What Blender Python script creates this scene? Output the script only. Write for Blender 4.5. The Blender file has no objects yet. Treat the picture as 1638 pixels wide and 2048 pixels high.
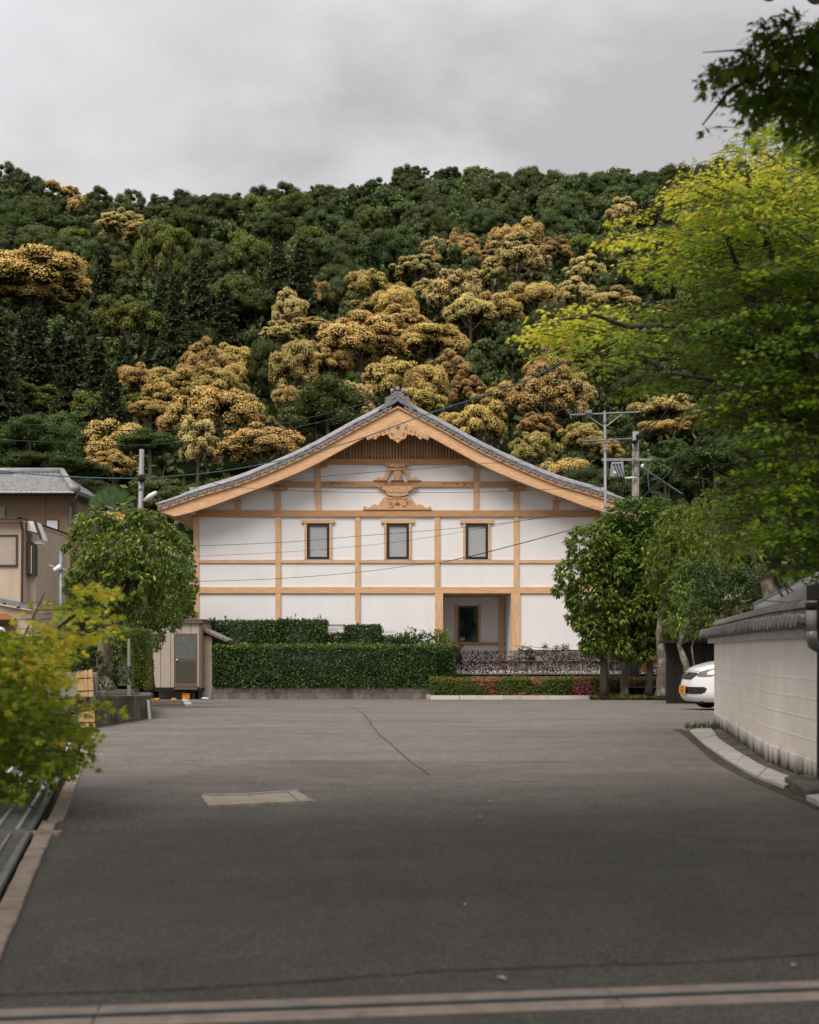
import bpy, bmesh, math, random
import numpy as np
from mathutils import Vector, Matrix, noise

random.seed(7)
C = bpy.context.scene.collection
F_PX, CX, HY, CAMZ = 2400.0, 819.0, 1301.0, 1.1   # focal length / principal point / horizon measured in the photograph

# ------------------------------------------------------------------ camera, sky, sun, exposure
sc = bpy.context.scene
cam = bpy.data.cameras.new('camera')
cam_o = bpy.data.objects.new('camera', cam)
C.objects.link(cam_o)
cam_o.location = (0, 0, CAMZ)
cam_o.rotation_euler = (math.radians(90), 0, 0)
cam.sensor_fit = 'AUTO'
cam.sensor_width = 36.0
cam.lens = F_PX / 2048 * 36.0
cam.shift_y = (HY - 1024) / 2048
cam.clip_start = 0.05
cam.clip_end = 3000
cam.dof.use_dof = True
cam.dof.focus_distance = 43.0
cam.dof.aperture_fstop = 2.9
sc.camera = cam_o

SUN_EL, SUN_AZ = math.radians(52), math.radians(205)     # high, behind the camera's left shoulder, spread wide by cloud
w = bpy.data.worlds.new("World"); sc.world = w; w.use_nodes = True
nt = w.node_tree; nt.nodes.clear()
out = nt.nodes.new('ShaderNodeOutputWorld')
bg_sky = nt.nodes.new('ShaderNodeBackground'); bg_sky.inputs['Strength'].default_value = 0.06
sky = nt.nodes.new('ShaderNodeTexSky'); sky.sky_type = 'NISHITA'; sky.sun_disc = False
sky.sun_elevation = SUN_EL; sky.sun_rotation = SUN_AZ
nt.links.new(sky.outputs[0], bg_sky.inputs['Color'])
tc = nt.nodes.new('ShaderNodeTexCoord')
sep = nt.nodes.new('ShaderNodeSeparateXYZ'); nt.links.new(tc.outputs['Generated'], sep.inputs[0])
mx = nt.nodes.new('ShaderNodeMath'); mx.operation = 'MAXIMUM'; mx.inputs[1].default_value = 0.0
nt.links.new(sep.outputs['Z'], mx.inputs[0])
ad = nt.nodes.new('ShaderNodeMath'); ad.operation = 'ADD'; ad.inputs[1].default_value = 0.22
nt.links.new(mx.outputs[0], ad.inputs[0])
dx = nt.nodes.new('ShaderNodeMath'); dx.operation = 'DIVIDE'
dy = nt.nodes.new('ShaderNodeMath'); dy.operation = 'DIVIDE'
nt.links.new(sep.outputs['X'], dx.inputs[0]); nt.links.new(ad.outputs[0], dx.inputs[1])
nt.links.new(sep.outputs['Y'], dy.inputs[0]); nt.links.new(ad.outputs[0], dy.inputs[1])
cmb = nt.nodes.new('ShaderNodeCombineXYZ')
nt.links.new(dx.outputs[0], cmb.inputs[0]); nt.links.new(dy.outputs[0], cmb.inputs[1])
cmb.inputs[2].default_value = 3.7
nz = nt.nodes.new('ShaderNodeTexNoise'); nz.inputs['Scale'].default_value = 1.45
nz.inputs['Detail'].default_value = 7; nz.inputs['Roughness'].default_value = 0.52
nz.inputs['Distortion'].default_value = 0.35
nt.links.new(cmb.outputs[0], nz.inputs['Vector'])
cr = nt.nodes.new('ShaderNodeValToRGB')
cr.color_ramp.elements[0].position = 0.40; cr.color_ramp.elements[0].color = (0.42, 0.405, 0.412, 1)
cr.color_ramp.elements[1].position = 0.64; cr.color_ramp.elements[1].color = (0.70, 0.70, 0.715, 1)
nt.links.new(nz.outputs['Fac'], cr.inputs[0])
bg_cl = nt.nodes.new('ShaderNodeBackground'); bg_cl.inputs['Strength'].default_value = 0.61
nt.links.new(cr.outputs[0], bg_cl.inputs['Color'])
mixs = nt.nodes.new('ShaderNodeMixShader'); mixs.inputs[0].default_value = 0.94
nt.links.new(bg_sky.outputs[0], mixs.inputs[1]); nt.links.new(bg_cl.outputs[0], mixs.inputs[2])
nt.links.new(mixs.outputs[0], out.inputs['Surface'])

sun = bpy.data.lights.new('sun', 'SUN'); sun.energy = 1.5; sun.angle = math.radians(38); sun.color = (1.0, 0.93, 0.84)
sun_o = bpy.data.objects.new('sun', sun); C.objects.link(sun_o)
sd = Vector((math.sin(SUN_AZ) * math.cos(SUN_EL), math.cos(SUN_AZ) * math.cos(SUN_EL), math.sin(SUN_EL)))
sun_o.rotation_euler = (sd).to_track_quat('Z', 'Y').to_euler()
sun_o.location = (0, 0, 60)

sc.view_settings.view_transform = 'Standard'
sc.view_settings.look = 'None'
sc.view_settings.exposure = 1.11
sc.view_settings.gamma = 1
sc.view_settings.use_curve_mapping = False
sc.render.engine = 'CYCLES'
sc.cycles.use_denoising = True
sc.cycles.max_bounces = 6
sc.cycles.diffuse_bounces = 3
sc.cycles.transparent_max_bounces = 6

# ------------------------------------------------------------------ helpers
def at(px, py, Y):
    """world point at distance Y that the photograph shows at pixel px, py"""
    return Vector(((px - CX) / F_PX * Y, Y, CAMZ - (py - HY) / F_PX * Y))
def wx(px, Y): return (px - CX) / F_PX * Y
def wz(py, Y): return CAMZ - (py - HY) / F_PX * Y

def ground_z(y):
    t = max(0.0, y - 20.0)
    t = min(t, 22.0)
    return -0.0290 * (t - 1.5 * (1 - math.exp(-t / 1.5)))

def ss(a, b, x):
    t = min(1, max(0, (x - a) / (b - a))); return t * t * (3 - 2 * t)

MATS = {}
def nodes_of(name):
    m = bpy.data.materials.new(name); m.use_nodes = True
    n = m.node_tree; b = n.nodes['Principled BSDF']
    MATS[name] = m
    return m, n, b

def mat(name, col, rough=0.7, var=0.12, scale=6.0, bump=0.0, bscale=None, stretch=(1, 1, 1), col2=None, metallic=0.0, spec=0.3, detail=5, rnd=0.0, dirt=None):
    """base colour varied by two noises; optional bump; optional second colour blotches; optional per-object shift"""
    m, n, b = nodes_of(name)
    L = n.links.new
    tc = n.nodes.new('ShaderNodeTexCoord'); mp = n.nodes.new('ShaderNodeMapping')
    mp.inputs['Scale'].default_value = stretch
    L(tc.outputs['Object'], mp.inputs['Vector'])
    no = n.nodes.new('ShaderNodeTexNoise'); no.inputs['Scale'].default_value = scale; no.inputs['Detail'].default_value = detail
    L(mp.outputs[0], no.inputs['Vector'])
    rp = n.nodes.new('ShaderNodeValToRGB')
    c2 = col2 if col2 else tuple(min(1, c * (1 + var)) for c in col)
    c1 = tuple(c * (1 - var) for c in col)
    rp.color_ramp.elements[0].position = 0.32; rp.color_ramp.elements[0].color = (*c1, 1)
    rp.color_ramp.elements[1].position = 0.68; rp.color_ramp.elements[1].color = (*c2, 1)
    L(no.outputs['Fac'], rp.inputs[0])
    src = rp.outputs[0]
    if rnd > 0:
        oi = n.nodes.new('ShaderNodeObjectInfo')
        mr = n.nodes.new('ShaderNodeMapRange'); mr.inputs[3].default_value = 1 - rnd; mr.inputs[4].default_value = 1 + rnd
        L(oi.outputs['Random'], mr.inputs[0])
        hs = n.nodes.new('ShaderNodeHueSaturation'); L(mr.outputs[0], hs.inputs['Value']); L(src, hs.inputs['Color']); src = hs.outputs[0]
    if dirt:
        # stains with a shape of their own: (colour, scale, low, high, stretch)
        dc, dsx, lo, hi, dst = dirt
        mp2 = n.nodes.new('ShaderNodeMapping'); mp2.inputs['Scale'].default_value = dst; L(tc.outputs['Object'], mp2.inputs['Vector'])
        n2 = n.nodes.new('ShaderNodeTexNoise'); n2.inputs['Scale'].default_value = dsx; n2.inputs['Detail'].default_value = 6; n2.inputs['Roughness'].default_value = 0.65
        L(mp2.outputs[0], n2.inputs['Vector'])
        mr2 = n.nodes.new('ShaderNodeMapRange'); mr2.inputs[1].default_value = lo; mr2.inputs[2].default_value = hi; L(n2.outputs['Fac'], mr2.inputs[0])
        mi = n.nodes.new('ShaderNodeMixRGB'); L(mr2.outputs[0], mi.inputs[0]); L(src, mi.inputs[1]); mi.inputs[2].default_value = (*dc, 1); src = mi.outputs[0]
    L(src, b.inputs['Base Color'])
    b.inputs['Roughness'].default_value = rough; b.inputs['Metallic'].default_value = metallic
    b.inputs['Specular IOR Level'].default_value = spec
    if bump > 0:
        nb = n.nodes.new('ShaderNodeTexNoise'); nb.inputs['Scale'].default_value = bscale or scale * 4; nb.inputs['Detail'].default_value = 4
        L(mp.outputs[0], nb.inputs['Vector'])
        bp = n.nodes.new('ShaderNodeBump'); bp.inputs['Strength'].default_value = bump; bp.inputs['Distance'].default_value = 0.02
        L(nb.outputs['Fac'], bp.inputs['Height']); L(bp.outputs[0], b.inputs['Normal'])
    return m

def leaf_mat(name, stops, transl=0.35, rnd=0.18, hue=0.015, rough=0.55, spec=0.25):
    """leaf colour from the per-leaf value 'var' through a ramp, shifted a little per object; light passes through the blade"""
    m, n, b = nodes_of(name)
    L = n.links.new
    a = n.nodes.new('ShaderNodeAttribute'); a.attribute_name = 'var'
    rp = n.nodes.new('ShaderNodeValToRGB')
    els = rp.color_ramp.elements
    while len(els) < len(stops): els.new(0.5)
    for e, (p, c) in zip(els, stops): e.position = p; e.color = (*c, 1)
    L(a.outputs['Fac'], rp.inputs[0])
    oi = n.nodes.new('ShaderNodeObjectInfo')
    mr = n.nodes.new('ShaderNodeMapRange'); mr.inputs[3].default_value = 1 - rnd; mr.inputs[4].default_value = 1 + rnd
    L(oi.outputs['Random'], mr.inputs[0])
    mh = n.nodes.new('ShaderNodeMapRange'); mh.inputs[3].default_value = 0.5 + hue; mh.inputs[4].default_value = 0.5 - hue
    fr = n.nodes.new('ShaderNodeMath'); fr.operation = 'FRACT'
    mu = n.nodes.new('ShaderNodeMath'); mu.operation = 'MULTIPLY'; mu.inputs[1].default_value = 7.31
    L(oi.outputs['Random'], mu.inputs[0]); L(mu.outputs[0], fr.inputs[0]); L(fr.outputs[0], mh.inputs[0])
    hs = n.nodes.new('ShaderNodeHueSaturation'); L(mr.outputs[0], hs.inputs['Value']); L(mh.outputs[0], hs.inputs['Hue']); L(rp.outputs[0], hs.inputs['Color'])
    L(hs.outputs[0], b.inputs['Base Color'])
    b.inputs['Roughness'].default_value = rough; b.inputs['Specular IOR Level'].default_value = spec
    tr = n.nodes.new('ShaderNodeBsdfTranslucent'); L(hs.outputs[0], tr.inputs['Color'])
    ms = n.nodes.new('ShaderNodeMixShader'); ms.inputs[0].default_value = transl
    L(b.outputs[0], ms.inputs[1]); L(tr.outputs[0], ms.inputs[2])
    L(ms.outputs[0], n.nodes['Material Output'].inputs['Surface'])
    return m

OFF = {}
def root_off(o):
    return OFF.get(o.name, Vector((0, 0, 0))) if o else Vector((0, 0, 0))

def props(o, label=None, cat=None, group=None, kind=None):
    if label: o['label'] = label
    if cat: o['category'] = cat
    if group: o['group'] = group
    if kind: o['kind'] = kind
    return o

def thing(name, label, cat, loc=(0, 0, 0), group=None):
    o = bpy.data.objects.new(name, None); C.objects.link(o); o.location = loc
    o.empty_display_size = 0.2
    OFF[o.name] = Vector(loc)
    return props(o, label, cat, group)

def link_mesh(name, me, parent=None):
    o = bpy.data.objects.new(name, me); C.objects.link(o)
    if parent:
        o.parent = parent; OFF[o.name] = root_off(parent)
    return o

class MB:
    def __init__(s): s.v = []; s.f = []
    def add(s, vs, fs):
        k = len(s.v); s.v += [tuple(v) for v in vs]; s.f += [tuple(i + k for i in f) for f in fs]; return s
    def box(s, x0, x1, y0, y1, z0, z1):
        if x0 > x1: x0, x1 = x1, x0
        if y0 > y1: y0, y1 = y1, y0
        if z0 > z1: z0, z1 = z1, z0
        return s.add([(x0, y0, z0), (x1, y0, z0), (x1, y1, z0), (x0, y1, z0), (x0, y0, z1), (x1, y0, z1), (x1, y1, z1), (x0, y1, z1)],
                     [(0, 3, 2, 1), (4, 5, 6, 7), (0, 1, 5, 4), (1, 2, 6, 5), (2, 3, 7, 6), (3, 0, 4, 7)])
    def prism(s, pts, y0, y1):
        """polygon in x,z pushed along y"""
        n = len(pts)
        area = sum(pts[i][0] * pts[(i + 1) % n][1] - pts[(i + 1) % n][0] * pts[i][1] for i in range(n))
        if area < 0: pts = pts[::-1]
        vs = [(p[0], y0, p[1]) for p in pts] + [(p[0], y1, p[1]) for p in pts]
        fs = [tuple(range(n)), tuple(range(2 * n - 1, n - 1, -1))]
        fs += [(i, i + n, (i + 1) % n + n, (i + 1) % n) for i in range(n)]
        return s.add(vs, fs)
    def plan(s, pts, z0, z1):
        """polygon in x,y pushed along z"""
        n = len(pts)
        area = sum(pts[i][0] * pts[(i + 1) % n][1] - pts[(i + 1) % n][0] * pts[i][1] for i in range(n))
        if area < 0: pts = pts[::-1]
        zz0 = z0 if hasattr(z0, '__len__') else [z0] * n
        zz1 = z1 if hasattr(z1, '__len__') else [z1] * n
        vs = [(p[0], p[1], a) for p, a in zip(pts, zz0)] + [(p[0], p[1], a) for p, a in zip(pts, zz1)]
        fs = [tuple(range(n - 1, -1, -1)), tuple(range(n, 2 * n))]
        fs += [(i, (i + 1) % n, (i + 1) % n + n, i + n) for i in range(n)]
        return s.add(vs, fs)
    def tube(s, pts, r, n=8, caps=True):
        pts = [Vector(p) for p in pts]; m = len(pts)
        rs = r if hasattr(r, '__len__') else [r] * m
        k = len(s.v)
        up = None
        for i, p in enumerate(pts):
            d = (pts[min(i + 1, m - 1)] - pts[max(i - 1, 0)]).normalized()
            if up is None:
                up = Vector((0, 0, 1)) if abs(d.z) < 0.9 else Vector((1, 0, 0))
            a = d.cross(up)
            if a.length < 1e-4: a = d.cross(Vector((0, 1, 0)))
            a.normalize(); b = d.cross(a).normalized(); up = -b if False else a.cross(d)
            for j in range(n):
                t = 2 * math.pi * j / n
                s.v.append(tuple(p + (a * math.cos(t) + b * math.sin(t)) * rs[i]))
        for i in range(m - 1):
            for j in range(n):
                q = (j + 1) % n
                s.f.append((k + i * n + j, k + i * n + q, k + (i + 1) * n + q, k + (i + 1) * n + j))
        if caps:
            s.f.append(tuple(k + j for j in range(n - 1, -1, -1))); s.f.append(tuple(k + (m - 1) * n + j for j in range(n)))
        return s
    def bar(s, a, b, w, h):
        """square bar from a to b"""
        a, b = Vector(a), Vector(b); d = (b - a).normalized()
        u = Vector((0, 0, 1)) if abs(d.z) < 0.95 else Vector((0, 1, 0))
        e = d.cross(u).normalized() * (w / 2); g = e.cross(d).normalized() * (h / 2)
        vs = [a - e - g, a + e - g, a + e + g, a - e + g, b - e - g, b + e - g, b + e + g, b - e + g]
        return s.add(vs, [(0, 3, 2, 1), (4, 5, 6, 7), (0, 1, 5, 4), (1, 2, 6, 5), (2, 3, 7, 6), (3, 0, 4, 7)])
    def ball(s, c, r, seg=10, ring=7):
        c = Vector(c); rr = r if hasattr(r, '__len__') else (r, r, r); k = len(s.v)
        s.v.append((c.x, c.y, c.z - rr[2]))
        for i in range(1, ring):
            t = math.pi * i / ring
            for j in range(seg):
                p = 2 * math.pi * j / seg
                s.v.append((c.x + rr[0] * math.sin(t) * math.cos(p), c.y + rr[1] * math.sin(t) * math.sin(p), c.z - rr[2] * math.cos(t)))
        s.v.append((c.x, c.y, c.z + rr[2])); e = len(s.v) - 1
        for j in range(seg):
            s.f.append((k, k + 1 + (j + 1) % seg, k + 1 + j))
            s.f.append((e, e - seg + j, e - seg + (j + 1) % seg))
        for i in range(ring - 2):
            for j in range(seg):
                a = k + 1 + i * seg
                s.f.append((a + j, a + (j + 1) % seg, a + seg + (j + 1) % seg, a + seg + j))
        return s
    def build(s, name, m, parent=None, smooth=False, bevel=0.0, label=None):
        o3 = root_off(parent)
        me = bpy.data.meshes.new(name)
        me.from_pydata([(v[0] - o3.x, v[1] - o3.y, v[2] - o3.z) for v in s.v], [], s.f)
        me.materials.append(m)
        if smooth: me.polygons.foreach_set('use_smooth', [True] * len(me.polygons))
        me.update()
        o = link_mesh(name, me, parent)
        if bevel > 0:
            bv = o.modifiers.new('Bevel', 'BEVEL'); bv.width = bevel; bv.segments = 2; bv.limit_method = 'ANGLE'
        if label: o['label'] = label
        return o

# ---- leaves: every blade is a small polygon; arrays in, one mesh out
def poly_mesh(name, V, n_per, var, materials, mat_idx=None, extra=None):
    """V: (N*n_per,3) separate polygons of n_per corners; extra: (verts, faces(list)) closed shapes joined in with var 0"""
    V = np.asarray(V, dtype=np.float32).reshape(-1, 3); N = len(V) // n_per
    ls = np.arange(N * n_per, dtype=np.int32); sizes = np.full(N, n_per, dtype=np.int32)
    var = np.asarray(var, dtype=np.float32)
    if extra and len(extra[0]):
        ev = np.asarray(extra[0], dtype=np.float32); ef = extra[1]
        fl = np.concatenate([np.asarray(f, dtype=np.int32) for f in ef]) + len(V)
        fs = np.array([len(f) for f in ef], dtype=np.int32)
        V = np.concatenate([V, ev]); ls = np.concatenate([ls, fl]); sizes = np.concatenate([sizes, fs])
        var = np.concatenate([var, np.full(len(fs), extra[2] if len(extra) > 2 else 0.0, dtype=np.float32)])
    me = bpy.data.meshes.new(name)
    me.vertices.add(len(V)); me.vertices.foreach_set('co', V.ravel())
    me.loops.add(len(ls)); me.loops.foreach_set('vertex_index', ls)
    me.polygons.add(len(sizes))
    starts = np.concatenate([[0], np.cumsum(sizes)[:-1]]).astype(np.int32)
    me.polygons.foreach_set('loop_start', starts)
    at_ = me.attributes.new('var', 'FLOAT', 'FACE'); at_.data.foreach_set('value', var)
    for m in materials: me.materials.append(m)
    me.update(calc_edges=True)
    me.validate()
    return me

def unit(a): return a / np.maximum(np.linalg.norm(a, axis=-1, keepdims=True), 1e-6)

def rhombs(P, T, N, L, W):
    """kite-shaped blades: base P, direction T, facing N"""
    T = unit(T); S = unit(np.cross(T, N)); L = np.asarray(L)[:, None]; W = np.asarray(W)[:, None]
    a = P; b = P + T * L * 0.45 + S * W / 2; c = P + T * L; d = P + T * L * 0.45 - S * W / 2
    return np.stack([a, b, c, d], 1).reshape(-1, 3)

STAR = [(0.0, -0.12), (0.20, -0.02), (0.62, -0.20), (0.30, 0.16), (0.78, 0.42), (0.26, 0.34), (0.10, 0.50), (0.0, 1.0)]
STAR = [(0, -0.1), (0.36, -0.22), (0.22, 0.06), (0.68, 0.12), (0.27, 0.25), (0.52, 0.66), (0.13, 0.42), (0, 1.0)]
STAR = STAR + [(-x, y) for x, y in STAR[-2:0:-1]]
def stars(P, T, N, S_):
    """seven-pointed maple leaves"""
    T = unit(T); S = unit(np.cross(T, N)); N = unit(np.cross(S, T)); k = len(STAR)
    out = np.zeros((len(P), k, 3))
    for i, (x, y) in enumerate(STAR):
        droop = -0.22 * (x * x + y * y)
        out[:, i] = P + (S * x + T * y + N * droop) * S_[:, None]
    return out.reshape(-1, 3), k

def ico(center, rad, jit, rng, sub=1):
    bm = bmesh.new(); bmesh.ops.create_icosphere(bm, subdivisions=sub, radius=1)
    vs = [[v.co.x * rad[0] * (1 + rng.uniform(-jit, jit)) + center[0], v.co.y * rad[1] * (1 + rng.uniform(-jit, jit)) + center[1], v.co.z * rad[2] * (1 + rng.uniform(-jit, jit)) + center[2]] for v in bm.verts]
    bm.verts.index_update()
    fs = [[v.index for v in f.verts] for f in bm.faces]; bm.free()
    return vs, fs

def lobes_extra(lobes, k, rng):
    ev, ef = [], []
    for c, r in lobes:
        if k <= 0: break
        vs, fs = ico(c, [q * k for q in r], 0.12, rng)
        b = len(ev); ev += vs; ef += [[i + b for i in f] for f in fs]
    return ev, ef
# ------------------------------------------------------------------ materials
PLASTER = mat('plaster', (0.77, 0.75, 0.745), 0.85, 0.03, 0.8, bump=0.08, bscale=60, spec=0.2, dirt=((0.68, 0.655, 0.64), 1.2, 0.5, 1.0, (1.2, 1.2, 0.3)))
WOOD_V = mat('cypress_upright', (0.62, 0.385, 0.215), 0.6, 0.2, 5, bump=0.04, stretch=(6, 6, 0.5), rnd=0.05)
WOOD_H = mat('cypress_level', (0.62, 0.38, 0.21), 0.6, 0.2, 5, bump=0.04, stretch=(0.5, 6, 8), rnd=0.05)
WOOD_D = mat('cypress_beam', (0.47, 0.26, 0.128), 0.6, 0.2, 5, bump=0.04, stretch=(0.5, 6, 8), rnd=0.05)
WOOD_C = mat('cypress_carving', (0.57, 0.335, 0.18), 0.6, 0.14, 6, stretch=(2, 2, 2))
WOOD_G = mat('dark_cypress_groove_shade', (0.20, 0.085, 0.035), 0.7, 0.14, 6)  # dark tone paints the shade of carved hollows; also backs the vent slats
WOOD_W = mat('weathered_slat', (0.40, 0.25, 0.14), 0.75, 0.22, 6, stretch=(8, 8, 0.6), rnd=0.18)
DARKWOOD = mat('dark_timber', (0.020, 0.014, 0.010), 0.75, 0.35, 5, stretch=(5, 5, 0.6), rnd=0.25)
GATEWOOD = mat('gate_timber', (0.055, 0.04, 0.03), 0.7, 0.3, 4, stretch=(4, 0.6, 4))
TILE = mat('kiln_tile', (0.20, 0.195, 0.205), 0.42, 0.22, 9, rnd=0.16, spec=0.5)
TILE_L = mat('roll_tile', (0.30, 0.285, 0.30), 0.42, 0.22, 7, spec=0.5, dirt=((0.12, 0.11, 0.11), 3.0, 0.5, 0.75, (1, 1, 1)))
TILE_W = mat('wall_cap_tile', (0.25, 0.225, 0.205), 0.55, 0.25, 9, rnd=0.14, spec=0.4, dirt=((0.055, 0.055, 0.03), 6.0, 0.46, 0.72, (1, 1, 1)))
TILE_E = mat('eave_tile_face', (0.14, 0.135, 0.13), 0.6, 0.3, 14, rnd=0.25, dirt=((0.42, 0.40, 0.37), 20.0, 0.55, 0.7, (1, 1, 0.5)))
WHITE = mat('white_paint', (0.78, 0.77, 0.75), 0.5, 0.03, 4)
BLACK = mat('black_frame', (0.012, 0.012, 0.013), 0.35, 0.1, 4, spec=0.5)
BLIND = mat('blind', (0.72, 0.73, 0.74), 0.6, 0.05, 10)
CONCRETE = mat('concrete', (0.27, 0.255, 0.24), 0.9, 0.16, 3, bump=0.25, bscale=40, rnd=0.10, dirt=((0.10, 0.095, 0.085), 2.0, 0.5, 0.75, (1, 1, 0.4)))
CONC_D = mat('mossy_concrete', (0.125, 0.11, 0.09), 0.95, 0.3, 6, bump=0.5, bscale=30, dirt=((0.035, 0.04, 0.022), 2.6, 0.45, 0.68, (1, 1, 0.6)))
CONC_L = mat('pale_concrete', (0.46, 0.43, 0.41), 0.9, 0.12, 8, bump=0.2, bscale=50, rnd=0.07, dirt=((0.22, 0.19, 0.15), 4.0, 0.52, 0.8, (1, 1, 1)))
BLOCK = mat('old_block', (0.19, 0.175, 0.155), 0.95, 0.22, 7, bump=0.4, bscale=50, rnd=0.16, dirt=((0.075, 0.075, 0.05), 1.6, 0.44, 0.7, (1, 1, 0.7)))
GRANITE = mat('granite', (0.52, 0.49, 0.47), 0.7, 0.16, 60, rnd=0.08, dirt=((0.25, 0.22, 0.19), 3.0, 0.55, 0.85, (1, 1, 1)))
KERB = mat('kerb_stone', (0.33, 0.26, 0.205), 0.85, 0.18, 14, bump=0.3, bscale=60, rnd=0.10, dirt=((0.13, 0.10, 0.075), 5.0, 0.5, 0.78, (1, 1, 1)))
RAILC = mat('rail_concrete', (0.30, 0.24, 0.20), 0.9, 0.15, 10, bump=0.2, bscale=80, dirt=((0.12, 0.10, 0.085), 8.0, 0.55, 0.8, (1, 1, 1)))
STEEL = mat('galvanised_steel', (0.25, 0.255, 0.26), 0.55, 0.15, 10, metallic=0.4, rnd=0.06)
STEEL_D = mat('dull_steel', (0.21, 0.21, 0.21), 0.45, 0.2, 10, metallic=0.5)
GRATE = mat('grate_steel', (0.20, 0.205, 0.185), 0.55, 0.2, 14, metallic=0.1, rnd=0.12)
GRATE_L = mat('grate_bar', (0.60, 0.58, 0.56), 0.5, 0.18, 20, metallic=0.4)
PIT = mat('drain_pit', (0.02, 0.02, 0.018), 0.95, 0.2, 6)
POLE_C = mat('pole_concrete', (0.26, 0.245, 0.225), 0.9, 0.14, 6, stretch=(3, 3, 0.6), bump=0.1)
BARK = mat('bark', (0.12, 0.095, 0.07), 0.95, 0.35, 12, stretch=(2, 2, 0.6), bump=0.6, bscale=30, dirt=((0.28, 0.27, 0.22), 3.0, 0.5, 0.62, (1, 1, 0.8)))
BARK_D = mat('dark_bark', (0.045, 0.035, 0.026), 0.95, 0.35, 14, stretch=(2, 2, 0.5), bump=0.5, bscale=30)
BARK_P = mat('pale_bark', (0.36, 0.26, 0.19), 0.9, 0.25, 14, stretch=(2, 2, 0.5), bump=0.4, bscale=30)
STUCCO_B = mat('ochre_stucco', (0.26, 0.185, 0.115), 0.95, 0.08, 2, bump=0.15, bscale=80)
STUCCO_C = mat('cream_stucco', (0.50, 0.405, 0.32), 0.95, 0.06, 2, bump=0.1, bscale=60, dirt=((0.36, 0.28, 0.21), 1.2, 0.5, 0.9, (2, 2, 0.3)))
BROWNM = mat('brown_aluminium', (0.055, 0.036, 0.026), 0.45, 0.15, 6, spec=0.5)
RUST = mat('rusty_board', (0.20, 0.085, 0.045), 0.85, 0.35, 4, stretch=(4, 4, 0.8), rnd=0.3)
SIDING = mat('shed_siding', (0.40, 0.335, 0.285), 0.6, 0.05, 5, rnd=0.03, dirt=((0.30, 0.245, 0.2), 2.0, 0.5, 0.9, (1, 1, 0.3)))
SHEDTRIM = mat('shed_trim', (0.135, 0.095, 0.07), 0.5, 0.1, 6)
DOORB = mat('shed_door', (0.065, 0.055, 0.042), 0.5, 0.12, 8)
FROST = mat('frosted_glass', (0.085, 0.10, 0.095), 0.3, 0.3, 40, spec=0.6, dirt=((0.30, 0.33, 0.31), 26.0, 0.56, 0.66, (1, 1, 1)))
ORANGE = mat('orange_plastic', (0.75, 0.27, 0.02), 0.5, 0.08, 5)
YELLOWP = mat('yellow_paint', (0.62, 0.40, 0.05), 0.8, 0.15, 20)
RUBBER = mat('rubber', (0.012, 0.012, 0.012), 0.8, 0.2, 20)
BAMBOO = mat('bamboo', (0.40, 0.26, 0.11), 0.55, 0.2, 8, stretch=(3, 3, 1.2), rnd=0.2)
INK = mat('ink', (0.035, 0.02, 0.035), 0.6, 0.05, 5)
WIRE_B = mat('black_wire', (0.025, 0.022, 0.02), 0.6, 0.1, 5)
WIRE_T = mat('teal_cable', (0.05, 0.135, 0.15), 0.5, 0.15, 5)
LITTER = mat('pale_leaf', (0.55, 0.55, 0.42), 0.7, 0.1, 20)
ORANGE_W = mat('orange_wall', (0.42, 0.16, 0.05), 0.8, 0.15, 4)
ROOFSHEET = mat('roof_sheet', (0.40, 0.38, 0.375), 0.5, 0.08, 2, rnd=0.05)
SOIL = mat('soil', (0.075, 0.058, 0.04), 0.95, 0.35, 5, bump=0.7, bscale=25)
GRAVEL = mat('pale_gravel', (0.42, 0.39, 0.365), 0.95, 0.28, 45, bump=0.8, bscale=40)

def glass_mat(name, col, rough):
    m, n, b = nodes_of(name)
    b.inputs['Base Color'].default_value = (*col, 1); b.inputs['Roughness'].default_value = rough
    b.inputs['Alpha'].default_value = 0.16; b.inputs['Specular IOR Level'].default_value = 0.8
    return m
GLASS = glass_mat('window_glass', (0.12, 0.13, 0.14), 0.03)
m, n, b = nodes_of('mirror_glass'); b.inputs['Base Color'].default_value = (0.012, 0.015, 0.017, 1); b.inputs['Roughness'].default_value = 0.02; b.inputs['Specular IOR Level'].default_value = 1.0
b.inputs['Coat Weight'].default_value = 1.0; b.inputs['Coat Roughness'].default_value = 0.02
DGLASS = m
m, n, b = nodes_of('car_paint'); b.inputs['Base Color'].default_value = (0.74, 0.735, 0.73, 1); b.inputs['Roughness'].default_value = 0.35; b.inputs['Coat Weight'].default_value = 0.8; b.inputs['Coat Roughness'].default_value = 0.05
CARP = m
m, n, b = nodes_of('lamp_glow'); b.inputs['Base Color'].default_value = (1, 0.5, 0.1, 1); b.inputs['Emission Color'].default_value = (1, 0.42, 0.08, 1); b.inputs['Emission Strength'].default_value = 1.2
GLOW = m
m, n, b = nodes_of('headlight_lens'); b.inputs['Base Color'].default_value = (0.22, 0.21, 0.205, 1); b.inputs['Roughness'].default_value = 0.12; b.inputs['Metallic'].default_value = 0.4
LENS = m

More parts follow.
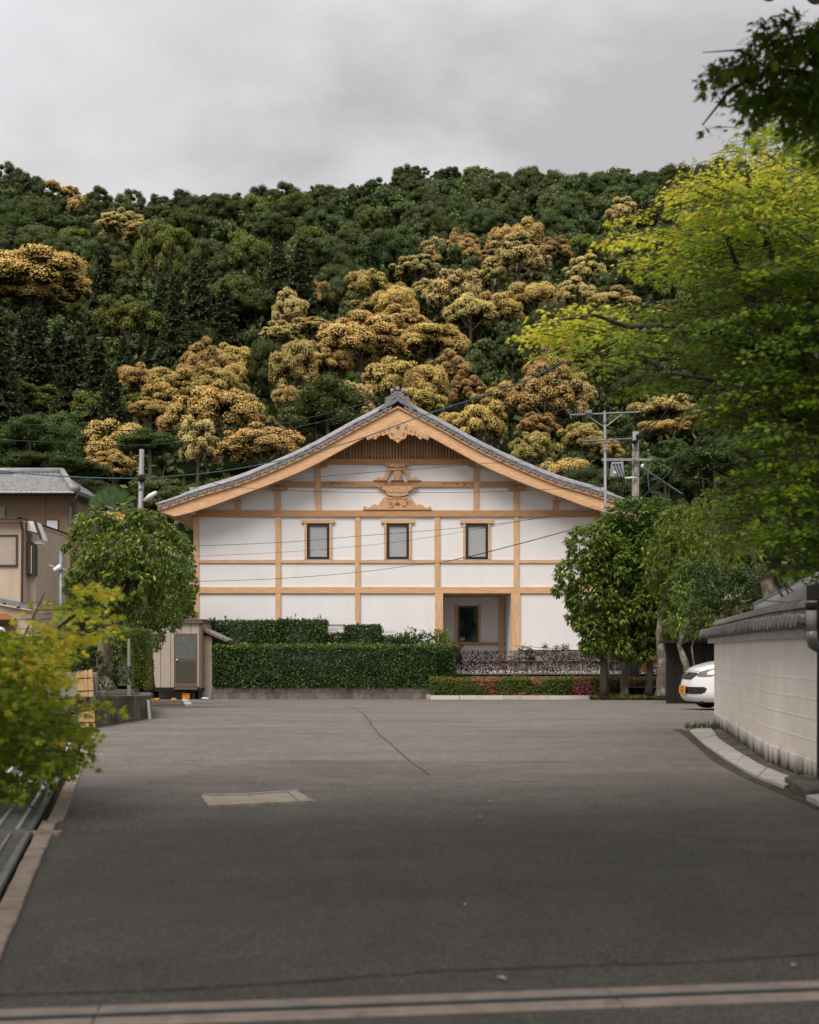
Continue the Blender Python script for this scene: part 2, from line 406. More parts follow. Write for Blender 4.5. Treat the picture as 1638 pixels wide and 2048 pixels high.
def asphalt():
    m, n, b = nodes_of('asphalt'); L = n.links.new
    tc = n.nodes.new('ShaderNodeTexCoord')
    def noise_(scale, detail, rough=0.5, st=(1, 1, 1)):
        mp = n.nodes.new('ShaderNodeMapping'); mp.inputs['Scale'].default_value = st; L(tc.outputs['Object'], mp.inputs[0])
        q = n.nodes.new('ShaderNodeTexNoise'); q.inputs['Scale'].default_value = scale; q.inputs['Detail'].default_value = detail; q.inputs['Roughness'].default_value = rough
        L(mp.outputs[0], q.inputs['Vector']); return q.outputs['Fac']
    def ramp(src, a, ca, c, cc):
        r = n.nodes.new('ShaderNodeValToRGB'); r.color_ramp.elements[0].position = a; r.color_ramp.elements[0].color = (*ca, 1)
        r.color_ramp.elements[1].position = c; r.color_ramp.elements[1].color = (*cc, 1); L(src, r.inputs[0]); return r.outputs[0]
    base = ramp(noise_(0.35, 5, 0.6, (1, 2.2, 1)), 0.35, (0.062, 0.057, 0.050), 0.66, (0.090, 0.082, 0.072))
    # the far half of the lot is older, paler paving, the near tone deepened further to paint in foreground shade; the join wanders along a seam
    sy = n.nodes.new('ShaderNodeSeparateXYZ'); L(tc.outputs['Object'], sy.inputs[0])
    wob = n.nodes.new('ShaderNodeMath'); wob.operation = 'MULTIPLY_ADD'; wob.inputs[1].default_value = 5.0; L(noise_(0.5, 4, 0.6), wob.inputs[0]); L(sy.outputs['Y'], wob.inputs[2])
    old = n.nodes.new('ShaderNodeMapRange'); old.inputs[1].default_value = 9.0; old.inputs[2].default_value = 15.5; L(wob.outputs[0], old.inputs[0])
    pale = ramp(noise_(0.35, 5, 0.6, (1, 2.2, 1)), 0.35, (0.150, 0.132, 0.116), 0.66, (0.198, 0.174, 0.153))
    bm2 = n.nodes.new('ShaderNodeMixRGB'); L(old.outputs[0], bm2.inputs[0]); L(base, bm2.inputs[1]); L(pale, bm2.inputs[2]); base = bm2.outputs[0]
    vo = n.nodes.new('ShaderNodeTexVoronoi'); vo.inputs['Scale'].default_value = 110; L(tc.outputs['Object'], vo.inputs['Vector'])
    sepc = n.nodes.new('ShaderNodeSeparateColor'); L(vo.outputs['Color'], sepc.inputs[0])
    stone = ramp(sepc.outputs[0], 0.12, (0.55, 0.55, 0.56), 0.97, (1.6, 1.56, 1.5))
    mul = n.nodes.new('ShaderNodeMixRGB'); mul.blend_type = 'MULTIPLY'; mul.inputs[0].default_value = 1; L(base, mul.inputs[1]); L(stone, mul.inputs[2])
    mid = ramp(noise_(3.0, 6, 0.65), 0.3, (0.80, 0.80, 0.80), 0.7, (1.12, 1.12, 1.12))
    mul2 = n.nodes.new('ShaderNodeMixRGB'); mul2.blend_type = 'MULTIPLY'; mul2.inputs[0].default_value = 1; L(mul.outputs[0], mul2.inputs[1]); L(mid, mul2.inputs[2])
    # oil and tyre stains, wide and soft
    st = n.nodes.new('ShaderNodeMapRange'); st.inputs[1].default_value = 0.56; st.inputs[2].default_value = 0.74; L(noise_(0.55, 4, 0.6, (0.6, 2.4, 1)), st.inputs[0])
    mi = n.nodes.new('ShaderNodeMixRGB'); L(st.outputs[0], mi.inputs[0]); L(mul2.outputs[0], mi.inputs[1]); mi.inputs[2].default_value = (0.085, 0.077, 0.068, 1)
    # pale dusty scuffs and tyre tracks running along the lot
    s3 = n.nodes.new('ShaderNodeMapRange'); s3.inputs[1].default_value = 0.58; s3.inputs[2].default_value = 0.80; s3.inputs[4].default_value = 0.55; L(noise_(0.8, 7, 0.68, (1.5, 0.35, 1)), s3.inputs[0])
    mi3 = n.nodes.new('ShaderNodeMixRGB'); L(s3.outputs[0], mi3.inputs[0]); L(mi.outputs[0], mi3.inputs[1]); mi3.inputs[2].default_value = (0.17, 0.15, 0.13, 1)
    s4 = n.nodes.new('ShaderNodeMapRange'); s4.inputs[1].default_value = 0.66; s4.inputs[2].default_value = 0.74; s4.inputs[4].default_value = 0.6; L(noise_(2.1, 5, 0.6), s4.inputs[0])
    mi4 = n.nodes.new('ShaderNodeMixRGB'); L(s4.outputs[0], mi4.inputs[0]); L(mi3.outputs[0], mi4.inputs[1]); mi4.inputs[2].default_value = (0.05, 0.045, 0.04, 1)
    L(mi4.outputs[0], b.inputs['Base Color'])
    b.inputs['Roughness'].default_value = 0.72; b.inputs['Specular IOR Level'].default_value = 0.35
    bp = n.nodes.new('ShaderNodeBump'); bp.inputs['Strength'].default_value = 0.4; bp.inputs['Distance'].default_value = 0.006
    L(vo.outputs['Distance'], bp.inputs['Height']); L(bp.outputs[0], b.inputs['Normal'])
    return m
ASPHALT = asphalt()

def stained_wall():
    """pale plaster wall: mould that climbs from the foot in streaks and hangs under the cap"""
    m, n, b = nodes_of('mouldy_plaster'); L = n.links.new
    tc = n.nodes.new('ShaderNodeTexCoord')
    mp = n.nodes.new('ShaderNodeMapping'); mp.inputs['Scale'].default_value = (1, 1, 0.22); L(tc.outputs['Object'], mp.inputs[0])
    q = n.nodes.new('ShaderNodeTexNoise'); q.inputs['Scale'].default_value = 5; q.inputs['Detail'].default_value = 9; q.inputs['Roughness'].default_value = 0.72; L(mp.outputs[0], q.inputs['Vector'])
    sx = n.nodes.new('ShaderNodeSeparateXYZ'); L(tc.outputs['Object'], sx.inputs[0])
    lo = n.nodes.new('ShaderNodeMapRange'); lo.inputs[1].default_value = -0.02; lo.inputs[2].default_value = 0.42; lo.inputs[3].default_value = 0.62; lo.inputs[4].default_value = -0.25; L(sx.outputs['Z'], lo.inputs[0])
    a = n.nodes.new('ShaderNodeMath'); a.operation = 'ADD'; L(q.outputs['Fac'], a.inputs[0]); L(lo.outputs[0], a.inputs[1])
    mr = n.nodes.new('ShaderNodeMapRange'); mr.inputs[1].default_value = 0.66; mr.inputs[2].default_value = 1.0; L(a.outputs[0], mr.inputs[0])
    f = n.nodes.new('ShaderNodeTexNoise'); f.inputs['Scale'].default_value = 3; f.inputs['Detail'].default_value = 5; L(tc.outputs['Object'], f.inputs['Vector'])
    r = n.nodes.new('ShaderNodeValToRGB'); r.color_ramp.elements[0].position = 0.3; r.color_ramp.elements[0].color = (0.73, 0.645, 0.57, 1); r.color_ramp.elements[1].position = 0.7; r.color_ramp.elements[1].color = (0.82, 0.745, 0.675, 1); L(f.outputs['Fac'], r.inputs[0])
    mi = n.nodes.new('ShaderNodeMixRGB'); L(mr.outputs[0], mi.inputs[0]); L(r.outputs[0], mi.inputs[1]); mi.inputs[2].default_value = (0.045, 0.04, 0.03, 1)
    L(mi.outputs[0], b.inputs['Base Color']); b.inputs['Roughness'].default_value = 0.92; b.inputs['Specular IOR Level'].default_value = 0.15
    nb = n.nodes.new('ShaderNodeTexNoise'); nb.inputs['Scale'].default_value = 110; L(tc.outputs['Object'], nb.inputs['Vector'])
    bp = n.nodes.new('ShaderNodeBump'); bp.inputs['Strength'].default_value = 0.25; bp.inputs['Distance'].default_value = 0.01; L(nb.outputs['Fac'], bp.inputs['Height']); L(bp.outputs[0], b.inputs['Normal'])
    return m
WALLM = stained_wall()

def hill_mat():
    m, n, b = nodes_of('forest_floor'); L = n.links.new
    tc = n.nodes.new('ShaderNodeTexCoord'); q = n.nodes.new('ShaderNodeTexNoise'); q.inputs['Scale'].default_value = 0.5; q.inputs['Detail'].default_value = 8; L(tc.outputs['Object'], q.inputs['Vector'])
    r = n.nodes.new('ShaderNodeValToRGB'); r.color_ramp.elements[0].position = 0.35; r.color_ramp.elements[0].color = (0.006, 0.008, 0.004, 1); r.color_ramp.elements[1].position = 0.7; r.color_ramp.elements[1].color = (0.014, 0.019, 0.008, 1); L(q.outputs['Fac'], r.inputs[0])
    L(r.outputs[0], b.inputs['Base Color']); b.inputs['Roughness'].default_value = 1; b.inputs['Specular IOR Level'].default_value = 0
    return m
HILLM = hill_mat()

# ------------------------------------------------------------------ ground, lot, beds, hill
def sheet(name, xs, ys, zf, m, kind='structure'):
    nx, ny = len(xs), len(ys)
    vs = [(x, y, zf(x, y)) for y in ys for x in xs]
    fs = [(j * nx + i, j * nx + i + 1, (j + 1) * nx + i + 1, (j + 1) * nx + i) for j in range(ny - 1) for i in range(nx - 1)]
    mb = MB().add(vs, fs); o = mb.build(name, m, smooth=True); o['kind'] = kind; return o

sheet('ground', [-400, -60, -30, -10, 0, 10, 30, 60, 400], [-30, 0, 10, 18, 20, 22, 25, 30, 36, 42, 60, 90, 700], lambda x, y: ground_z(y) - 0.05, SOIL)
lot_y = [-6, -2, 1, 3, 5, 8, 11, 14, 17, 19, 20, 21, 22, 23, 24, 26, 28, 30, 33, 36, 39, 42, 44]
def kerb_x(y): return -0.45 - 0.235 * y if y < 16 else -0.45 - 0.235 * 16 - 0.20 * (y - 16)
# the lot keeps to the right of the left kerb
vs, fs = [], []
for j, y in enumerate(lot_y):
    x0 = kerb_x(y) - 0.05 if y < 17 else (kerb_x(17) - 0.05 - (y - 17) * 0.42)
    for i in range(13):
        vs.append((x0 + (26 - x0) * (i / 12) ** 1.3, y, ground_z(y)))
for j in range(len(lot_y) - 1):
    for i in range(12):
        fs.append((j * 13 + i, j * 13 + i + 1, (j + 1) * 13 + i + 1, (j + 1) * 13 + i))
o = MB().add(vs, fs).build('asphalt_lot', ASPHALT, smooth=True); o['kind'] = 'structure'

SKY_PX = [-200, 0, 60, 130, 180, 230, 300, 390, 450, 500, 560, 620, 690, 740, 780, 830, 870, 930, 1000, 1060, 1120, 1190, 1220, 1300, 1360, 1420, 1638, 1900]
SKY_PY = [350, 345, 350, 360, 390, 395, 402, 402, 400, 388, 390, 382, 378, 372, 350, 342, 338, 343, 348, 342, 350, 358, 333, 340, 335, 312, 305, 300]
def skyline(px): return float(np.interp(px, SKY_PX, SKY_PY))
HY0, HY1 = 88.0, 400.0
def hill_z(x, y):
    if y < HY0: return 0.6 + 0.4 * ss(50, HY0, y)
    px = CX + x / HY1 * F_PX
    zr = CAMZ + (HY - (skyline(px) + 26)) / F_PX * HY1
    t = (y - HY0) / (HY1 - HY0)
    if t <= 1: z = 1.0 + (zr - 1.0) * (0.92 * t + 0.08 * t * t)
    else: z = zr - (t - 1) * 60
    z += (noise.noise(Vector((x * 0.03, y * 0.03, 1.3))) * 4.0) * ss(HY0, HY0 + 40, y) * (1 - ss(340, 395, y))
    return z
sheet('hill', list(np.linspace(-230, 230, 60)), [60, 75] + list(np.linspace(88, 440, 56)) + [520, 640], hill_z, HILLM)

# raised ground behind the hedges, with the pale gravel court before the hall
BED = MB()
BED.add([(-30, 41.62, -0.12), (30, 41.62, -0.12), (30, 44, 0.26), (-30, 44, 0.26), (30, 62, 0.62), (-30, 62, 0.62)], [(0, 1, 2, 3), (3, 2, 4, 5)])
o = BED.build('planting_bed', SOIL); o['kind'] = 'structure'
o = MB().add([(wx(700, 45), 43.4, 0.24), (wx(1420, 45), 43.4, 0.24), (wx(1420, 45), 45.9, 0.33), (wx(700, 45), 45.9, 0.33)], [(0, 1, 2, 3)]).build('gravel_court', GRAVEL); o['kind'] = 'structure'
o = MB().add([(wx(890, 42.2), 41.9, -0.066), (wx(1420, 42.2), 41.9, -0.066), (wx(1420, 42.2), 42.9, 0.092), (wx(890, 42.2), 42.9, 0.092)], [(0, 1, 2, 3)]).build('gravel_strip', GRAVEL); o['kind'] = 'structure'

# ------------------------------------------------------------------ the hall
YW = 46.0
hall = thing('hall', 'long white plastered hall with orange timber frame and carved gable below grey tiled roof', 'building', (wx(796, YW), YW, 0.25))
def X(px): return wx(px, YW)
def Z(py): return wz(py, YW)
def hall_box(name, m, px0, px1, py0, py1, y0, y1, bevel=0.0, parent=None, label=None):
    return MB().box(X(px0), X(px1), y0, y1, Z(py0), Z(py1)).build(name, m, parent or hall, bevel=bevel, label=label)
YT = YW - 0.07      # timber face
MIR = lambda px: 2 * 796 - px
U_PX = [(316, 1022), (324.6, 1019.5), (402, 993.5), (479, 970.6), (555, 940), (631, 905), (711, 861), (796, 816.5)]      # top edge of the barge board
L_PX = [(349, 1033), (354, 1032), (411.6, 1016), (473, 993.5), (534, 971), (625, 932), (686, 899), (732, 874), (796, 841)]  # its lower edge
def fine(pts, n):
    xs = [p[0] for p in pts]; ys = [p[1] for p in pts]
    d = np.gradient(ys, xs); qx = np.linspace(xs[0], xs[-1], n); out_ = []
    for q in qx:
        i = min(max(np.searchsorted(xs, q) - 1, 0), len(xs) - 2); h = xs[i + 1] - xs[i]; t = (q - xs[i]) / h
        y = (2 * t**3 - 3 * t**2 + 1) * ys[i] + (t**3 - 2 * t**2 + t) * h * d[i] + (-2 * t**3 + 3 * t**2) * ys[i + 1] + (t**3 - t**2) * h * d[i + 1]
        out_.append((q, float(y)))
    return out_
Uf, Lf = fine(U_PX, 40), fine(L_PX, 40)
YG = 44.95          # front of the barge boards
gx = lambda px: wx(px, YG)
gz = lambda py: wz(py, YG)
# plaster panels between the timbers
post_px = [(387.5, 398), (551, 562), (710, 720.5), (869, 880), (1027, 1038), (1189.5, 1200)]
rails = [(1021, 1034), (1119.5, 1126.5), (1174, 1187), (1300, 1302)]
win_px = {1: (614, 659), 2: (773, 818), 3: (931, 976)}
for b_ in range(5):
    a, c = post_px[b_][0] + 3, post_px[b_ + 1][1] - 3
    for r_ in range(3):
        t, u = rails[r_][0] + 3, rails[r_ + 1][1] - 2
        if r_ == 2 and b_ == 3: continue
        mb = MB()
        if r_ == 0 and b_ in win_px:
            w0, w1 = win_px[b_]
            mb.box(X(a), X(w0), YW, YW + 0.2, Z(t), Z(u)).box(X(w1), X(c), YW, YW + 0.2, Z(t), Z(u))
            mb.box(X(w0), X(w1), YW, YW + 0.2, Z(t), Z(1047)).box(X(w0), X(w1), YW, YW + 0.2, Z(1118), Z(u))
        else:
            mb.box(X(a), X(c), YW, YW + 0.2, Z(t), Z(u))
        mb.build('wall_panel', PLASTER, hall)
# gable plaster in one sheet under the roof
inner = [(p[0] + 6, p[1] - 4) for p in Lf if p[0] > 395]
gp = [(396, 1026)] + inner + [(MIR(p[0]), p[1]) for p in inner[::-1]] + [(MIR(396), 1026)]
MB().prism([(X(a), Z(c)) for a, c in gp], YW + 0.004, YW + 0.2).build('gable_panel', PLASTER, hall)
# posts, sills, beams (each timber one part)
for i, (a, c) in enumerate(post_px):
    segs = [(1034, 1174), (1187, 1301)]
    if i in (0, 5): segs = [(1032, 1301)]
    for t, u in segs:
        if i == 3 and t == 1187: hall_box('post', WOOD_V, 870, 886, t, 1318, YT - 0.01, YW + 0.25, 0.008)
        elif i == 4 and t == 1187: hall_box('post', WOOD_V, 1022, 1040, t, 1306, YT - 0.01, YW + 0.25, 0.008)
        else: hall_box('post', WOOD_V, a, c, t, u, YT, YW + 0.1, 0.008)
hall_box('tie_beam', WOOD_D, 392, 1196, 1021, 1034, YT - 0.03, YW + 0.1, 0.01)
for b_ in range(5):
    a, c = post_px[b_][1], post_px[b_ + 1][0]
    hall_box('rail', WOOD_H, a, c, 1119.5, 1126.5, YT + 0.01, YW + 0.1, 0.006)
hall_box('belt_beam', WOOD_H, 398, 1189.5, 1174, 1187, YT - 0.005, YW + 0.1, 0.01)
# gable struts
for a, c, t in ((631, 642, 934), (947, 957.5, 934), (551, 562, 981), (1027, 1038, 981), (471.5, 482.5, 1000), (1105, 1116, 1000)):
    hall_box('strut', WOOD_V, a, c, t, 1021, YT, YW + 0.1, 0.008)
# collar beams between the struts
hall_box('collar_beam', WOOD_D, 642, 947, 963, 974.5, YT - 0.02, YW + 0.1, 0.01)
for a, c in ((556, 631), (957.5, 1032)): hall_box('collar_beam', WOOD_D, a, c, 963.5, 974.5, YT - 0.02, YW + 0.1, 0.01)
hall_box('upper_beam', WOOD_D, 640, 952, 918.5, 929, YT - 0.05, YW + 0.1, 0.01)
# bracket arms below the purlins, and the white-faced purlin ends
for px, py in ((556.5, 975), (1032.5, 975)):
    pts = [(px - 18, py), (px + 19, py), (px + 18, py + 4), (px + 12, py + 7), (px - 12, py + 7), (px - 17, py + 4)]
    MB().prism([(X(a), Z(c)) for a, c in pts], YT - 0.12, YW + 0.05).build('bracket_arm', WOOD_D, hall)
for s in (1, -1):
    q = lambda p: p if s == 1 else MIR(p)
    pts = [(642, 929), (658, 929), (655, 933), (650, 935.5), (641, 935)]
    MB().prism([(X(q(a)), Z(c)) for a, c in pts], YT - 0.05, YW + 0.05).build('bracket_arm', WOOD_D, hall)
    for px, t, u, w_ in ((636.5, 929, 936, 10), (556.5, 963, 970, 9), (477, 995, 1003, 8)):
        p = hall_box('purlin', WOOD_D, q(px) - w_ / 2, q(px) + w_ / 2, t - 3, u, YG + 0.14, YW + 0.05)
        MB().box(X(q(px) - w_ / 2 + 0.4), X(q(px) + w_ / 2 - 0.4), YW - 0.35, YW - 0.33, Z(t + 3), Z(u - 0.4)).build('bearing_block', WOOD_H, hall)
    a, c = (383.5, 396.5) if s == 1 else (MIR(396.5), MIR(383.5))
    hall_box('wall_plate', WOOD_D, a + 1, c - 1, 1021, 1032, YG + 0.32, YW + 18)
    hall_box('plate_end', WHITE, a, c, 1021, 1032.5, YG + 0.22, YG + 0.32, 0.008)
# barge boards: outer plank, the raised lower plank, thin top fillet
for s in (1, -1):
    q = lambda p: p if s == 1 else MIR(p)
    poly = [(gx(q(a)), gz(c)) for a, c in Uf] + [(gx(q(a)), gz(c)) for a, c in Lf[::-1]]
    bb = MB().prism(poly, YG, YG + 0.12).build('barge_board', WOOD_H, hall, label=None)
    mid = [(u[0] * 0.42 + l[0] * 0.58, u[1] * 0.42 + l[1] * 0.58) for u, l in zip(Uf, Lf)]
    poly = [(gx(q(a)), gz(c)) for a, c in mid] + [(gx(q(a)), gz(c)) for a, c in Lf[::-1]]
    MB().prism(poly, YG - 0.035, YG - 0.002).build('lower_plank', WOOD_H, bb)
    mid2 = [(u[0] * 0.28 + l[0] * 0.72, u[1] * 0.28 + l[1] * 0.72) for u, l in zip(Uf, Lf)]
    poly = [(gx(q(a)), gz(c)) for a, c in mid2] + [(gx(q(a)), gz(c)) for a, c in Lf[::-1]]
    MB().prism(poly, YG - 0.06, YG - 0.037).build('lower_plank', WOOD_H, bb)
    top = [(a, c - 4) for a, c in Uf]
    poly = [(gx(q(a)), gz(c)) for a, c in top] + [(gx(q(a)), gz(c)) for a, c in Uf[::-1]]
    MB().prism(poly, YG - 0.08, YG + 0.12).build('fillet', WOOD_D, bb)
# roof: soffit boards and a ribbed tile slab following the curve
Cf = [(gx(a), gz(c)) for a, c in Uf]
cxm = gx(796)
full = Cf + [(2 * cxm - a, c) for a, c in Cf[-2::-1]]
YB = 66.0
n = len(full)
sof = [(a, c + 0.02) for a, c in full]; top = [(a, c + 0.10) for a, c in full]
vs = [(a, YG + 0.13, c) for a, c in sof] + [(a, YB, c) for a, c in sof] + [(a, YG + 0.13, c) for a, c in top] + [(a, YB, c) for a, c in top]
fs = []
for i in range(n - 1):
    fs += [(i, i + 1, n + i + 1, n + i), (2 * n + i, 3 * n + i, 3 * n + i + 1, 2 * n + i + 1), (i, 2 * n + i, 2 * n + i + 1, i + 1)]
fs += [(0, n, 3 * n, 2 * n), (n - 1, 3 * n - 1, 4 * n - 1, 2 * n - 1)]
roof = MB().add(vs, fs).build('roof', WOOD_H, hall)
rows = np.arange(YG + 0.45, YB, 0.31)
tv, tf = [], []
yy = [YG + 0.12] + [r + d for r in rows for d in (-0.09, -0.045, 0.045, 0.09)]
hh = [0.11] + [d for r in rows for d in (0.11, 0.19, 0.19, 0.11)]
for y, h in zip(yy, hh): tv += [(a, y, c + h) for a, c in full]
for j in range(len(yy) - 1): tf += [(j * n + i, j * n + i + 1, (j + 1) * n + i + 1, (j + 1) * n + i) for i in range(n - 1)]
tr = MB().add(tv, tf).build('tile_rows', TILE, roof); tr['kind'] = 'stuff'
# verge: round tile ends along both slopes, flat tiles between, two long rolls and the descending ridge
dist = [0.0]
for i in range(1, len(Cf)): dist.append(dist[-1] + math.hypot(Cf[i][0] - Cf[i - 1][0], Cf[i][1] - Cf[i - 1][1]))
def along(d):
    x = np.interp(d, dist, [p[0] for p in Cf]); z = np.interp(d, dist, [p[1] for p in Cf]); x2 = np.interp(d + 0.05, dist, [p[0] for p in Cf]); z2 = np.interp(d + 0.05, dist, [p[1] for p in Cf])
    if d + 0.05 > dist[-1]: x2, z2 = x + 0.045, z + 0.022
    a = math.atan2(z2 - z, x2 - x); return x, z, a
dm = MB()   # one round tile end with rim and boss, built at the origin facing -y
for r0, r1, y0 in ((0.082, 0.082, 0.0), ):
    dm.tube([(0, 0.20, 0), (0, 0, 0)], 0.082, 14)
    for k in range(14):
        pass
rim = [(0.0825, 0.0), (0.0825, -0.018), (0.064, -0.018), (0.064, 0.004)]
for i in range(3):
    k0 = len(dm.v)
    for k in range(14):
        t = 2 * math.pi * k / 14
        for (r, y) in (rim[i], rim[i + 1]): dm.v.append((r * math.cos(t), y, r * math.sin(t)))
    for k in range(14):
        q2 = (k + 1) % 14; dm.f.append((k0 + 2 * k, k0 + 2 * q2, k0 + 2 * q2 + 1, k0 + 2 * k + 1))
dm.ball((0, -0.004, 0), (0.03, 0.014, 0.03), 8, 5)
end0 = dm.build('eave_tile', TILE, roof)
end0.location = (0, 0, 0)
fm = MB().prism([(-0.10, 0.045), (-0.05, 0.02), (0.0, 0.01), (0.05, 0.02), (0.10, 0.045), (0.10, -0.02), (0.05, -0.055), (0, -0.065), (-0.05, -0.055), (-0.10, -0.02)], 0.0, 0.16)
flat0 = fm.build('verge_tile', TILE, roof)
for oo in (end0, flat0):
    hl = root_off(hall)
    for v in oo.data.vertices: v.co += hl      # meshes were shifted by the root; bring them back to their own origin
hl = root_off(hall)
d = 0.12; first = True; step = 0.355
while d < dist[-1] - 0.12:
    for s in (1, -1):
        x, z, a = along(d); xx = x if s == 1 else 2 * cxm - x
        p = (xx - math.sin(a) * 0.145 * s - hl.x, YG - 0.10 - hl.y, z + math.cos(a) * 0.145 - hl.z)
        e = end0 if first else end0.copy()
        if not first: C.objects.link(e); e.parent = roof
        e.location = p; e.rotation_euler = (0, -a * s, 0)
        x, z, a = along(d + step / 2); xx = x if s == 1 else 2 * cxm - x
        if d + step / 2 < dist[-1] - 0.1:
            e = flat0 if first else flat0.copy()
            if not first: C.objects.link(e); e.parent = roof
            e.location = (xx - math.sin(a) * 0.15 * s - hl.x, YG - 0.08 - hl.y, z + math.cos(a) * 0.15 - hl.z); e.rotation_euler = (0, -a * s, 0)
        first = False
    d += step
ND = [np.array(along(t)) for t in np.linspace(0, dist[-1] - 0.02, 40)]
for s in (1, -1):
    for off_, r, y, d0, nm in ((0.255, 0.065, YG + 0.02, 0, 'verge_roll'), (0.31, 0.08, YG + 0.24, 4, 'verge_roll'), (0.40, 0.10, YG + 0.62, 6, 'descending_ridge')):
        pts = []
        for x, z, a in ND[d0:]:
            xx = x - math.sin(a) * off_; zz = z + math.cos(a) * off_
            pts.append((xx if s == 1 else 2 * cxm - xx, y, zz))
        mb = MB().tube(pts, r, 10)
        if nm == 'descending_ridge':
            mb.tube([(p[0], p[1], p[2] - 0.17) for p in pts], 0.15, 8)
            p0 = Vector(pts[0]); p1 = Vector(pts[1]); dd = (p0 - p1).normalized()
            mb.tube([p0, p0 + dd * 0.12 + Vector((0, 0, 0.02)), p0 + dd * 0.22 + Vector((0, 0, 0.05))], [0.12, 0.135, 0.15], 10)
        mb.build(nm, TILE_L, roof, smooth=True)
# ridge with the end ornament
zr = Cf[-1][1]
MB().box(cxm - 0.22, cxm + 0.22, YG + 0.5, YB, zr + 0.1, zr + 0.52).tube([(cxm, YG + 0.4, zr + 0.58), (cxm, YB, zr + 0.58)], 0.13, 10).build('ridge', TILE_L, roof)
K = 8.19
def oz(zx, zy): return (gx(700 + zx / K), gz(770 + zy / K))
half = [(0, 272), (-42, 300), (-130, 345), (-225, 402), (-310, 425), (-315, 402), (-235, 350), (-205, 310), (-205, 270), (-190, 215), (-150, 190), (-118, 225), (-120, 245), (-110, 205), (-100, 120), (-60, 112), (0, 108)]
om = [oz(782 + a, c) for a, c in half]; om += [oz(782 - a, c) for a, c in half[-2:0:-1]]
orn = MB().prism(om, YG - 0.12, YG + 0.45).build('ridge_ornament', TILE, roof, bevel=0.012)
for a, c in ((690, 95), (782, 66), (866, 95)):
    x, z = oz(a, c)
    mb = MB().tube([(x, YG + 0.4, z), (x, YG - 0.18, z)], 0.068, 14)
    mb.ball((x, YG - 0.18, z), (0.035, 0.02, 0.035), 8, 5); mb.build('roll_end', TILE_L, orn)
# chevron band and crest on the ornament
mb = MB()
for k in (-1, 1):
    x0, z0 = oz(782, 165); x1, z1 = oz(782 + k * 105, 240); mb.bar((x0, YG - 0.13, z0), (x1, YG - 0.13, z1), 0.05, 0.05)
    x0, z0 = oz(782, 120); x1, z1 = oz(782 + k * 95, 185); mb.bar((x0, YG - 0.13, z0), (x1, YG - 0.13, z1), 0.04, 0.04)
for k in range(6):
    t = k * math.pi / 3; x0, z0 = oz(782, 228); mb.ball((x0 + 0.05 * math.cos(t), YG - 0.125, z0 + 0.05 * math.sin(t)), (0.026, 0.02, 0.026), 6, 4)
mb.build('crest', TILE_L, orn)

# carved pendant under the apex
def spiral(cx_, cz_, r0, turns, dirn, y, n_=22, a0=0.0):
    return [(cx_ + r0 * (1 - 0.8 * i / n_) * math.cos(a0 + dirn * turns * 2 * math.pi * i / n_), y, cz_ + r0 * (1 - 0.8 * i / n_) * math.sin(a0 + dirn * turns * 2 * math.pi * i / n_)) for i in range(n_ + 1)]
body = [(0, 560), (60, 594), (112, 622), (158, 648), (150, 690), (120, 720), (118, 770), (150, 800), (152, 840), (128, 885), (85, 905), (40, 925), (0, 965)]
pm = [oz(782 + a, c) for a, c in body] + [oz(782 - a, c) for a, c in body[-2:0:-1]]
pend = MB().prism(pm, YG - 0.14, YG - 0.062).build('gable_pendant', WOOD_C, hall, bevel=0.012)
wing = [(95, 735), (112, 640), (150, 644), (215, 686), (300, 734), (390, 782), (470, 828), (515, 868), (500, 905), (478, 915), (455, 900), (430, 880), (400, 880), (385, 902), (350, 892), (330, 868), (300, 850), (285, 822), (255, 838), (225, 840), (205, 815), (170, 825), (150, 795), (105, 775)]
for s in (1, -1):
    MB().prism([oz(782 + s * a, c) for a, c in wing], YG - 0.11, YG - 0.062).build('pendant_wing', WOOD_C, pend, bevel=0.008)
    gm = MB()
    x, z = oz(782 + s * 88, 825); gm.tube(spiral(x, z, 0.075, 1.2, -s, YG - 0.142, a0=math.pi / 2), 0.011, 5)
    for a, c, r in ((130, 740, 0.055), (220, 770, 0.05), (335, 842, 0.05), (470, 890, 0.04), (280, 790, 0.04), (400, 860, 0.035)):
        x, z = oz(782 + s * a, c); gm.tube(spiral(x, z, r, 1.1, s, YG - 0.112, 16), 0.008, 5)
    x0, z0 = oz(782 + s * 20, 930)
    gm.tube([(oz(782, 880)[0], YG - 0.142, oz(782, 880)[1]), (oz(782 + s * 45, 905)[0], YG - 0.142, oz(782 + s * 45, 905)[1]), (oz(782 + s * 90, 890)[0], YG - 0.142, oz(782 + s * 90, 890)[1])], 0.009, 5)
    gm.build('groove_shade', WOOD_G, pend)  # raised dark tubes, coloured as the shade inside the scroll grooves
x, z = oz(780, 692)
mb = MB().ball((x, YG - 0.17, z), (0.055, 0.05, 0.055), 10, 7)
for k in range(6):
    t = k * math.pi / 3 + 0.5; mb.ball((x + 0.06 * math.cos(t), YG - 0.15, z + 0.06 * math.sin(t)), (0.04, 0.03, 0.04), 8, 5)
mb.tube([(x, YG - 0.2, z), (x, YG - 0.25, z + 0.04)], 0.018, 6)
mb.build('flower_boss', WOOD_C, pend, smooth=True)
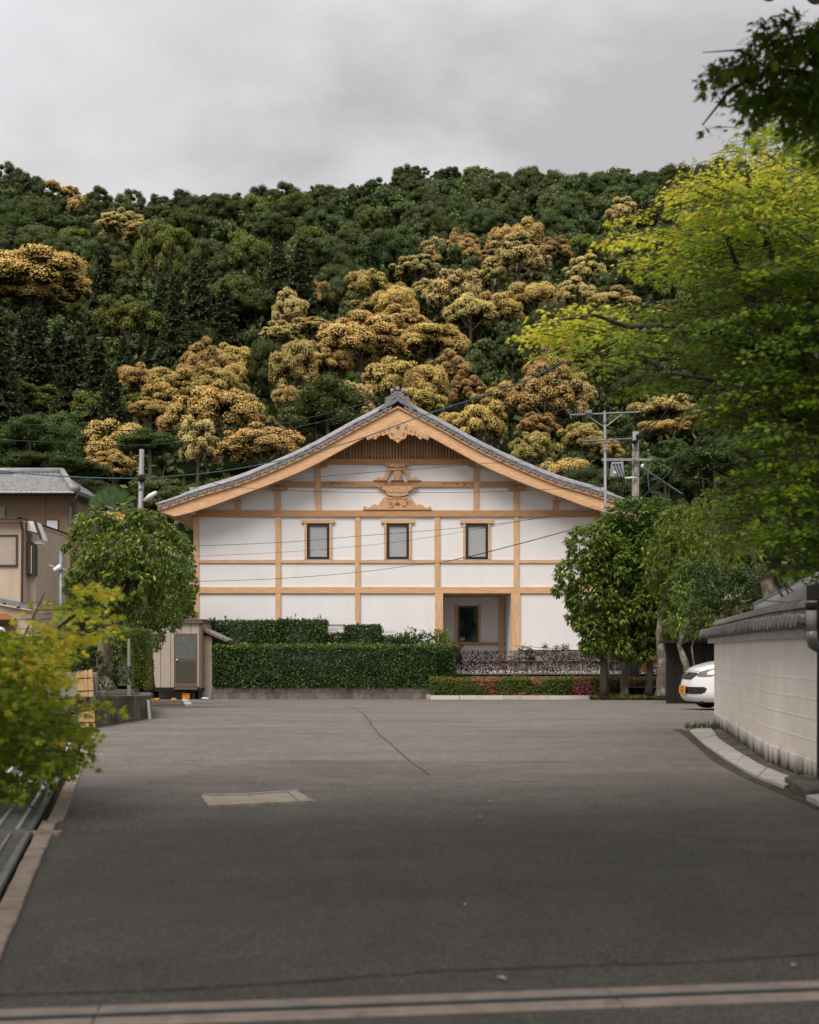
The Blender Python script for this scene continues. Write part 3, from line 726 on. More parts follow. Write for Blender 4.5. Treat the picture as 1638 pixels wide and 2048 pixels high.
# slatted vent panel high in the gable
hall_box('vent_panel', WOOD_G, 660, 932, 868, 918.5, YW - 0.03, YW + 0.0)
sl = MB().box(-0.05, 0.05, -0.045, 0.0, 0, 1.0).build('slat', WOOD_W, hall)
for v in sl.data.vertices: v.co += hl
k = 0
for px in np.arange(646, 948, 6.15):
    Ltop = np.interp(px if px <= 796 else MIR(px), [p[0] for p in Lf], [p[1] for p in Lf]) - 4
    Ltop = max(Ltop, 866)
    if Ltop > 915: continue
    e = sl if k == 0 else sl.copy()
    if k: C.objects.link(e); e.parent = hall
    wide = 1.0 if (k % 3) else 1.0
    e.location = (X(px) - hl.x, YW - 0.03 - hl.y, Z(918.5) - hl.z); e.scale = (0.62, 1, (Z(Ltop) - Z(918.5)))
    k += 1
vb = MB()
for p0, p1 in ((725, 781), (809, 861)):
    for py in np.arange(872, 913, 2.6): vb.box(X(p0), X(p1), YW - 0.05, YW - 0.035, Z(py), Z(py + 0.9))
o = vb.build('vent_louvres', WOOD_W, hall); o['kind'] = 'stuff'
# frog-leg struts and stepped blocks on the centre line
K2 = 8.19
def kz(zx, zy): return (X(700 + zx / K2), Z(910 + zy / K2))
def sym(name, half_, y0, y1, m=WOOD_C, c0=775, bevel=0.01):
    pts = [kz(c0 + a, c) for a, c in half_] + [kz(c0 - a, c) for a, c in half_[::-1] if a != 0]
    return MB().prism(pts, y0, y1).build(name, m, hall, bevel=bevel)
sym('cap_block', [(205, 150), (190, 172), (160, 190), (130, 207), (50, 207), (45, 217), (0, 217)], YT - 0.12, YW)
for s in (1, -1):
    leg = [(40, 217), (120, 218), (165, 245), (185, 310), (215, 365), (262, 402), (278, 370), (312, 370), (340, 398), (360, 412), (375, 402), (395, 428), (175, 428), (150, 375), (130, 320), (112, 285), (85, 268), (40, 268)]
    MB().prism([kz(775 + s * a, c) for a, c in leg], YT - 0.08, YW).build('frog_leg_strut', WOOD_C, hall, bevel=0.01)
sym('vase_block', [(0, 217), (44, 217), (44, 262), (62, 285), (68, 335), (60, 372), (38, 402), (20, 422), (0, 430)], YT - 0.10, YW)
sym('wave_carving', [(0, 405), (40, 420), (80, 402), (110, 425), (0, 429)], YT - 0.09, YW)
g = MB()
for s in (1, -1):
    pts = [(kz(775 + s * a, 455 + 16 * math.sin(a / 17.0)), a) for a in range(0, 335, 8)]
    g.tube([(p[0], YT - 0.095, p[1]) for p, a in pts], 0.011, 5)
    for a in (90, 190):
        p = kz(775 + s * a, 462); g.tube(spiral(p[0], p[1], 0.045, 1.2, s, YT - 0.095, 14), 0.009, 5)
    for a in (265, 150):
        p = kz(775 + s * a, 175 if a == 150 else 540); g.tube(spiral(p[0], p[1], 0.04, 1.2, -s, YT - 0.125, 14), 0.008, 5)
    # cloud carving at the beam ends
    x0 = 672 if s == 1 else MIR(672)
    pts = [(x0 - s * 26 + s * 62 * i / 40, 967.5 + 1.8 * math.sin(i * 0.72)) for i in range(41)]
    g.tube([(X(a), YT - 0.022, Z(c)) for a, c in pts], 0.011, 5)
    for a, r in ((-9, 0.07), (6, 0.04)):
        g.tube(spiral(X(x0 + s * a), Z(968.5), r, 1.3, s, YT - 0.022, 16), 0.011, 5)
o = g.build('groove_shade', WOOD_G, hall)  # groove shade drawn as dark tubes on the beams and blocks
sym('stepped_block', [(335, 522), (320, 535), (270, 548), (252, 570), (205, 588), (200, 600), (180, 600), (178, 655), (130, 672), (125, 682), (62, 682), (60, 692), (0, 692)], YT - 0.12, YW)
frog = sym('frog_leg_carving', [(60, 690), (195, 692), (232, 715), (262, 755), (300, 812), (330, 845), (338, 822), (352, 808), (372, 805), (386, 818), (380, 835), (402, 830), (428, 822), (420, 848), (460, 868), (505, 872), (515, 842), (540, 840), (553, 860), (560, 905), (0, 905)], YT - 0.08, YW)
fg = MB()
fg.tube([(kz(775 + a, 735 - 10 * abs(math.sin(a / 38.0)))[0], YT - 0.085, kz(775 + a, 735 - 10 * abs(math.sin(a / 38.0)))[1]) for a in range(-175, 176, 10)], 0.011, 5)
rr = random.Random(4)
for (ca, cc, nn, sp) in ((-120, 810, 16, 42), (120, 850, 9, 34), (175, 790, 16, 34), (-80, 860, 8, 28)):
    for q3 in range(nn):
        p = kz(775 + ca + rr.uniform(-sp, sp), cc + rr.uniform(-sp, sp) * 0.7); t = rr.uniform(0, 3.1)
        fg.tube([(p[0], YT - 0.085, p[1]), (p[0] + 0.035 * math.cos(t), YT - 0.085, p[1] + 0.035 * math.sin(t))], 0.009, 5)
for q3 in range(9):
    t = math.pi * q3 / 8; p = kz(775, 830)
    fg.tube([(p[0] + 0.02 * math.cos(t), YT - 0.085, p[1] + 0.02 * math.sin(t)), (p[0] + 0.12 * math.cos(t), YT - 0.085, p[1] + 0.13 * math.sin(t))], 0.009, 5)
fg.build('relief_shade', WOOD_G, frog)  # dark tubes paint the shade around the relief carving
# windows
for b_, (w0, w1) in win_px.items():
    h_ = (w0 + w1) / 2
    wn = hall_box('window_frame', BLACK, w0, w0 + 5, 1047, 1118, YW - 0.05, YW + 0.08)
    for a, c, t, u in ((w1 - 5, w1, 1047, 1118), (w0 + 5, w1 - 5, 1047, 1052), (w0 + 5, w1 - 5, 1113.5, 1118)):
        hall_box('frame_bar', BLACK, a, c, t, u, YW - 0.05, YW + 0.08, parent=wn)
    hall_box('pane', GLASS, w0 + 5, w1 - 5, 1052, 1113.5, YW - 0.035, YW - 0.03, parent=wn)
    sm = MB()
    for py in np.arange(1052, 1113.5, 2.05): sm.add([(X(w0 + 5), YW + 0.015, Z(py + 2.0)), (X(w1 - 5), YW + 0.015, Z(py + 2.0)), (X(w1 - 5), YW + 0.03, Z(py)), (X(w0 + 5), YW + 0.03, Z(py))], [(0, 1, 2, 3)])
    sm.box(X(w0), X(w1), YW + 0.1, YW + 0.12, Z(1047), Z(1118))
    o = sm.build('blind', BLIND, wn); o['kind'] = 'stuff'
    hall_box('window_head', WOOD_H, h_ - 33.5, h_ + 33.5, 1040, 1047, YT - 0.03, YW + 0.05, 0.006)
    hall_box('window_jamb', WOOD_V, w0 - 5, w0, 1047, 1119.5, YT - 0.01, YW + 0.05)
    hall_box('window_jamb', WOOD_V, w1, w1 + 4.5, 1047, 1119.5, YT - 0.01, YW + 0.05)
# recessed entrance
YR = YW + 2.8
rx = lambda px: wx(px, YR)
rz = lambda py: wz(py, YR)
a, c = X(886), X(1022)
MB().box(a - 0.3, a, YW + 0.25, YR + 0.2, 0.3, Z(1187)).build('recess_wall', PLASTER, hall)
MB().box(c, c + 0.3, YW + 0.25, YR + 0.2, 0.3, Z(1187)).build('recess_wall', PLASTER, hall)
MB().box(a - 0.3, c + 0.3, YW + 0.1, YR + 0.2, Z(1188), Z(1182)).build('recess_ceiling', WOOD_W, hall)
w0, w1, t, u = rx(916), rx(956), rz(1212), rz(1284)
bw = MB().box(a, w0, YR, YR + 0.15, 0.3, Z(1187)).box(w1, c, YR, YR + 0.15, 0.3, Z(1187)).box(w0, w1, YR, YR + 0.15, t, Z(1187)).box(w0, w1, YR, YR + 0.15, 0.3, u)
bw.build('recess_back', PLASTER, hall)
rw = MB().box(w0, w0 + 0.07, YR - 0.03, YR + 0.08, u, t).box(w1 - 0.07, w1, YR - 0.03, YR + 0.08, u, t).box(w0 + 0.07, w1 - 0.07, YR - 0.03, YR + 0.08, t - 0.08, t).box(w0 + 0.07, w1 - 0.07, YR - 0.03, YR + 0.08, u, u + 0.06).build('window_frame', BLACK, hall)
MB().box(w0 + 0.07, w1 - 0.07, YR + 0.01, YR + 0.02, u + 0.06, t - 0.08).build('pane', DGLASS, rw)
for p0, p1 in ((910, 916), (956, 961)): MB().box(rx(p0), rx(p1), YR - 0.05, YR, rz(1291), rz(1209)).build('window_jamb', WOOD_V, hall)
MB().box(rx(997), rx(1008), YR - 0.1, YR + 0.05, 0.3, Z(1187)).build('post', WOOD_V, hall)
MB().box(rx(893), rx(997), YR - 0.06, YR, rz(1291), rz(1285)).build('rail', WOOD_D, hall)
MB().box(rx(1008), rx(1020), YR - 0.06, YR, rz(1291), rz(1285)).build('rail', WOOD_D, hall)
MB().box(a - 0.3, c + 0.3, YW - 0.15, YR + 0.1, 0.27, 0.36).build('threshold', CONCRETE, hall)
# plinth and side walls
MB().box(X(387), a, YW - 0.10, YW + 0.2, 0.1, Z(1302)).build('plinth', CONCRETE, hall)
MB().box(c, X(1200), YW - 0.10, YW + 0.2, 0.1, Z(1302)).build('plinth', CONCRETE, hall)
for x0, x1 in ((X(390), X(390) + 0.2), (X(1197) - 0.2, X(1197))): MB().box(x0, x1, YW + 0.2, YB - 0.4, 0.2, Z(1026)).build('side_wall', PLASTER, hall)
MB().box(X(390), X(1197), YB - 0.6, YB - 0.4, 0.2, Z(1026)).build('rear_wall', PLASTER, hall)
# service box and downpipe by the right corner
MB().box(X(1201), X(1207), YW + 0.1, YW + 0.3, Z(1058), Z(1040)).tube([(X(1203), YW + 0.1, Z(1060)), (X(1203), YW + 0.1, 0.3)], 0.04, 8).build('meter_box', STEEL, hall)
# ------------------------------------------------------------------ right-hand plaster wall with tiled cap
WP = [Vector((4.47, 17.6, 0)), Vector((3.468, 11.6, 0)), Vector((3.30, 9.62, 0))]
pw = thing('plaster_wall', 'low bent plaster wall with five white lines and mossy tile cap, mould along its foot', 'wall', (4.0, 14, 0))
def offs(pts, d):
    """shift a plan polyline to its left (towards the lot when negative)"""
    out_ = []
    for i, p in enumerate(pts):
        t = (pts[min(i + 1, len(pts) - 1)] - pts[max(i - 1, 0)]).normalized()
        out_.append(p + Vector((-t.y, t.x, 0)) * d)
    return out_
def strip(name, m, pts, d0, d1, z0, z1, parent, bevel=0):
    a, c = offs(pts, d0), offs(pts, d1); mb = MB(); k = len(pts)
    vs = [(p.x, p.y, z0) for p in a] + [(p.x, p.y, z0) for p in c] + [(p.x, p.y, z1) for p in a] + [(p.x, p.y, z1) for p in c]
    fs = []
    for i in range(k - 1):
        fs += [(i, i + 1, 2 * k + i + 1, 2 * k + i), (k + i, 3 * k + i, 3 * k + i + 1, k + i + 1), (2 * k + i, 2 * k + i + 1, 3 * k + i + 1, 3 * k + i), (i, k + i, k + i + 1, i + 1)]
    fs += [(0, 2 * k, 3 * k, k), (k - 1, 2 * k - 1, 4 * k - 1, 3 * k - 1)]
    return mb.add(vs, fs).build(name, m, parent, bevel=bevel)
# travelling P0 -> P2 (towards the camera) the lot is on the right-hand side: negative d faces it
CREAM = mat('cream_paint', (0.80, 0.74, 0.67), 0.8, 0.08, 5)
strip('base', WALLM, WP, -0.012, 0.22, -0.06, 0.195, pw)
strip('wall', WALLM, WP, 0.0, 0.2, 0.195, 1.23, pw)
for z in (1.027, 0.86, 0.70, 0.54, 0.36):
    strip('white_line', CREAM, WP, -0.003, 0.05, z - 0.006, z + 0.006, pw)
WPf = [WP[0] + Vector((0.05, 0.3, 0)), WP[1], WP[1] + (WP[2] - WP[1]) * 0.85]
strip('fascia', CONC_L, WPf, -0.07, 0.27, 1.205, 1.31, pw, 0.006)
# eave tiles hang their faces over the fascia; ridge courses and half-round caps above
seg = [WPf[0] + Vector((0.03, 0.15, 0)), WP[1], WP[2]]
def walk(pts, step, start=0.0):
    out_ = []; d = start; L0 = 0
    for i in range(len(pts) - 1):
        a, c = pts[i], pts[i + 1]; l = (c - a).length; t = (c - a) / l
        while d < L0 + l:
            out_.append((a + t * (d - L0), t)); d += step
        L0 += l
    return out_
et = MB().prism([(-0.062, 0.02), (-0.03, 0.035), (0.0, 0.04), (0.03, 0.035), (0.062, 0.02), (0.062, -0.03), (0.045, -0.055), (0.02, -0.067), (-0.02, -0.067), (-0.045, -0.055), (-0.062, -0.03)], -0.17, 0.02)
first = None
for p, t in walk(seg, 0.15, 0.08):
    if first is None:
        e = first = et.build('eave_tile', TILE_E, pw)
        for v in e.data.vertices: v.co += root_off(pw)
    else:
        e = first.copy(); C.objects.link(e); e.parent = pw
    nrm = Vector((t.y, -t.x, 0))           # horizontal, away from the lot
    side = nrm * -1 if (Vector((0, p.y, 0)) - p).dot(nrm) > 0 else nrm
    ang = math.atan2(-side.x, side.y) if True else 0
    pos = p - side * 0.02 - root_off(pw); pos.z = 1.335
    e.location = pos; e.rotation_euler = (random.uniform(-0.05, 0.05) - 0.16, random.uniform(-0.05, 0.05), ang)
strip('tile_bed', TILE_W, seg, -0.13, 0.33, 1.345, 1.37, pw)
strip('ridge_course', TILE_W, seg, 0.02, 0.18, 1.37, 1.405, pw)
strip('ridge_course', TILE_W, seg, 0.0, 0.2, 1.405, 1.44, pw)
strip('ridge_course', TILE_W, seg, 0.02, 0.18, 1.44, 1.465, pw)
strip('ridge_course', TILE_W, seg, -0.01, 0.21, 1.465, 1.475, pw)
hc = MB(); k = 9; Lc = 0.36
for y, r in ((0, 0.092), (Lc - 0.03, 0.085), (Lc, 0.085)):
    for j in range(k): hc.v.append((r * math.cos(math.pi * j / (k - 1)), y, r * 0.9 * math.sin(math.pi * j / (k - 1))))
for i in range(2):
    for j in range(k - 1): hc.f.append((i * k + j, (i + 1) * k + j, (i + 1) * k + j + 1, i * k + j + 1))
hc.f.append(tuple(range(k))); hc.f.append(tuple(range(3 * k - 1, 2 * k - 1, -1)))
first = None
for p, t in walk(offs(seg, 0.1), 0.335, 0.02):
    if first is None:
        e = first = hc.build('cap_tile', TILE_W, pw, smooth=False)
        for v in e.data.vertices: v.co += root_off(pw)
    else:
        e = first.copy(); C.objects.link(e); e.parent = pw
    pos = p - root_off(pw); pos.z = 1.474
    e.location = pos; e.rotation_euler = (random.uniform(-0.012, 0.012), random.uniform(-0.03, 0.03), math.atan2(-t.x, t.y) + random.uniform(-0.015, 0.015))

# corner post, downpipe and the small building behind the wall
cp = thing('gate_wing', 'dark timber wing beside the gate at the right edge, pale sheet roof sloping above wall', 'outbuilding', (4.2, 9.3, 0))
MB().box(3.255, 3.55, 9.15, 9.6, 0, 1.5).build('corner_post', DARKWOOD, cp, bevel=0.01)
MB().box(wx(1613, 9.6), 3.6, 9.2, 9.6, 1.5, 1.62).build('post_cap', DARKWOOD, cp)
MB().box(3.5, 7.2, 9.9, 10.2, 0, 1.58).build('side_wall', DARKWOOD, cp)
rp = [at(1508, 1213, 15.0), at(1640, 1142, 15.0), at(1760, 1090, 15.0), at(1800, 1120, 12.4), at(1655, 1176, 12.4), at(1580, 1216, 12.4)]
mb = MB().add([tuple(p) for p in rp] + [tuple(p - Vector((0, 0, 0.07))) for p in rp], [(0, 5, 4, 3, 2, 1), (6, 7, 8, 9, 10, 11)] + [(i, (i + 1) % 6, 6 + (i + 1) % 6, 6 + i) for i in range(6)])
rs = mb.build('sheet_roof', ROOFSHEET, cp)
for f in (0.08, 0.25, 0.42, 0.6, 0.8):
    a = rp[0].lerp(rp[2], f); c = rp[5].lerp(rp[3], f)
    MB().bar(a + Vector((0, 0, 0.012)), c + Vector((0, 0, 0.012)), 0.015, 0.02).build('roof_seam', STEEL_D, rs)
MB().bar(rp[0] + Vector((0, 0, 0.02)), rp[2] + Vector((0, 0, 0.02)), 0.05, 0.05).build('roof_edge', ROOFSHEET, rs)
MB().box(4.6, 7, 12.4, 14.9, 0, 1.5).build('room_wall', DARKWOOD, cp)
dp = thing('downpipe', 'fat grey downpipe with dark elbow on the corner post at the right edge', 'downpipe', (3.31, 9.3, 1.2))
xx, yy_ = wx(1622.5, 9.05), 9.05
MB().tube([(xx, yy_, wz(1218, yy_)), (xx, yy_, wz(1262, yy_))], 0.038, 14).build('pipe', POLE_C, dp, smooth=True)
MB().tube([(xx, yy_, wz(1205, yy_)), (xx, yy_, wz(1220, yy_))], 0.041, 14).build('collar', RUBBER, dp, smooth=True)
MB().tube([(xx, yy_, wz(1262, yy_)), (xx + 0.003, yy_, wz(1276, yy_)), (xx + 0.03, yy_ + 0.05, wz(1289, yy_)), (xx + 0.10, yy_ + 0.14, wz(1295, yy_)), (xx + 0.25, yy_ + 0.2, wz(1298, yy_))], 0.041, 14).build('elbow', STEEL_D, dp, smooth=True)

# curved row of drain lids along the wall foot, moss outside it
lid_out = [(1379, 1464), (1407, 1490), (1452, 1522), (1505, 1554), (1569, 1579)]
lid_in = [(1418, 1452), (1437, 1480), (1470, 1504), (1520, 1535), (1604, 1570)]
def gp_(px, py): Y = CAMZ * F_PX / (py - HY); return Vector(((px - CX) / F_PX * Y, Y, 0))
A_ = [gp_(*p) for p in lid_out]; B_ = [gp_(*p) for p in lid_in]
def poly_at(P, f):
    i = min(int(f * (len(P) - 1)), len(P) - 2); t = f * (len(P) - 1) - i; return P[i].lerp(P[i + 1], t)
dr = thing('drain_cover', 'curved run of pale concrete drain lids along foot of the plaster wall', 'drain cover', tuple(poly_at(A_, 0.5)))
NL = 5
for i in range(NL):
    f0, f1 = i / NL + 0.002, (i + 1) / NL - 0.002
    fr_ = np.linspace(f0, f1, 5)
    q4 = [poly_at(A_, f) for f in fr_] + [poly_at(B_, f) for f in fr_[::-1]]
    h = 0.03 + random.uniform(-0.004, 0.004)
    MB().plan([(p.x, p.y) for p in q4], -0.05, h).build('lid', CONC_L, dr, bevel=0.006)
st = thing('step_stone', 'dark stone step at the end of the drain lids below the downpipe', 'step', (3.1, 9.2, 0))
q4 = [gp_(1569, 1572), gp_(1612, 1600), gp_(1700, 1590), gp_(1640, 1562)]
MB().plan([(p.x, p.y) for p in q4], -0.05, 0.075).build('slab', CONC_D, st, bevel=0.01)
q4 = [gp_(1612, 1602), gp_(1660, 1625), gp_(1740, 1612), gp_(1690, 1596)]
MB().plan([(p.x, p.y) for p in q4], -0.05, 0.045).build('slab', CONC_L, st, bevel=0.006)
MOSS = mat('moss', (0.055, 0.054, 0.018), 1.0, 0.4, 14, bump=0.8, bscale=60, dirt=((0.095, 0.084, 0.075), 7.0, 0.42, 0.58, (1, 1, 1)))
out2 = [A_[0] + Vector((-0.08, 0.5, 0))] + [p + Vector((-0.02, 0, 0)) for p in A_] + [gp_(1625, 1610), gp_(1690, 1640)]
wd = [0.05, 0.12, 0.08, 0.12, 0.07, 0.09, 0.05, 0.03]
vs = []
for i, p in enumerate(out2): vs += [(p.x + 0.05, p.y, 0.005), (p.x - wd[i], p.y - wd[i] * 0.4, 0.004)]
o = MB().add(vs, [(2 * i, 2 * i + 2, 2 * i + 3, 2 * i + 1) for i in range(len(out2) - 1)]).build('moss_strip', MOSS); o['kind'] = 'structure'
# soil between lids and wall
vs = []
for f in np.linspace(0, 1, 9):
    p = poly_at(B_, f); q5 = WP[0].lerp(WP[1], min(1, f * 1.35)) if f < 0.74 else WP[1].lerp(WP[2], (f - 0.74) / 0.26)
    vs += [(p.x - 0.03, p.y, 0.006), (q5.x + 0.05, q5.y, 0.035)]
o = MB().add(vs, [(2 * i, 2 * i + 2, 2 * i + 3, 2 * i + 1) for i in range(8)]).build('soil_strip', CONC_D); o['kind'] = 'structure'

# ------------------------------------------------------------------ left kerb and grated gutter
ks = thing('stone_kerb', 'narrow worn brown stone kerb running along the grated gutter on the left', 'kerb', (kerb_x(8), 8, 0))
def along_kerb(y, d): return Vector((kerb_x(y) - d, y, 0))
ys_ = [2.6, 3.35, 4.35, 5.5, 6.62, 7.7, 8.8, 9.9, 11, 12.1, 13.2, 14.4, 15.9]
rk = random.Random(3)
for i in range(len(ys_) - 1):
    y0, y1 = ys_[i] + 0.008, ys_[i + 1] - 0.008; sh = 0.0 if y0 < 7.1 else -0.035
    pts = []; n_ = 7
    for j in range(n_ + 1):
        y = y0 + (y1 - y0) * j / n_; p = along_kerb(y, sh + rk.uniform(-0.003, 0.003)); pts.append((p.x, p.y))
    for j in range(n_, -1, -1):
        y = y0 + (y1 - y0) * j / n_; p = along_kerb(y, sh + 0.10 + rk.uniform(-0.003, 0.003)); pts.append((p.x, p.y))
    MB().plan(pts, -0.05, 0.014 + rk.uniform(-0.003, 0.003)).build('kerb_stone', KERB, ks, bevel=0.008)
o = MB().plan([(kerb_x(2) - 0.12, 2), (kerb_x(16) - 0.12, 16), (kerb_x(16) - 1.1, 16), (kerb_x(2) - 1.1, 2)], -0.03, -0.02).build('gutter_bed', PIT); o['kind'] = 'structure'
gdir = Vector((-0.235, 1, 0)).normalized(); gn = Vector((-1, -0.235, 0)).normalized()
def grate(y0, y1, pale, label):
    t = thing('gutter_grate', label, 'drain grate', (kerb_x(y0) - 0.4, y0, 0), group='steel grates over the left gutter')
    m = GRATE
    mb = MB(); L = (y1 - y0) / gdir.y
    base = along_kerb(y0, 0.14)
    def P(u, v, z): p = base + gdir * u + gn * v; return (p.x, p.y, z)
    W_ = 0.56
    for v in (0.0, W_): mb.bar(P(0, v, 0.012), P(L, v, 0.012), 0.03, 0.035)
    for u in (0.0, L): mb.bar(P(u, 0, 0.012), P(u, W_, 0.012), 0.03, 0.035)
    mb.build('grate_frame', GRATE, t)
    plate = MB().add([P(0.02, 0.02, 0.008), P(L - 0.02, 0.02, 0.008), P(L - 0.02, W_ - 0.02, 0.008), P(0.02, W_ - 0.02, 0.008)], [(0, 1, 2, 3)])
    plate.build('plate', GRATE, t)
    for v in ((0.075, 0.20, 0.33, 0.455) if pale else (0.10, 0.24, 0.38)):
        MB().bar(P(0.03, v, 0.018), P(L - 0.03, v, 0.018), 0.022 if pale else 0.016, 0.014).build('grate_bar', GRATE_L if pale else RAILC, t)
    cb = MB()
    for u in np.arange(0.06, L, 0.045): cb.bar(P(u, 0.03, 0.013), P(u, W_ - 0.03, 0.013), 0.008, 0.010)
    o = cb.build('cross_rods', GRATE, t); o['kind'] = 'stuff'
    return t
grate(3.0, 7.12, False, 'long dark green steel gutter grate nearest the camera, left edge')
grate(7.2, 8.25, True, 'short gutter grate with four pale bars just beyond the dark one')
grate(8.3, 11.4, True, 'gutter grate with pale bars half hidden below the yellow maple')
grate(11.5, 15.8, True, 'farthest gutter grate, running behind the maple to the concrete wall')
MB().bar(along_kerb(7.16, -0.05) + Vector((0, 0, 0.0)), along_kerb(7.16, 0.20) + Vector((0, 0, 0.0)), 0.1, 0.04).build('joint_stone', KERB, ks)
o = MB().add([(kerb_x(1) - 0.72, 1, 0.0), (kerb_x(17) - 0.72, 17, 0.0), (-30, 17, 0.0), (-30, 1, 0.0)], [(0, 1, 2, 3)]).build('side_path', CONC_D); o['kind'] = 'structure'

# ------------------------------------------------------------------ things on and in the lot
# track of the sliding gate, turned a few degrees
tdir = Vector((math.cos(math.radians(7)), math.sin(math.radians(7)), 0)); tn = Vector((-tdir.y, tdir.x, 0))
T0 = Vector((0.45, 3.77, 0))
gt = thing('gate_track', 'concrete strip with steel rail groove crossing the asphalt at the gate', 'gate track', tuple(T0))
def TP(u, v, z=0): return T0 + tdir * u + tn * v + Vector((0, 0, z))
def slab(name, m, u0, u1, v0, v1, z0, z1, parent, bevel=0):
    q6 = [TP(u0, v0), TP(u1, v0), TP(u1, v1), TP(u0, v1)]
    return MB().plan([(p.x, p.y) for p in q6], z0, z1).build(name, m, parent, bevel=bevel)
for k in range(4):
    slab('strip', RAILC, -3 + k * 1.6, -1.404 + k * 1.6, 0.022, 0.098, -0.02, 0.007, gt, 0.004)
    slab('strip', RAILC, -3 + k * 1.6, -1.404 + k * 1.6, -0.098, -0.022, -0.02, 0.007, gt, 0.004)
slab('groove', PIT, -3, 3.4, -0.022, 0.022, -0.01, 0.0045, gt)
slab('rail', STEEL, -3, 3.4, 0.015, 0.021, 0.0, 0.010, gt)
# sunken concrete cover
cv = thing('concrete_cover', 'cracked pale concrete cover sunk in the asphalt, left of centre', 'access cover', tuple(gp_(515, 1602)))
cq = [gp_(402, 1595), gp_(418, 1616), gp_(631, 1606), gp_(595, 1586)]
mid_n, mid_f = cq[1].lerp(cq[2], 0.5), cq[0].lerp(cq[3], 0.5) + Vector((0.0, -0.1, 0))
def quad(nm, a, c, d, e, z, m=CONC_L, b=0.006): MB().plan([(p.x, p.y) for p in (a, c, d, e)], -0.03, z).build(nm, m, cv, bevel=b)
L_ = lambda a, c, f: a.lerp(c, f)
COVC = mat('worn_cover', (0.37, 0.315, 0.265), 0.9, 0.2, 14, bump=0.4, bscale=60, stretch=(0.5, 3, 1), dirt=((0.13, 0.095, 0.075), 5.0, 0.58, 0.7, (0.7, 3, 1)))
quad('end_slab', cq[0], cq[1], L_(cq[1], cq[2], 0.115), L_(cq[0], mid_f, 0.20), 0.016, COVC)
quad('slab', L_(cq[0], mid_f, 0.212), L_(cq[1], cq[2], 0.122), mid_n, mid_f, 0.011, COVC)
quad('slab', mid_f, mid_n, L_(cq[1], cq[2], 0.845), L_(mid_f, cq[3], 0.8), 0.012, COVC)
quad('end_slab', L_(mid_f, cq[3], 0.813), L_(cq[1], cq[2], 0.853), cq[2], cq[3], 0.017, COVC)
MB().bar(cq[1] + Vector((0, -0.02, 0.008)), cq[2] + Vector((0, -0.02, 0.008)), 0.045, 0.03).build('edge_strip', COVC, cv)
MB().bar(cq[0] + Vector((0, 0.02, 0.008)), mid_f + Vector((0, 0.02, 0.008)), 0.045, 0.03).build('edge_strip', COVC, cv)
MB().bar(mid_f + Vector((0, 0.02, 0.008)), cq[3] + Vector((0, 0.02, 0.008)), 0.045, 0.03).build('edge_strip', COVC, cv)
# cracks: narrow irregular ribbons
CRACK = mat('crack', (0.05, 0.044, 0.036), 1.0, 0.3, 10, dirt=((0.06, 0.06, 0.015), 7.0, 0.55, 0.7, (1, 1, 1)))
def ground_pt(px, py):
    Y = CAMZ * F_PX / (py - HY)
    for _ in range(30): Y = (CAMZ - ground_z(Y)) * F_PX / (py - HY) * 0.5 + Y * 0.5
    return Vector(((px - CX) / F_PX * Y, Y, ground_z(Y)))
def crack(pxs, wid, name='asphalt_crack', jit=0.015, m=CRACK, sub=14, seed=1, z=0.004):
    r_ = random.Random(seed); P = [ground_pt(*p) for p in pxs]; vs = []
    pts = []
    for i in range(len(P) - 1):
        for k in range(sub): pts.append(P[i].lerp(P[i + 1], k / sub))
    pts.append(P[-1]); q = 0
    for i, p in enumerate(pts):
        t = (pts[min(i + 1, len(pts) - 1)] - pts[max(0, i - 1)]); t.z = 0; t.normalize(); nn = Vector((-t.y, t.x, 0))
        q = q * 0.7 + r_.uniform(-jit, jit); c_ = p + nn * q; h = wid * r_.uniform(0.35, 1.0) / 2
        vs += [(*(c_ + nn * h).xy, ground_z(c_.y) + z), (*(c_ - nn * h).xy, ground_z(c_.y) + z)]
    o = MB().add(vs, [(2 * i, 2 * i + 2, 2 * i + 3, 2 * i + 1) for i in range(len(pts) - 1)]).build(name, m); o['kind'] = 'structure'; return o
crack([(688, 1410), (722, 1424), (735, 1440), (752, 1463), (790, 1497), (826, 1527), (858, 1551)], 0.019, jit=0.012, seed=3)
crack([(-20, 1992), (300, 1982), (520, 1970), (700, 1958), (860, 1944), (1000, 1939), (1180, 1932), (1420, 1925), (1660, 1906)], 0.014, seed=5, sub=30, jit=0.004)
crack([(300, 1566), (500, 1568), (760, 1571), (960, 1565), (1200, 1562)], 0.014, seed=8, sub=26, jit=0.03)
# a few pale fallen leaves
for i, (px, py, s_, rz_, lb) in enumerate(((931, 1812, 0.016, 1.2, 'small pale leaf lying on the asphalt right of centre'), (1003, 1960, 0.024, 2.4, 'pale curled leaf on the asphalt near the gate track'), (982, 1604, 0.022, 0.4, 'tiny white scrap on the asphalt, upper of two right of the concrete cover'), (961, 1635, 0.02, 0.9, 'tiny white scrap on the asphalt, lower of two right of the concrete cover'), (1588, 1934, 0.014, 0.2, 'tiny pale leaf on asphalt at the lower right beside the seam'))):
    p = ground_pt(px, py); c_, s2 = math.cos(rz_) * s_, math.sin(rz_) * s_
    o = MB().add([(p.x - c_, p.y - s2, p.z + 0.006), (p.x + s2 * .45, p.y - c_ * .45, p.z + 0.011), (p.x + c_, p.y + s2, p.z + 0.008), (p.x - s2 * .45, p.y + c_ * .45, p.z + 0.012)], [(0, 1, 2), (0, 2, 3)]).build('fallen_leaf', LITTER)
    props(o, lb, 'leaf')
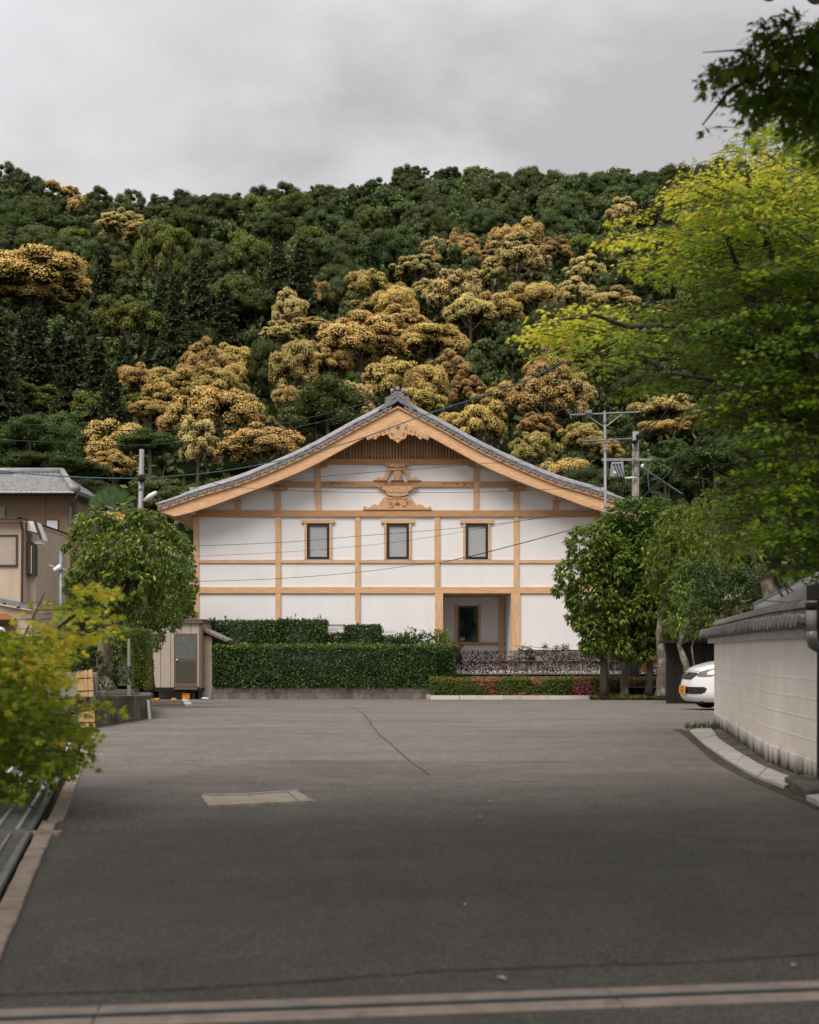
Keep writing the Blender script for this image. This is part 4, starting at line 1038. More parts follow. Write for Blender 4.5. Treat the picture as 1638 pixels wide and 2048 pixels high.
# painted fragments of parking marks
def paint(px0, py0, px1, py1, wid, name='painted_mark'):
    o = crack([(px0, py0), (px1, py1)], wid, name, 0.004, YELLOWP, 8, seed=int(px0)); return o
paint(1070, 1398.6, 1096, 1400, 0.25); paint(1165, 1396.2, 1310, 1396.0, 0.12); paint(440, 1401.5, 455, 1401.5, 0.25)

# ------------------------------------------------------------------ left side: concrete wall, bamboo panel, planter
cw = thing('concrete_wall', 'low grey concrete panel wall behind the yellow maple at left', 'wall', (-5, 17.3, 0))
cx0, cx1 = wx(60, 17.3), wx(192, 17.3)
mid_ = wx(107, 17.3)
for a, c in ((cx0 - 1.5, cx0 - 0.01), (cx0, mid_ - 0.006), (mid_ + 0.006, cx1)):
    MB().box(a, c, 17.3, 17.42, -0.1, wz(1345, 17.3)).build('panel', CONCRETE, cw, bevel=0.006)
pl = thing('planter_wall', 'dark mossy concrete planter edge at the left of the asphalt lot', 'planter', (-4.4, 18, 0))
pe = [(wx(150, 17.2), 17.05), (wx(192, 17.1), 17.02), (wx(297, 19.4), 19.35), (wx(303, 21), 21.0), (wx(297, 24), 24.0)]
pe2 = [(x - 0.16, y + 0.13) for x, y in pe]
zt = [0.40, 0.40, 0.33, 0.30, 0.22]
MB().plan(pe + pe2[::-1], [-0.5] * 10, zt + zt[::-1]).build('edge', CONC_D, pl, bevel=0.01)
for i in range(4):
    a, c = pe[i], pe[i + 1]
    MB().bar((a[0] - 0.09, a[1] + 0.03, zt[i] + 0.02), (c[0] - 0.09, c[1] + 0.03, zt[i + 1] + 0.02), 0.2, 0.05).build('coping', CONC_D, pl)
MB().box(wx(188, 17.5), wx(206, 17.5), 17.5, 17.7, 0, wz(1383, 17.5)).build('end_block', CONCRETE, pl, bevel=0.006)
MB().bar((wx(297, 19.3), 19.28, 0.3), (wx(303, 19.3), 19.2, -0.02), 0.04, 0.06).build('corner_strip', CONC_L, pl)
vs = [(*pe2[0], 0.36), (*pe2[2], 0.30), (*pe2[3], 0.27), (*pe2[4], 0.2), (-9.0, 40, -0.2), (-30, 40, 0.2), (-30, 17.5, 0.36)]
o = MB().add(vs, [(0, 1, 2, 3, 4, 5, 6)]).build('planter_soil', SOIL); o['kind'] = 'structure'
bs = thing('bamboo_screen', 'small weathered bamboo cane panel leaning against the concrete wall', 'bamboo screen', (wx(170, 16.95), 16.95, 0))
for k in range(12):
    f = k / 11; xb = wx(160 + 30 * f, 16.9); xt_ = wx(153 + 29 * f, 17.2)
    zt_ = wz(1343 - 4 * f + random.uniform(-1, 2), 17.25)
    MB().tube([(xb, 16.88, 0.0 + random.uniform(0, 0.02)), ((xb + xt_) / 2 + random.uniform(-.003, .003), 17.07, zt_ / 2), (xt_, 17.255, zt_)], 0.0098, 7).build('cane', BAMBOO, bs)
for z in (0.08, 0.30, 0.52, 0.70):
    f = z / 0.8; y = 16.88 + 0.375 * f - 0.016
    MB().tube([(wx(160 - 7 * f, y), y, z), (wx(191 - 8 * f, y), y, z + 0.01)], 0.006, 5).build('binding', RUBBER, bs)

# ------------------------------------------------------------------ shed with its lean-to and clutter
YS = 41.0
sx = lambda px: wx(px, YS)
sz = lambda py: wz(py, YS)
GZ = ground_z(YS)
sh = thing('shed', 'beige prefab shed with dark brown door and frosted upper pane, raised on black legs', 'shed', (sx(352), YS, GZ))
for a, c, t in ((305, 321.3, 1246.5), (321.6, 341.5, 1246.5), (341.8, 348, 1246.5)):
    MB().box(sx(a), sx(c) - 0.008, YS, YS + 0.05, sz(1375), sz(t)).build('panel', SIDING, sh, bevel=0.004)
for a, c in ((348.2, 362.3), (362.6, 382.3), (382.6, 399)):
    MB().box(sx(a), sx(c) - 0.008, YS, YS + 0.05, sz(1267.5), sz(1246.5)).build('panel', SIDING, sh, bevel=0.004)
MB().box(sx(302), sx(404), YS + 0.06, YS + 2.2, sz(1376), sz(1246)).build('body', SIDING, sh)
MB().box(sx(300), sx(305.5), YS - 0.02, YS + 0.1, sz(1376), sz(1246)).build('corner_trim', SHEDTRIM, sh)
MB().box(sx(399), sx(405), YS - 0.02, YS + 0.1, sz(1376), sz(1246)).build('corner_trim', SHEDTRIM, sh)
MB().box(sx(297), sx(406), YS - 0.10, YS + 2.3, sz(1246.5), sz(1238.5)).build('fascia', SHEDTRIM, sh)
MB().box(sx(296), sx(409), YS - 0.12, YS + 2.35, sz(1240), sz(1238)).build('roof', STEEL_D, sh)
dr_ = MB().box(sx(348.5), sx(395), YS - 0.02, YS + 0.04, sz(1373.5), sz(1268)).build('door', SHEDTRIM, sh)
MB().box(sx(351.5), sx(392), YS - 0.03, YS - 0.02, sz(1318), sz(1274)).build('pane', FROST, dr_)
MB().box(sx(351.5), sx(392), YS - 0.03, YS - 0.02, sz(1365), sz(1322)).build('lower_panel', DOORB, dr_)
MB().ball((sx(354.5), YS - 0.06, sz(1319.8)), 0.03, 8, 6).build('handle', WHITE, dr_, smooth=True)
MB().box(sx(345.5), sx(348.2), YS - 0.03, YS + 0.04, sz(1374), sz(1268)).build('door_jamb', SIDING, sh)
MB().box(sx(395.3), sx(398.5), YS - 0.03, YS + 0.04, sz(1374), sz(1268)).build('door_jamb', SIDING, sh)
MB().box(sx(349), sx(396), YS - 0.12, YS + 0.02, sz(1379), sz(1374.5)).build('sill', SHEDTRIM, sh)
MB().box(sx(300), sx(404), YS - 0.04, YS + 2.2, sz(1383), sz(1376)).build('base_frame', RUBBER, sh)
for px in (302, 384, 396): MB().box(sx(px), sx(px + 6), YS + 0.0, YS + 0.25, GZ, sz(1382)).build('leg', RUBBER, sh)
MB().box(sx(309), sx(364), YS + 0.7, YS + 0.8, GZ, sz(1384)).build('foot_block', CONC_L, sh)
MB().tube([(sx(313), YS, sz(1390)), (sx(322), YS - 0.05, sz(1389)), (sx(333), YS, sz(1384))], 0.012, 5).build('cable', RUBBER, sh)
oc = thing('orange_crate', 'orange plastic crate pushed under the raised shed', 'crate', (sx(371), YS + 0.1, GZ))
MB().box(sx(363.5), sx(379), YS + 0.05, YS + 0.45, GZ + 0.002, sz(1387.5)).build('crate_body', ORANGE, oc, bevel=0.01)
MB().box(sx(363), sx(379.5), YS + 0.03, YS + 0.47, sz(1388), sz(1386.5)).build('crate_rim', ORANGE, oc)
lt = thing('lean_to', 'pale stub wall with one-sided grey tiled roof beside the shed', 'garden wall', (sx(412), YS + 0.5, GZ))
Yl = YS + 0.45
MB().box(wx(404.5, Yl), wx(424, Yl), Yl, Yl + 0.3, wz(1385.5, Yl), wz(1272, Yl)).build('stub_wall', STUCCO_C, lt)
MB().box(wx(403.5, Yl), wx(423, Yl), Yl - 0.02, Yl + 0.3, GZ, wz(1385.5, Yl)).build('base', CONC_L, lt)
a, c = (wx(403, Yl), wz(1257, Yl)), (wx(458, Yl), wz(1282, Yl))
def slope(f, d=0.0): return (a[0] + (c[0] - a[0]) * f, a[1] + (c[1] - a[1]) * f + d)
MB().prism([slope(0), slope(0.96), slope(0.96, -0.06), slope(0, -0.06)], Yl - 0.25, Yl + 0.9).build('rafter_board', WOOD_D, lt)
MB().prism([slope(0.0, -0.06), slope(0.9, -0.061), slope(0.86, -0.19), slope(0.0, -0.09)], Yl - 0.1, Yl + 0.8).build('eave_board', DARKWOOD, lt)
for k in range(6):
    f0, f1 = k / 6, (k + 1) / 6
    MB().prism([slope(f0, 0.075), slope(f1 + 0.02, 0.03 + 0.02), slope(f1 + 0.02, 0.004), slope(f0, 0.004)], Yl - 0.3, Yl + 0.95).build('roof_tile', TILE_L, lt)
# low concrete ramp, yellow wheel-stop blocks in front of the shed
rm = thing('concrete_ramp', 'low dark concrete ramp with yellow blocks in front of the shed', 'ramp', (sx(345), 37, ground_z(37)))
P = [ground_pt(303, 1412), ground_pt(378, 1411.5), ground_pt(371, 1401.5), ground_pt(305, 1401.5)]
MB().plan([(p.x, p.y) for p in P], -0.75, [ground_z(p.y) + 0.03 for p in P]).build('ramp_slab', CONC_D, rm)
P2 = [ground_pt(369, 1411.5), ground_pt(384, 1412), ground_pt(376, 1401.8), ground_pt(364, 1401.3)]
MB().plan([(p.x, p.y) for p in P2], -0.75, [ground_z(p.y) + 0.045 for p in P2]).build('ramp_edge', CONC_L, rm)
for px in (299, 312, 346, 368):
    p = ground_pt(px, 1400); MB().box(p.x - 0.06, p.x + 0.09, p.y, p.y + 0.14, p.z, p.z + 0.06).build('yellow_block', ORANGE, rm)
tb = thing('white_bag', 'crumpled white plastic bag by the shed leg on the asphalt edge', 'bag', (sx(409), YS + 0.1, GZ))
MB().ball((sx(409), YS + 0.05, GZ + 0.03), (0.13, 0.1, 0.035), 9, 6).ball((sx(413), YS + 0.05, GZ + 0.025), (0.09, 0.08, 0.03), 8, 5).build('bag_body', WHITE, tb)

# ------------------------------------------------------------------ block wall below the long hedge, granite kerb, dark kerb
YB_ = 41.3
bw = thing('block_wall', 'low old concrete block wall under the long front hedge', 'wall', (wx(640, YB_), YB_, GZ))
for r_ in range(2):
    z0, z1 = GZ - 0.02 + r_ * 0.235, GZ - 0.02 + (r_ + 1) * 0.235 - 0.008
    x = wx(424, YB_) + (0 if r_ else -0.2)
    while x < wx(866, YB_):
        x1 = min(x + 0.42, wx(868, YB_)); xs_ = max(x, wx(424, YB_))
        if x1 - xs_ > 0.05: MB().box(xs_, x1 - 0.008, YB_ + random.uniform(0, 0.008), YB_ + 0.2, z0, z1).build('block', BLOCK, bw)
        x += 0.42
MB().box(wx(424, YB_), wx(868, YB_), YB_ + 0.02, YB_ + 0.25, GZ - 0.1, GZ + 0.46).build('mortar', CONC_D, bw)
gk = thing('granite_kerb', 'pale granite kerb in front of the azalea bed', 'kerb', (wx(1010, 40.2), 40.2, GZ))
YK = 40.1; zk = ground_z(YK)
for a, c in ((866, 919), (919.5, 1008), (1008.5, 1096), (1096.5, 1180)):
    MB().box(wx(a, YK), wx(c, YK) - 0.006, YK, YK + 0.16, zk - 0.03, zk + 0.13).build('kerb_stone', GRANITE, gk, bevel=0.008)
a0, a1 = Vector((wx(866, YK), YK + 0.05, zk + 0.05)), Vector((wx(857, YK + 1.2), YK + 1.2, zk + 0.05))
MB().bar(a0, a1, 0.16, 0.16).build('kerb_stone', GRANITE, gk)
dk = thing('dark_kerb', 'low dark weathered kerb curving past the foot of the right-hand trees', 'kerb', (wx(1250, 39.5), 39.5, zk))
kp = [(1113, 1395.2), (1180, 1394), (1260, 1392), (1320, 1391), (1352, 1394), (1366, 1400)]
kp = [ground_pt(px, py + 2) for px, py in kp]
for i in range(len(kp) - 1): MB().bar(kp[i] + Vector((0, 0, 0.05)), kp[i + 1] + Vector((0, 0, 0.05)), 0.16, 0.13).build('kerb_stone', CONC_D, dk)
# earth under the trees, right
o = MB().add([(kp[0].x, kp[0].y + .05, zk + 0.07), (kp[3].x, kp[3].y + .05, kp[3].z + 0.1), (kp[5].x, kp[5].y + .05, kp[5].z + 0.1), (20, 30, 0.0), (20, 42, 0.1), (kp[0].x, 41.7, -0.15)], [(0, 1, 2, 3, 4, 5)]).build('tree_bed', SOIL); o['kind'] = 'structure'
o = MB().add([(wx(866, 40.3), 40.26, zk + 0.1), (wx(1113, 40.3), 40.26, zk + 0.1), (wx(1113, 41.7), 41.7, -0.1), (wx(866, 41.7), 41.7, -0.1)], [(0, 1, 2, 3)]).build('azalea_bed', SOIL); o['kind'] = 'structure'

# ------------------------------------------------------------------ parking signs half hidden behind the hedges
def text_part(s_, size, loc, parent, m=INK, name='lettering'):
    cu = bpy.data.curves.new(name, 'FONT'); cu.body = s_; cu.size = size; cu.extrude = 0.001
    cu.align_x = 'CENTER'; cu.align_y = 'CENTER'
    o = bpy.data.objects.new(name, cu); C.objects.link(o); cu.materials.append(m)
    bpy.context.view_layer.update()
    me = bpy.data.meshes.new_from_object(o.evaluated_get(bpy.context.evaluated_depsgraph_get()))
    bpy.data.objects.remove(o); o = link_mesh(name, me, parent)
    if not me.materials: me.materials.append(m)
    o.location = Vector(loc) - root_off(parent); o.rotation_euler = (math.radians(90), 0, 0); return o
YN = 44.35
s1 = thing('parking_sign', 'white board with a line of dark Japanese lettering between the two hedge tops', 'sign', (wx(665, YN), YN, 0.3))
MB().box(wx(618, YN), wx(712, YN), YN, YN + 0.03, wz(1284, YN), wz(1240.5, YN)).build('board', WHITE, s1)
for px in (625, 705): MB().box(wx(px, YN) - 0.03, wx(px, YN) + 0.03, YN + 0.03, YN + 0.08, 0.2, wz(1242, YN)).build('post', STEEL, s1)
text_part('参詣者専用駐車場', 0.098, (wx(668, YN), YN - 0.004, wz(1251.2, YN)), s1)
sm = MB(); r_ = random.Random(2)
for py, a, c in ((1257.2, 656, 688), (1260.2, 659, 676), (1264.8, 656, 663)):
    px = a
    while px < c:
        w_ = r_.uniform(0.7, 1.5); sm.box(wx(px, YN), wx(px + w_, YN), YN - 0.003, YN - 0.001, wz(py + 0.9, YN), wz(py - 0.5, YN)); px += w_ + r_.uniform(0.5, 0.9)
o = sm.build('small_lettering', INK, s1); o['kind'] = 'stuff'
s2 = thing('engine_sign', 'low white board reading engine in katakana, right of the square hedge block', 'sign', (wx(780, YN), YN, 0.3))
MB().box(wx(752, YN), wx(838, YN), YN, YN + 0.03, wz(1290, YN), wz(1257.5, YN)).build('board', WHITE, s2)
for px in (757, 832): MB().box(wx(px, YN) - 0.03, wx(px, YN) + 0.03, YN + 0.03, YN + 0.08, 0.2, wz(1259, YN)).build('post', STEEL, s2)
text_part('車', 0.10, (wx(766.5, YN), YN - 0.004, wz(1264, YN)), s2)
text_part('エンジン', 0.085, (wx(780, YN), YN - 0.004, wz(1264.3, YN)), s2)

# ------------------------------------------------------------------ white kei car nosing out from behind the wall
car = thing('parked_car', 'small white hatchback nosing out from behind the plaster wall, yellow number plate', 'car', (0, 0, 0))
def xf(z): return float(np.interp(z, [.17, .22, .30, .38, .50, .58, .66, .73, .79, .84, .89, .94, .98, 1.10, 1.25, 1.38, 1.45, 1.49], [.10, .03, .0, .0, .015, .035, .065, .105, .16, .24, .38, .60, .86, 1.05, 1.30, 1.58, 1.85, 2.2]))
def xr(z): return float(np.interp(z, [.17, .3, .6, .9, 1.2, 1.45, 1.49], [3.25, 3.36, 3.39, 3.36, 3.22, 3.0, 2.7]))
def hw(z): return float(np.interp(z, [.17, .3, .6, .85, .95, 1.2, 1.42, 1.49], [.68, .73, .7375, .735, .71, .64, .57, .45]))
def fd(z): return float(np.interp(z, [.17, .5, .8, .9, 1.0, 1.49], [.34, .36, .34, .30, .18, .12]))
def front(s, z, o_=0.0):
    w_ = hw(z); q = min(1, abs(s) / w_); return xf(z) + fd(z) * q ** 3.2 - o_
NS = 17
zs = [.17, .22, .27, .32, .38, .44, .5, .55, .6, .65, .7, .74, .78, .82, .85, .88, .91, .94, .97, 1.0, 1.06, 1.14, 1.22, 1.3, 1.38, 1.43, 1.46, 1.49]
vs = []; ring = 2 * NS + 6
for z in zs:
    w_ = hw(z); sv = [-w_ * math.cos(math.pi * i / (NS - 1)) for i in range(NS)]
    L1 = [(front(s, z), s) for s in sv]
    x1, x2 = L1[-1][0], xr(z) - 0.15
    sd_ = [(x1 + (x2 - x1) * k / 4, w_) for k in (1, 2, 3)]
    bk = [(xr(z) - 0.15 * (abs(s) / w_) ** 3, s) for s in sv[::-1]]
    sd2 = [(x1 + (x2 - x1) * k / 4, -w_) for k in (3, 2, 1)]
    vs += [(x, s, z) for x, s in L1 + sd_ + bk + sd2]
fs = []
for j in range(len(zs) - 1):
    for i in range(ring): fs.append((j * ring + i, j * ring + (i + 1) % ring, (j + 1) * ring + (i + 1) % ring, (j + 1) * ring + i))
fs.append(tuple(range(len(vs) - ring, len(vs))))
MB().add(vs, fs).build('body', CARP, car, smooth=True)
def decal(name, pts, m, off_=0.012, parent=car, thick=0.02, n_=4):
    """a polygon in (s, z) wrapped on the nose, standing slightly proud"""
    dense = []
    for i in range(len(pts)):
        a, c = pts[i], pts[(i + 1) % len(pts)]
        for k in range(n_): dense.append((a[0] + (c[0] - a[0]) * k / n_, a[1] + (c[1] - a[1]) * k / n_))
    cs = sum(p[0] for p in dense) / len(dense); cz = sum(p[1] for p in dense) / len(dense)
    vs = []
    rings = (1.0, 0.66, 0.33)
    for f in rings:
        for s, z in dense:
            s2, z2 = cs + (s - cs) * f, cz + (z - cz) * f; vs.append((front(s2, z2, off_), s2, z2))
    vs.append((front(cs, cz, off_), cs, cz)); k = len(dense); fs = []
    for r_ in range(2):
        for i in range(k): fs.append((r_ * k + i, r_ * k + (i + 1) % k, (r_ + 1) * k + (i + 1) % k, (r_ + 1) * k + i))
    for i in range(k): fs.append((2 * k + i, 2 * k + (i + 1) % k, 3 * k))
    b0 = len(vs)
    for s, z in dense: vs.append((front(s, z, off_ - thick), s, z))
    for i in range(k): fs.append((i, (i + 1) % k, b0 + (i + 1) % k, b0 + i))
    return MB().add(vs, fs).build(name, m, parent, smooth=False)
gr = decal('grille', [(-.34, .74), (.34, .74), (.40, .70), (.27, .605), (-.27, .605), (-.40, .70)], BLACK)
for z in (.665, .635):
    MB().tube([(front(s, z, 0.02), s, z) for s in np.linspace(-.30, .30, 9)], 0.006, 5).build('grille_bar', STEEL_D, gr)
MB().tube([(front(-.07, .745, .03), -.07, .745), (front(0, .69, .035), 0, .69), (front(.07, .745, .03), .07, .745)], 0.012, 6).tube([(front(-.06, .725, .03), -.06, .73), (front(.06, .725, .03), .06, .73)], 0.008, 6).build('emblem', STEEL, gr)
for s in (1, -1):
    hl_ = decal('headlight', [(s * .40, .745), (s * .47, .77), (s * .56, .80), (s * .66, .835), (s * .725, .845), (s * .728, .80), (s * .715, .70), (s * .66, .665), (s * .52, .66), (s * .405, .67)], LENS, 0.010)
    decal('reflector', [(s * .60, .70), (s * .58, .75), (s * .62, .79), (s * .68, .80), (s * .70, .74), (s * .68, .70)], WHITE, 0.016, hl_)
    decal('indicator', [(s * .43, .74), (s * .54, .77), (s * .56, .70), (s * .43, .69)], STEEL_D, 0.015, hl_)
    fl = decal('fog_recess', [(s * .34, .46), (s * .60, .465), (s * .64, .43), (s * .62, .36), (s * .56, .33), (s * .34, .325)], BLACK, 0.010)
    MB().ball((front(s * .52, .42, 0.01), s * .52, .42), (0.01, 0.035, 0.035), 10, 6).build('fog_lamp', RUBBER, fl)
ik = decal('intake', [(-.34, .46), (.34, .46), (.34, .325), (-.34, .325)], BLACK, 0.008)
MB().tube([(front(s, .40, 0.02), s, .40) for s in np.linspace(.17, .36, 5)], 0.01, 6).tube([(front(.22, .45, 0.02), .22, .45), (front(.22, .33, 0.02), .22, .33)], 0.008, 6).tube([(front(.30, .45, 0.02), .30, .45), (front(.30, .33, 0.02), .30, .33)], 0.008, 6).build('intake_bar', STEEL, ik)
np_ = MB().box(-0.04, -0.028, -0.165, 0.165, 0.315, 0.48).build('number_plate', ORANGE, car, bevel=0.004)
t1 = text_part('580', 0.05, (0, 0, 0), np_); t2 = text_part('8 51', 0.085, (0, 0, 0), np_)
for t_, z in ((t1, 0.445), (t2, 0.37)): t_.location = (-0.042, 0, z); t_.rotation_euler = (math.radians(90), 0, math.radians(-90))
decal('windscreen', [(-.58, 1.0), (.58, 1.0), (.52, 1.36), (-.52, 1.36)], DGLASS, 0.006)
MB().tube([(front(s, .765, 0.004), s, .765) for s in np.linspace(-.38, .38, 9)], 0.006, 5).build('bonnet_seam', STEEL_D, car)
MB().box(0.18, 1.1, -0.5, 0.5, .14, .19).build('undertray', RUBBER, car)
for s in (1, -1):
    for x_ in (0.70, 2.78):
        arch = [(x_ + 0.33 * math.cos(math.pi * k / 14), 0.27 + 0.34 * math.sin(math.pi * k / 14)) for k in range(15)] + [(x_ - 0.33, 0.16), (x_ + 0.33, 0.16)]
        MB().prism(arch, s * .66, s * .745).build('wheel_arch', RUBBER, car)
        wh = MB().tube([(x_, s * .60, .265), (x_, s * .755, .265)], .265, 24).build('wheel', RUBBER, car)
        MB().tube([(x_, s * .74, .265), (x_, s * .765, .265)], .17, 18).build('rim', STEEL, wh)
    MB().add([(1.18, s * .668, 1.0), (2.9, s * .668, 1.0), (2.75, s * .60, 1.36), (1.62, s * .60, 1.36)], [(0, 1, 2, 3)]).build('side_window', DGLASS, car)
yc = math.radians(6)
car.rotation_euler = (0, 0, yc)
p0 = ground_pt(1374, 1411)
car.location = (wx(1368, 23.6), 23.6, ground_z(23.6))

# ------------------------------------------------------------------ poles, wires
def rings(t, pts, r, m=STEEL_D):
    for p in pts: MB().tube([Vector(p) - Vector((0, 0, 0.02)), Vector(p) + Vector((0, 0, 0.02))], r, 10).build('band', m, t)
YP = 30.0
lp = thing('lamp_pole', 'slim grey steel utility pole with street lamp arm above the left tree', 'utility pole', (*at(273, 1375, YP).xy, -0.25))
A0, A1 = at(273, 1372, YP), at(283.5, 899, YP); A0.z = -0.3
MB().tube([A0, A1], [0.085, 0.062], 12).build('pole', STEEL, lp, smooth=True)
rings(lp, [A0.lerp(A1, f) for f in (0.9, 0.845, 0.77, 0.70)], 0.082)
MB().tube([at(283, 1001, YP), at(290, 1000, YP), at(298, 994, YP)], 0.025, 8).build('lamp_arm', STEEL, lp)
MB().tube([at(290, 1001, YP), at(300, 993, YP - .1), at(312, 985, YP - .2)], [0.05, 0.07, 0.045], 10).build('lamp_head', WHITE, lp, smooth=True)
MB().ball(at(284, 957, YP - 0.1), (0.10, 0.10, 0.10), 10, 7).build('cable_clamp', RUBBER, lp, smooth=True)
MB().ball(at(282, 1027, YP - 0.1), (0.07, 0.07, 0.08), 10, 7).build('junction', RUBBER, lp, smooth=True)

YA = 40.6
ap = thing('antenna_pole', 'thin steel pole with two television aerials in front of the roof corner', 'aerial mast', (*at(1213, 1390, YA).xy, -0.5))
B0, B1 = at(1213.5, 1388, YA), at(1209.5, 822, YA)
MB().tube([B0, B1], [0.06, 0.045], 10).build('pole', STEEL, ap, smooth=True)
MB().tube([at(1213.2, 1388, YA - 0.05), at(1213.2, 1290, YA - 0.05)], 0.085, 10).build('sleeve', STEEL_D, ap, smooth=True)
MB().box(wx(1205.5, YA), wx(1208.5, YA), YA - 0.1, YA - 0.03, wz(1385, YA), wz(1295, YA)).build('splint', CONC_L, ap)
MB().tube([at(1140, 830, YA), at(1281, 824, YA)], 0.03, 6).build('upper_boom', STEEL, ap)
MB().tube([at(1208, 854, YA), at(1173, 830, YA)], 0.022, 6).tube([at(1211, 854, YA), at(1245, 828, YA)], 0.022, 6).build('brace', STEEL, ap)
e = MB()
for f in np.linspace(0, 1, 13):
    p = at(1140, 830, YA).lerp(at(1281, 824, YA), f); e.tube([p + Vector((-0.08, -0.4, 0.12)), p + Vector((0.08, 0.4, -0.06))], 0.01, 5)
p = at(1177, 824, YA); e.box(p.x - 0.12, p.x + 0.1, p.y - 0.1, p.y + 0.1, p.z - 0.06, p.z + 0.06)
e.tube([at(1134, 818, YA), at(1144, 838, YA)], 0.015, 5).build('aerial_element', STEEL, ap)
MB().tube([at(1167, 882, YA - 0.1), at(1265, 877, YA - 0.1)], 0.022, 6).build('lower_boom', STEEL, ap)
e = MB()
for f in np.linspace(0, 1, 17):
    p = at(1167, 882, YA - 0.1).lerp(at(1265, 877, YA - 0.1), f); e.tube([p + Vector((-0.03, -0.15, 0.06)), p + Vector((0.03, 0.15, -0.04))], 0.008, 5)
e.tube([at(1185, 881, YA), at(1185, 887, YA)], 0.012, 5).tube([at(1185, 887, YA), at(1236, 884, YA)], 0.015, 5).tube([at(1236, 884, YA), at(1236, 880, YA)], 0.012, 5)
e.tube([at(1170, 875, YA), at(1175, 892, YA)], 0.012, 5).build('aerial_element', STEEL, ap)
rings(ap, [B0.lerp(B1, f) for f in (0.96, 0.86, 0.66, 0.5, 0.4)], 0.065)

YC = 43.0
pp = thing('concrete_pole', 'round concrete utility pole carrying a crossarm, black sleeve at its foot', 'utility pole', (*at(1269, 1385, YC).xy, -0.2))
D0, D1 = at(1268.5, 1386, YC), at(1271.5, 864, YC)
MB().tube([D0.lerp(D1, 0.1), D1], [0.17, 0.118], 16).build('pole', POLE_C, pp, smooth=True)
MB().tube([D0, D0.lerp(D1, 0.16)], 0.185, 14).build('black_sleeve', RUBBER, pp, smooth=True)
MB().tube([D0.lerp(D1, 0.155), D0.lerp(D1, 0.27)], 0.18, 14).build('grey_sleeve', STEEL_D, pp, smooth=True)
rings(pp, [D0.lerp(D1, f) for f in (0.93, 0.87, 0.83, 0.75, 0.68, 0.66)], 0.14)
YX = YC - 0.2
MB().box(wx(1203, YX), wx(1302, YX), YX - 0.05, YX + 0.04, wz(922, YX), wz(917, YX)).build('crossarm', STEEL, pp)
MB().tube([at(1264, 898, YX), at(1258, 885, YX - .1), at(1281, 878, YX - .1)], 0.03, 6).ball(at(1278, 873, YX), (0.12, 0.12, 0.10), 9, 6).ball(at(1270, 885, YX), (0.1, 0.1, 0.07), 9, 6).build('bracket', RUBBER, pp)
MB().ball(at(1285, 932, YX), (0.06, 0.06, 0.08), 9, 6).build('insulator', WHITE, pp)
MB().tube([at(1249, 956, YX), at(1273, 955, YX)], 0.035, 8).build('side_arm', WHITE, pp)
MB().tube([at(1273, 880, YX - 0.1), at(1271, 905, YX - 0.12), at(1266, 930, YX - 0.12), at(1270, 953, YX - 0.1)], 0.012, 5).tube([at(1276, 940, YX - 0.1), at(1270, 955, YX - 0.15)], 0.012, 5).build('lead_wire', WIRE_B, pp)
tf_ = thing('transformer_box', 'grey switch box hanging below the crossarm between the two right-hand poles', 'switch box', at(1234, 940, YX))
x0, x1 = wx(1220.5, YX), wx(1248, YX)
MB().add([(x0 - .02, YX - .2, wz(955, YX)), (x1, YX - .2, wz(955, YX)), (x1, YX + .15, wz(955, YX)), (x0 - .02, YX + .15, wz(955, YX)), (x0 + .04, YX - .14, wz(925, YX)), (x1 - .05, YX - .14, wz(925, YX)), (x1 - .05, YX + .15, wz(925, YX)), (x0 + .04, YX + .15, wz(925, YX))], [(0, 3, 2, 1), (4, 5, 6, 7), (0, 1, 5, 4), (1, 2, 6, 5), (2, 3, 7, 6), (3, 0, 4, 7)]).build('case', STEEL, tf_, bevel=0.02)
MB().box(wx(1225, YX), wx(1232, YX), YX - 0.215, YX - 0.195, wz(949, YX), wz(944, YX)).build('name_plate', WHITE, tf_)
for px in (1224, 1245): MB().box(wx(px, YX), wx(px + 2, YX), YX - 0.02, YX + 0.02, wz(926, YX), wz(921, YX)).build('hanger', STEEL_D, tf_)
for k in range(3):
    px = 1228 + k * 6
    MB().tube([at(px, 929, YX - .15), at(px + 2, 936, YX - .26), at(px + 8, 952, YX - .2), at(px + 13, 990 + 3 * k, YX)], 0.014, 5).ball(at(px, 929, YX - 0.17), 0.035, 7, 5).build('bushing_lead', WIRE_B, tf_)

def wire(label, pts, r, m=WIRE_B, group=None, n_=10):
    P = [at(*p) for p in pts]; q = []
    for i in range(len(P) - 1):
        p_1 = P[max(i - 1, 0)]; a, c = P[i], P[i + 1]; d_ = P[min(i + 2, len(P) - 1)]
        for k in range(n_):
            t = k / n_; q.append(0.5 * ((2 * a) + (c - p_1) * t + (2 * p_1 - 5 * a + 4 * c - d_) * t * t + (3 * a - p_1 - 3 * c + d_) * t ** 3))
    q.append(P[-1])
    o = MB().tube(q, r, 6).build('overhead_cable', m, smooth=True); return props(o, label, 'cable', group)
wire('teal cable sagging from the left edge to the grey lamp pole', [(-60, 930, 32), (0, 941, 31.6), (100, 951, 31), (200, 956, 30.4), (284, 957, 29.9)], 0.016, WIRE_T)
wire('teal cable rising from the lamp pole across the hall roof into the right-hand maple', [(284, 957, 29.9), (430, 944, 28), (560, 921, 26.5), (700, 884, 24.8), (850, 830, 23), (980, 787, 21.4), (1080, 748, 20.2), (1145, 708, 19.4), (1300, 600, 17.6)], 0.010, WIRE_T)
wire('thin black wire crossing the upper gable panel below the vent slats', [(560, 962, 41), (700, 948, 41), (850, 937, 41), (1000, 925, 41), (1280, 912, 41)], 0.0085)
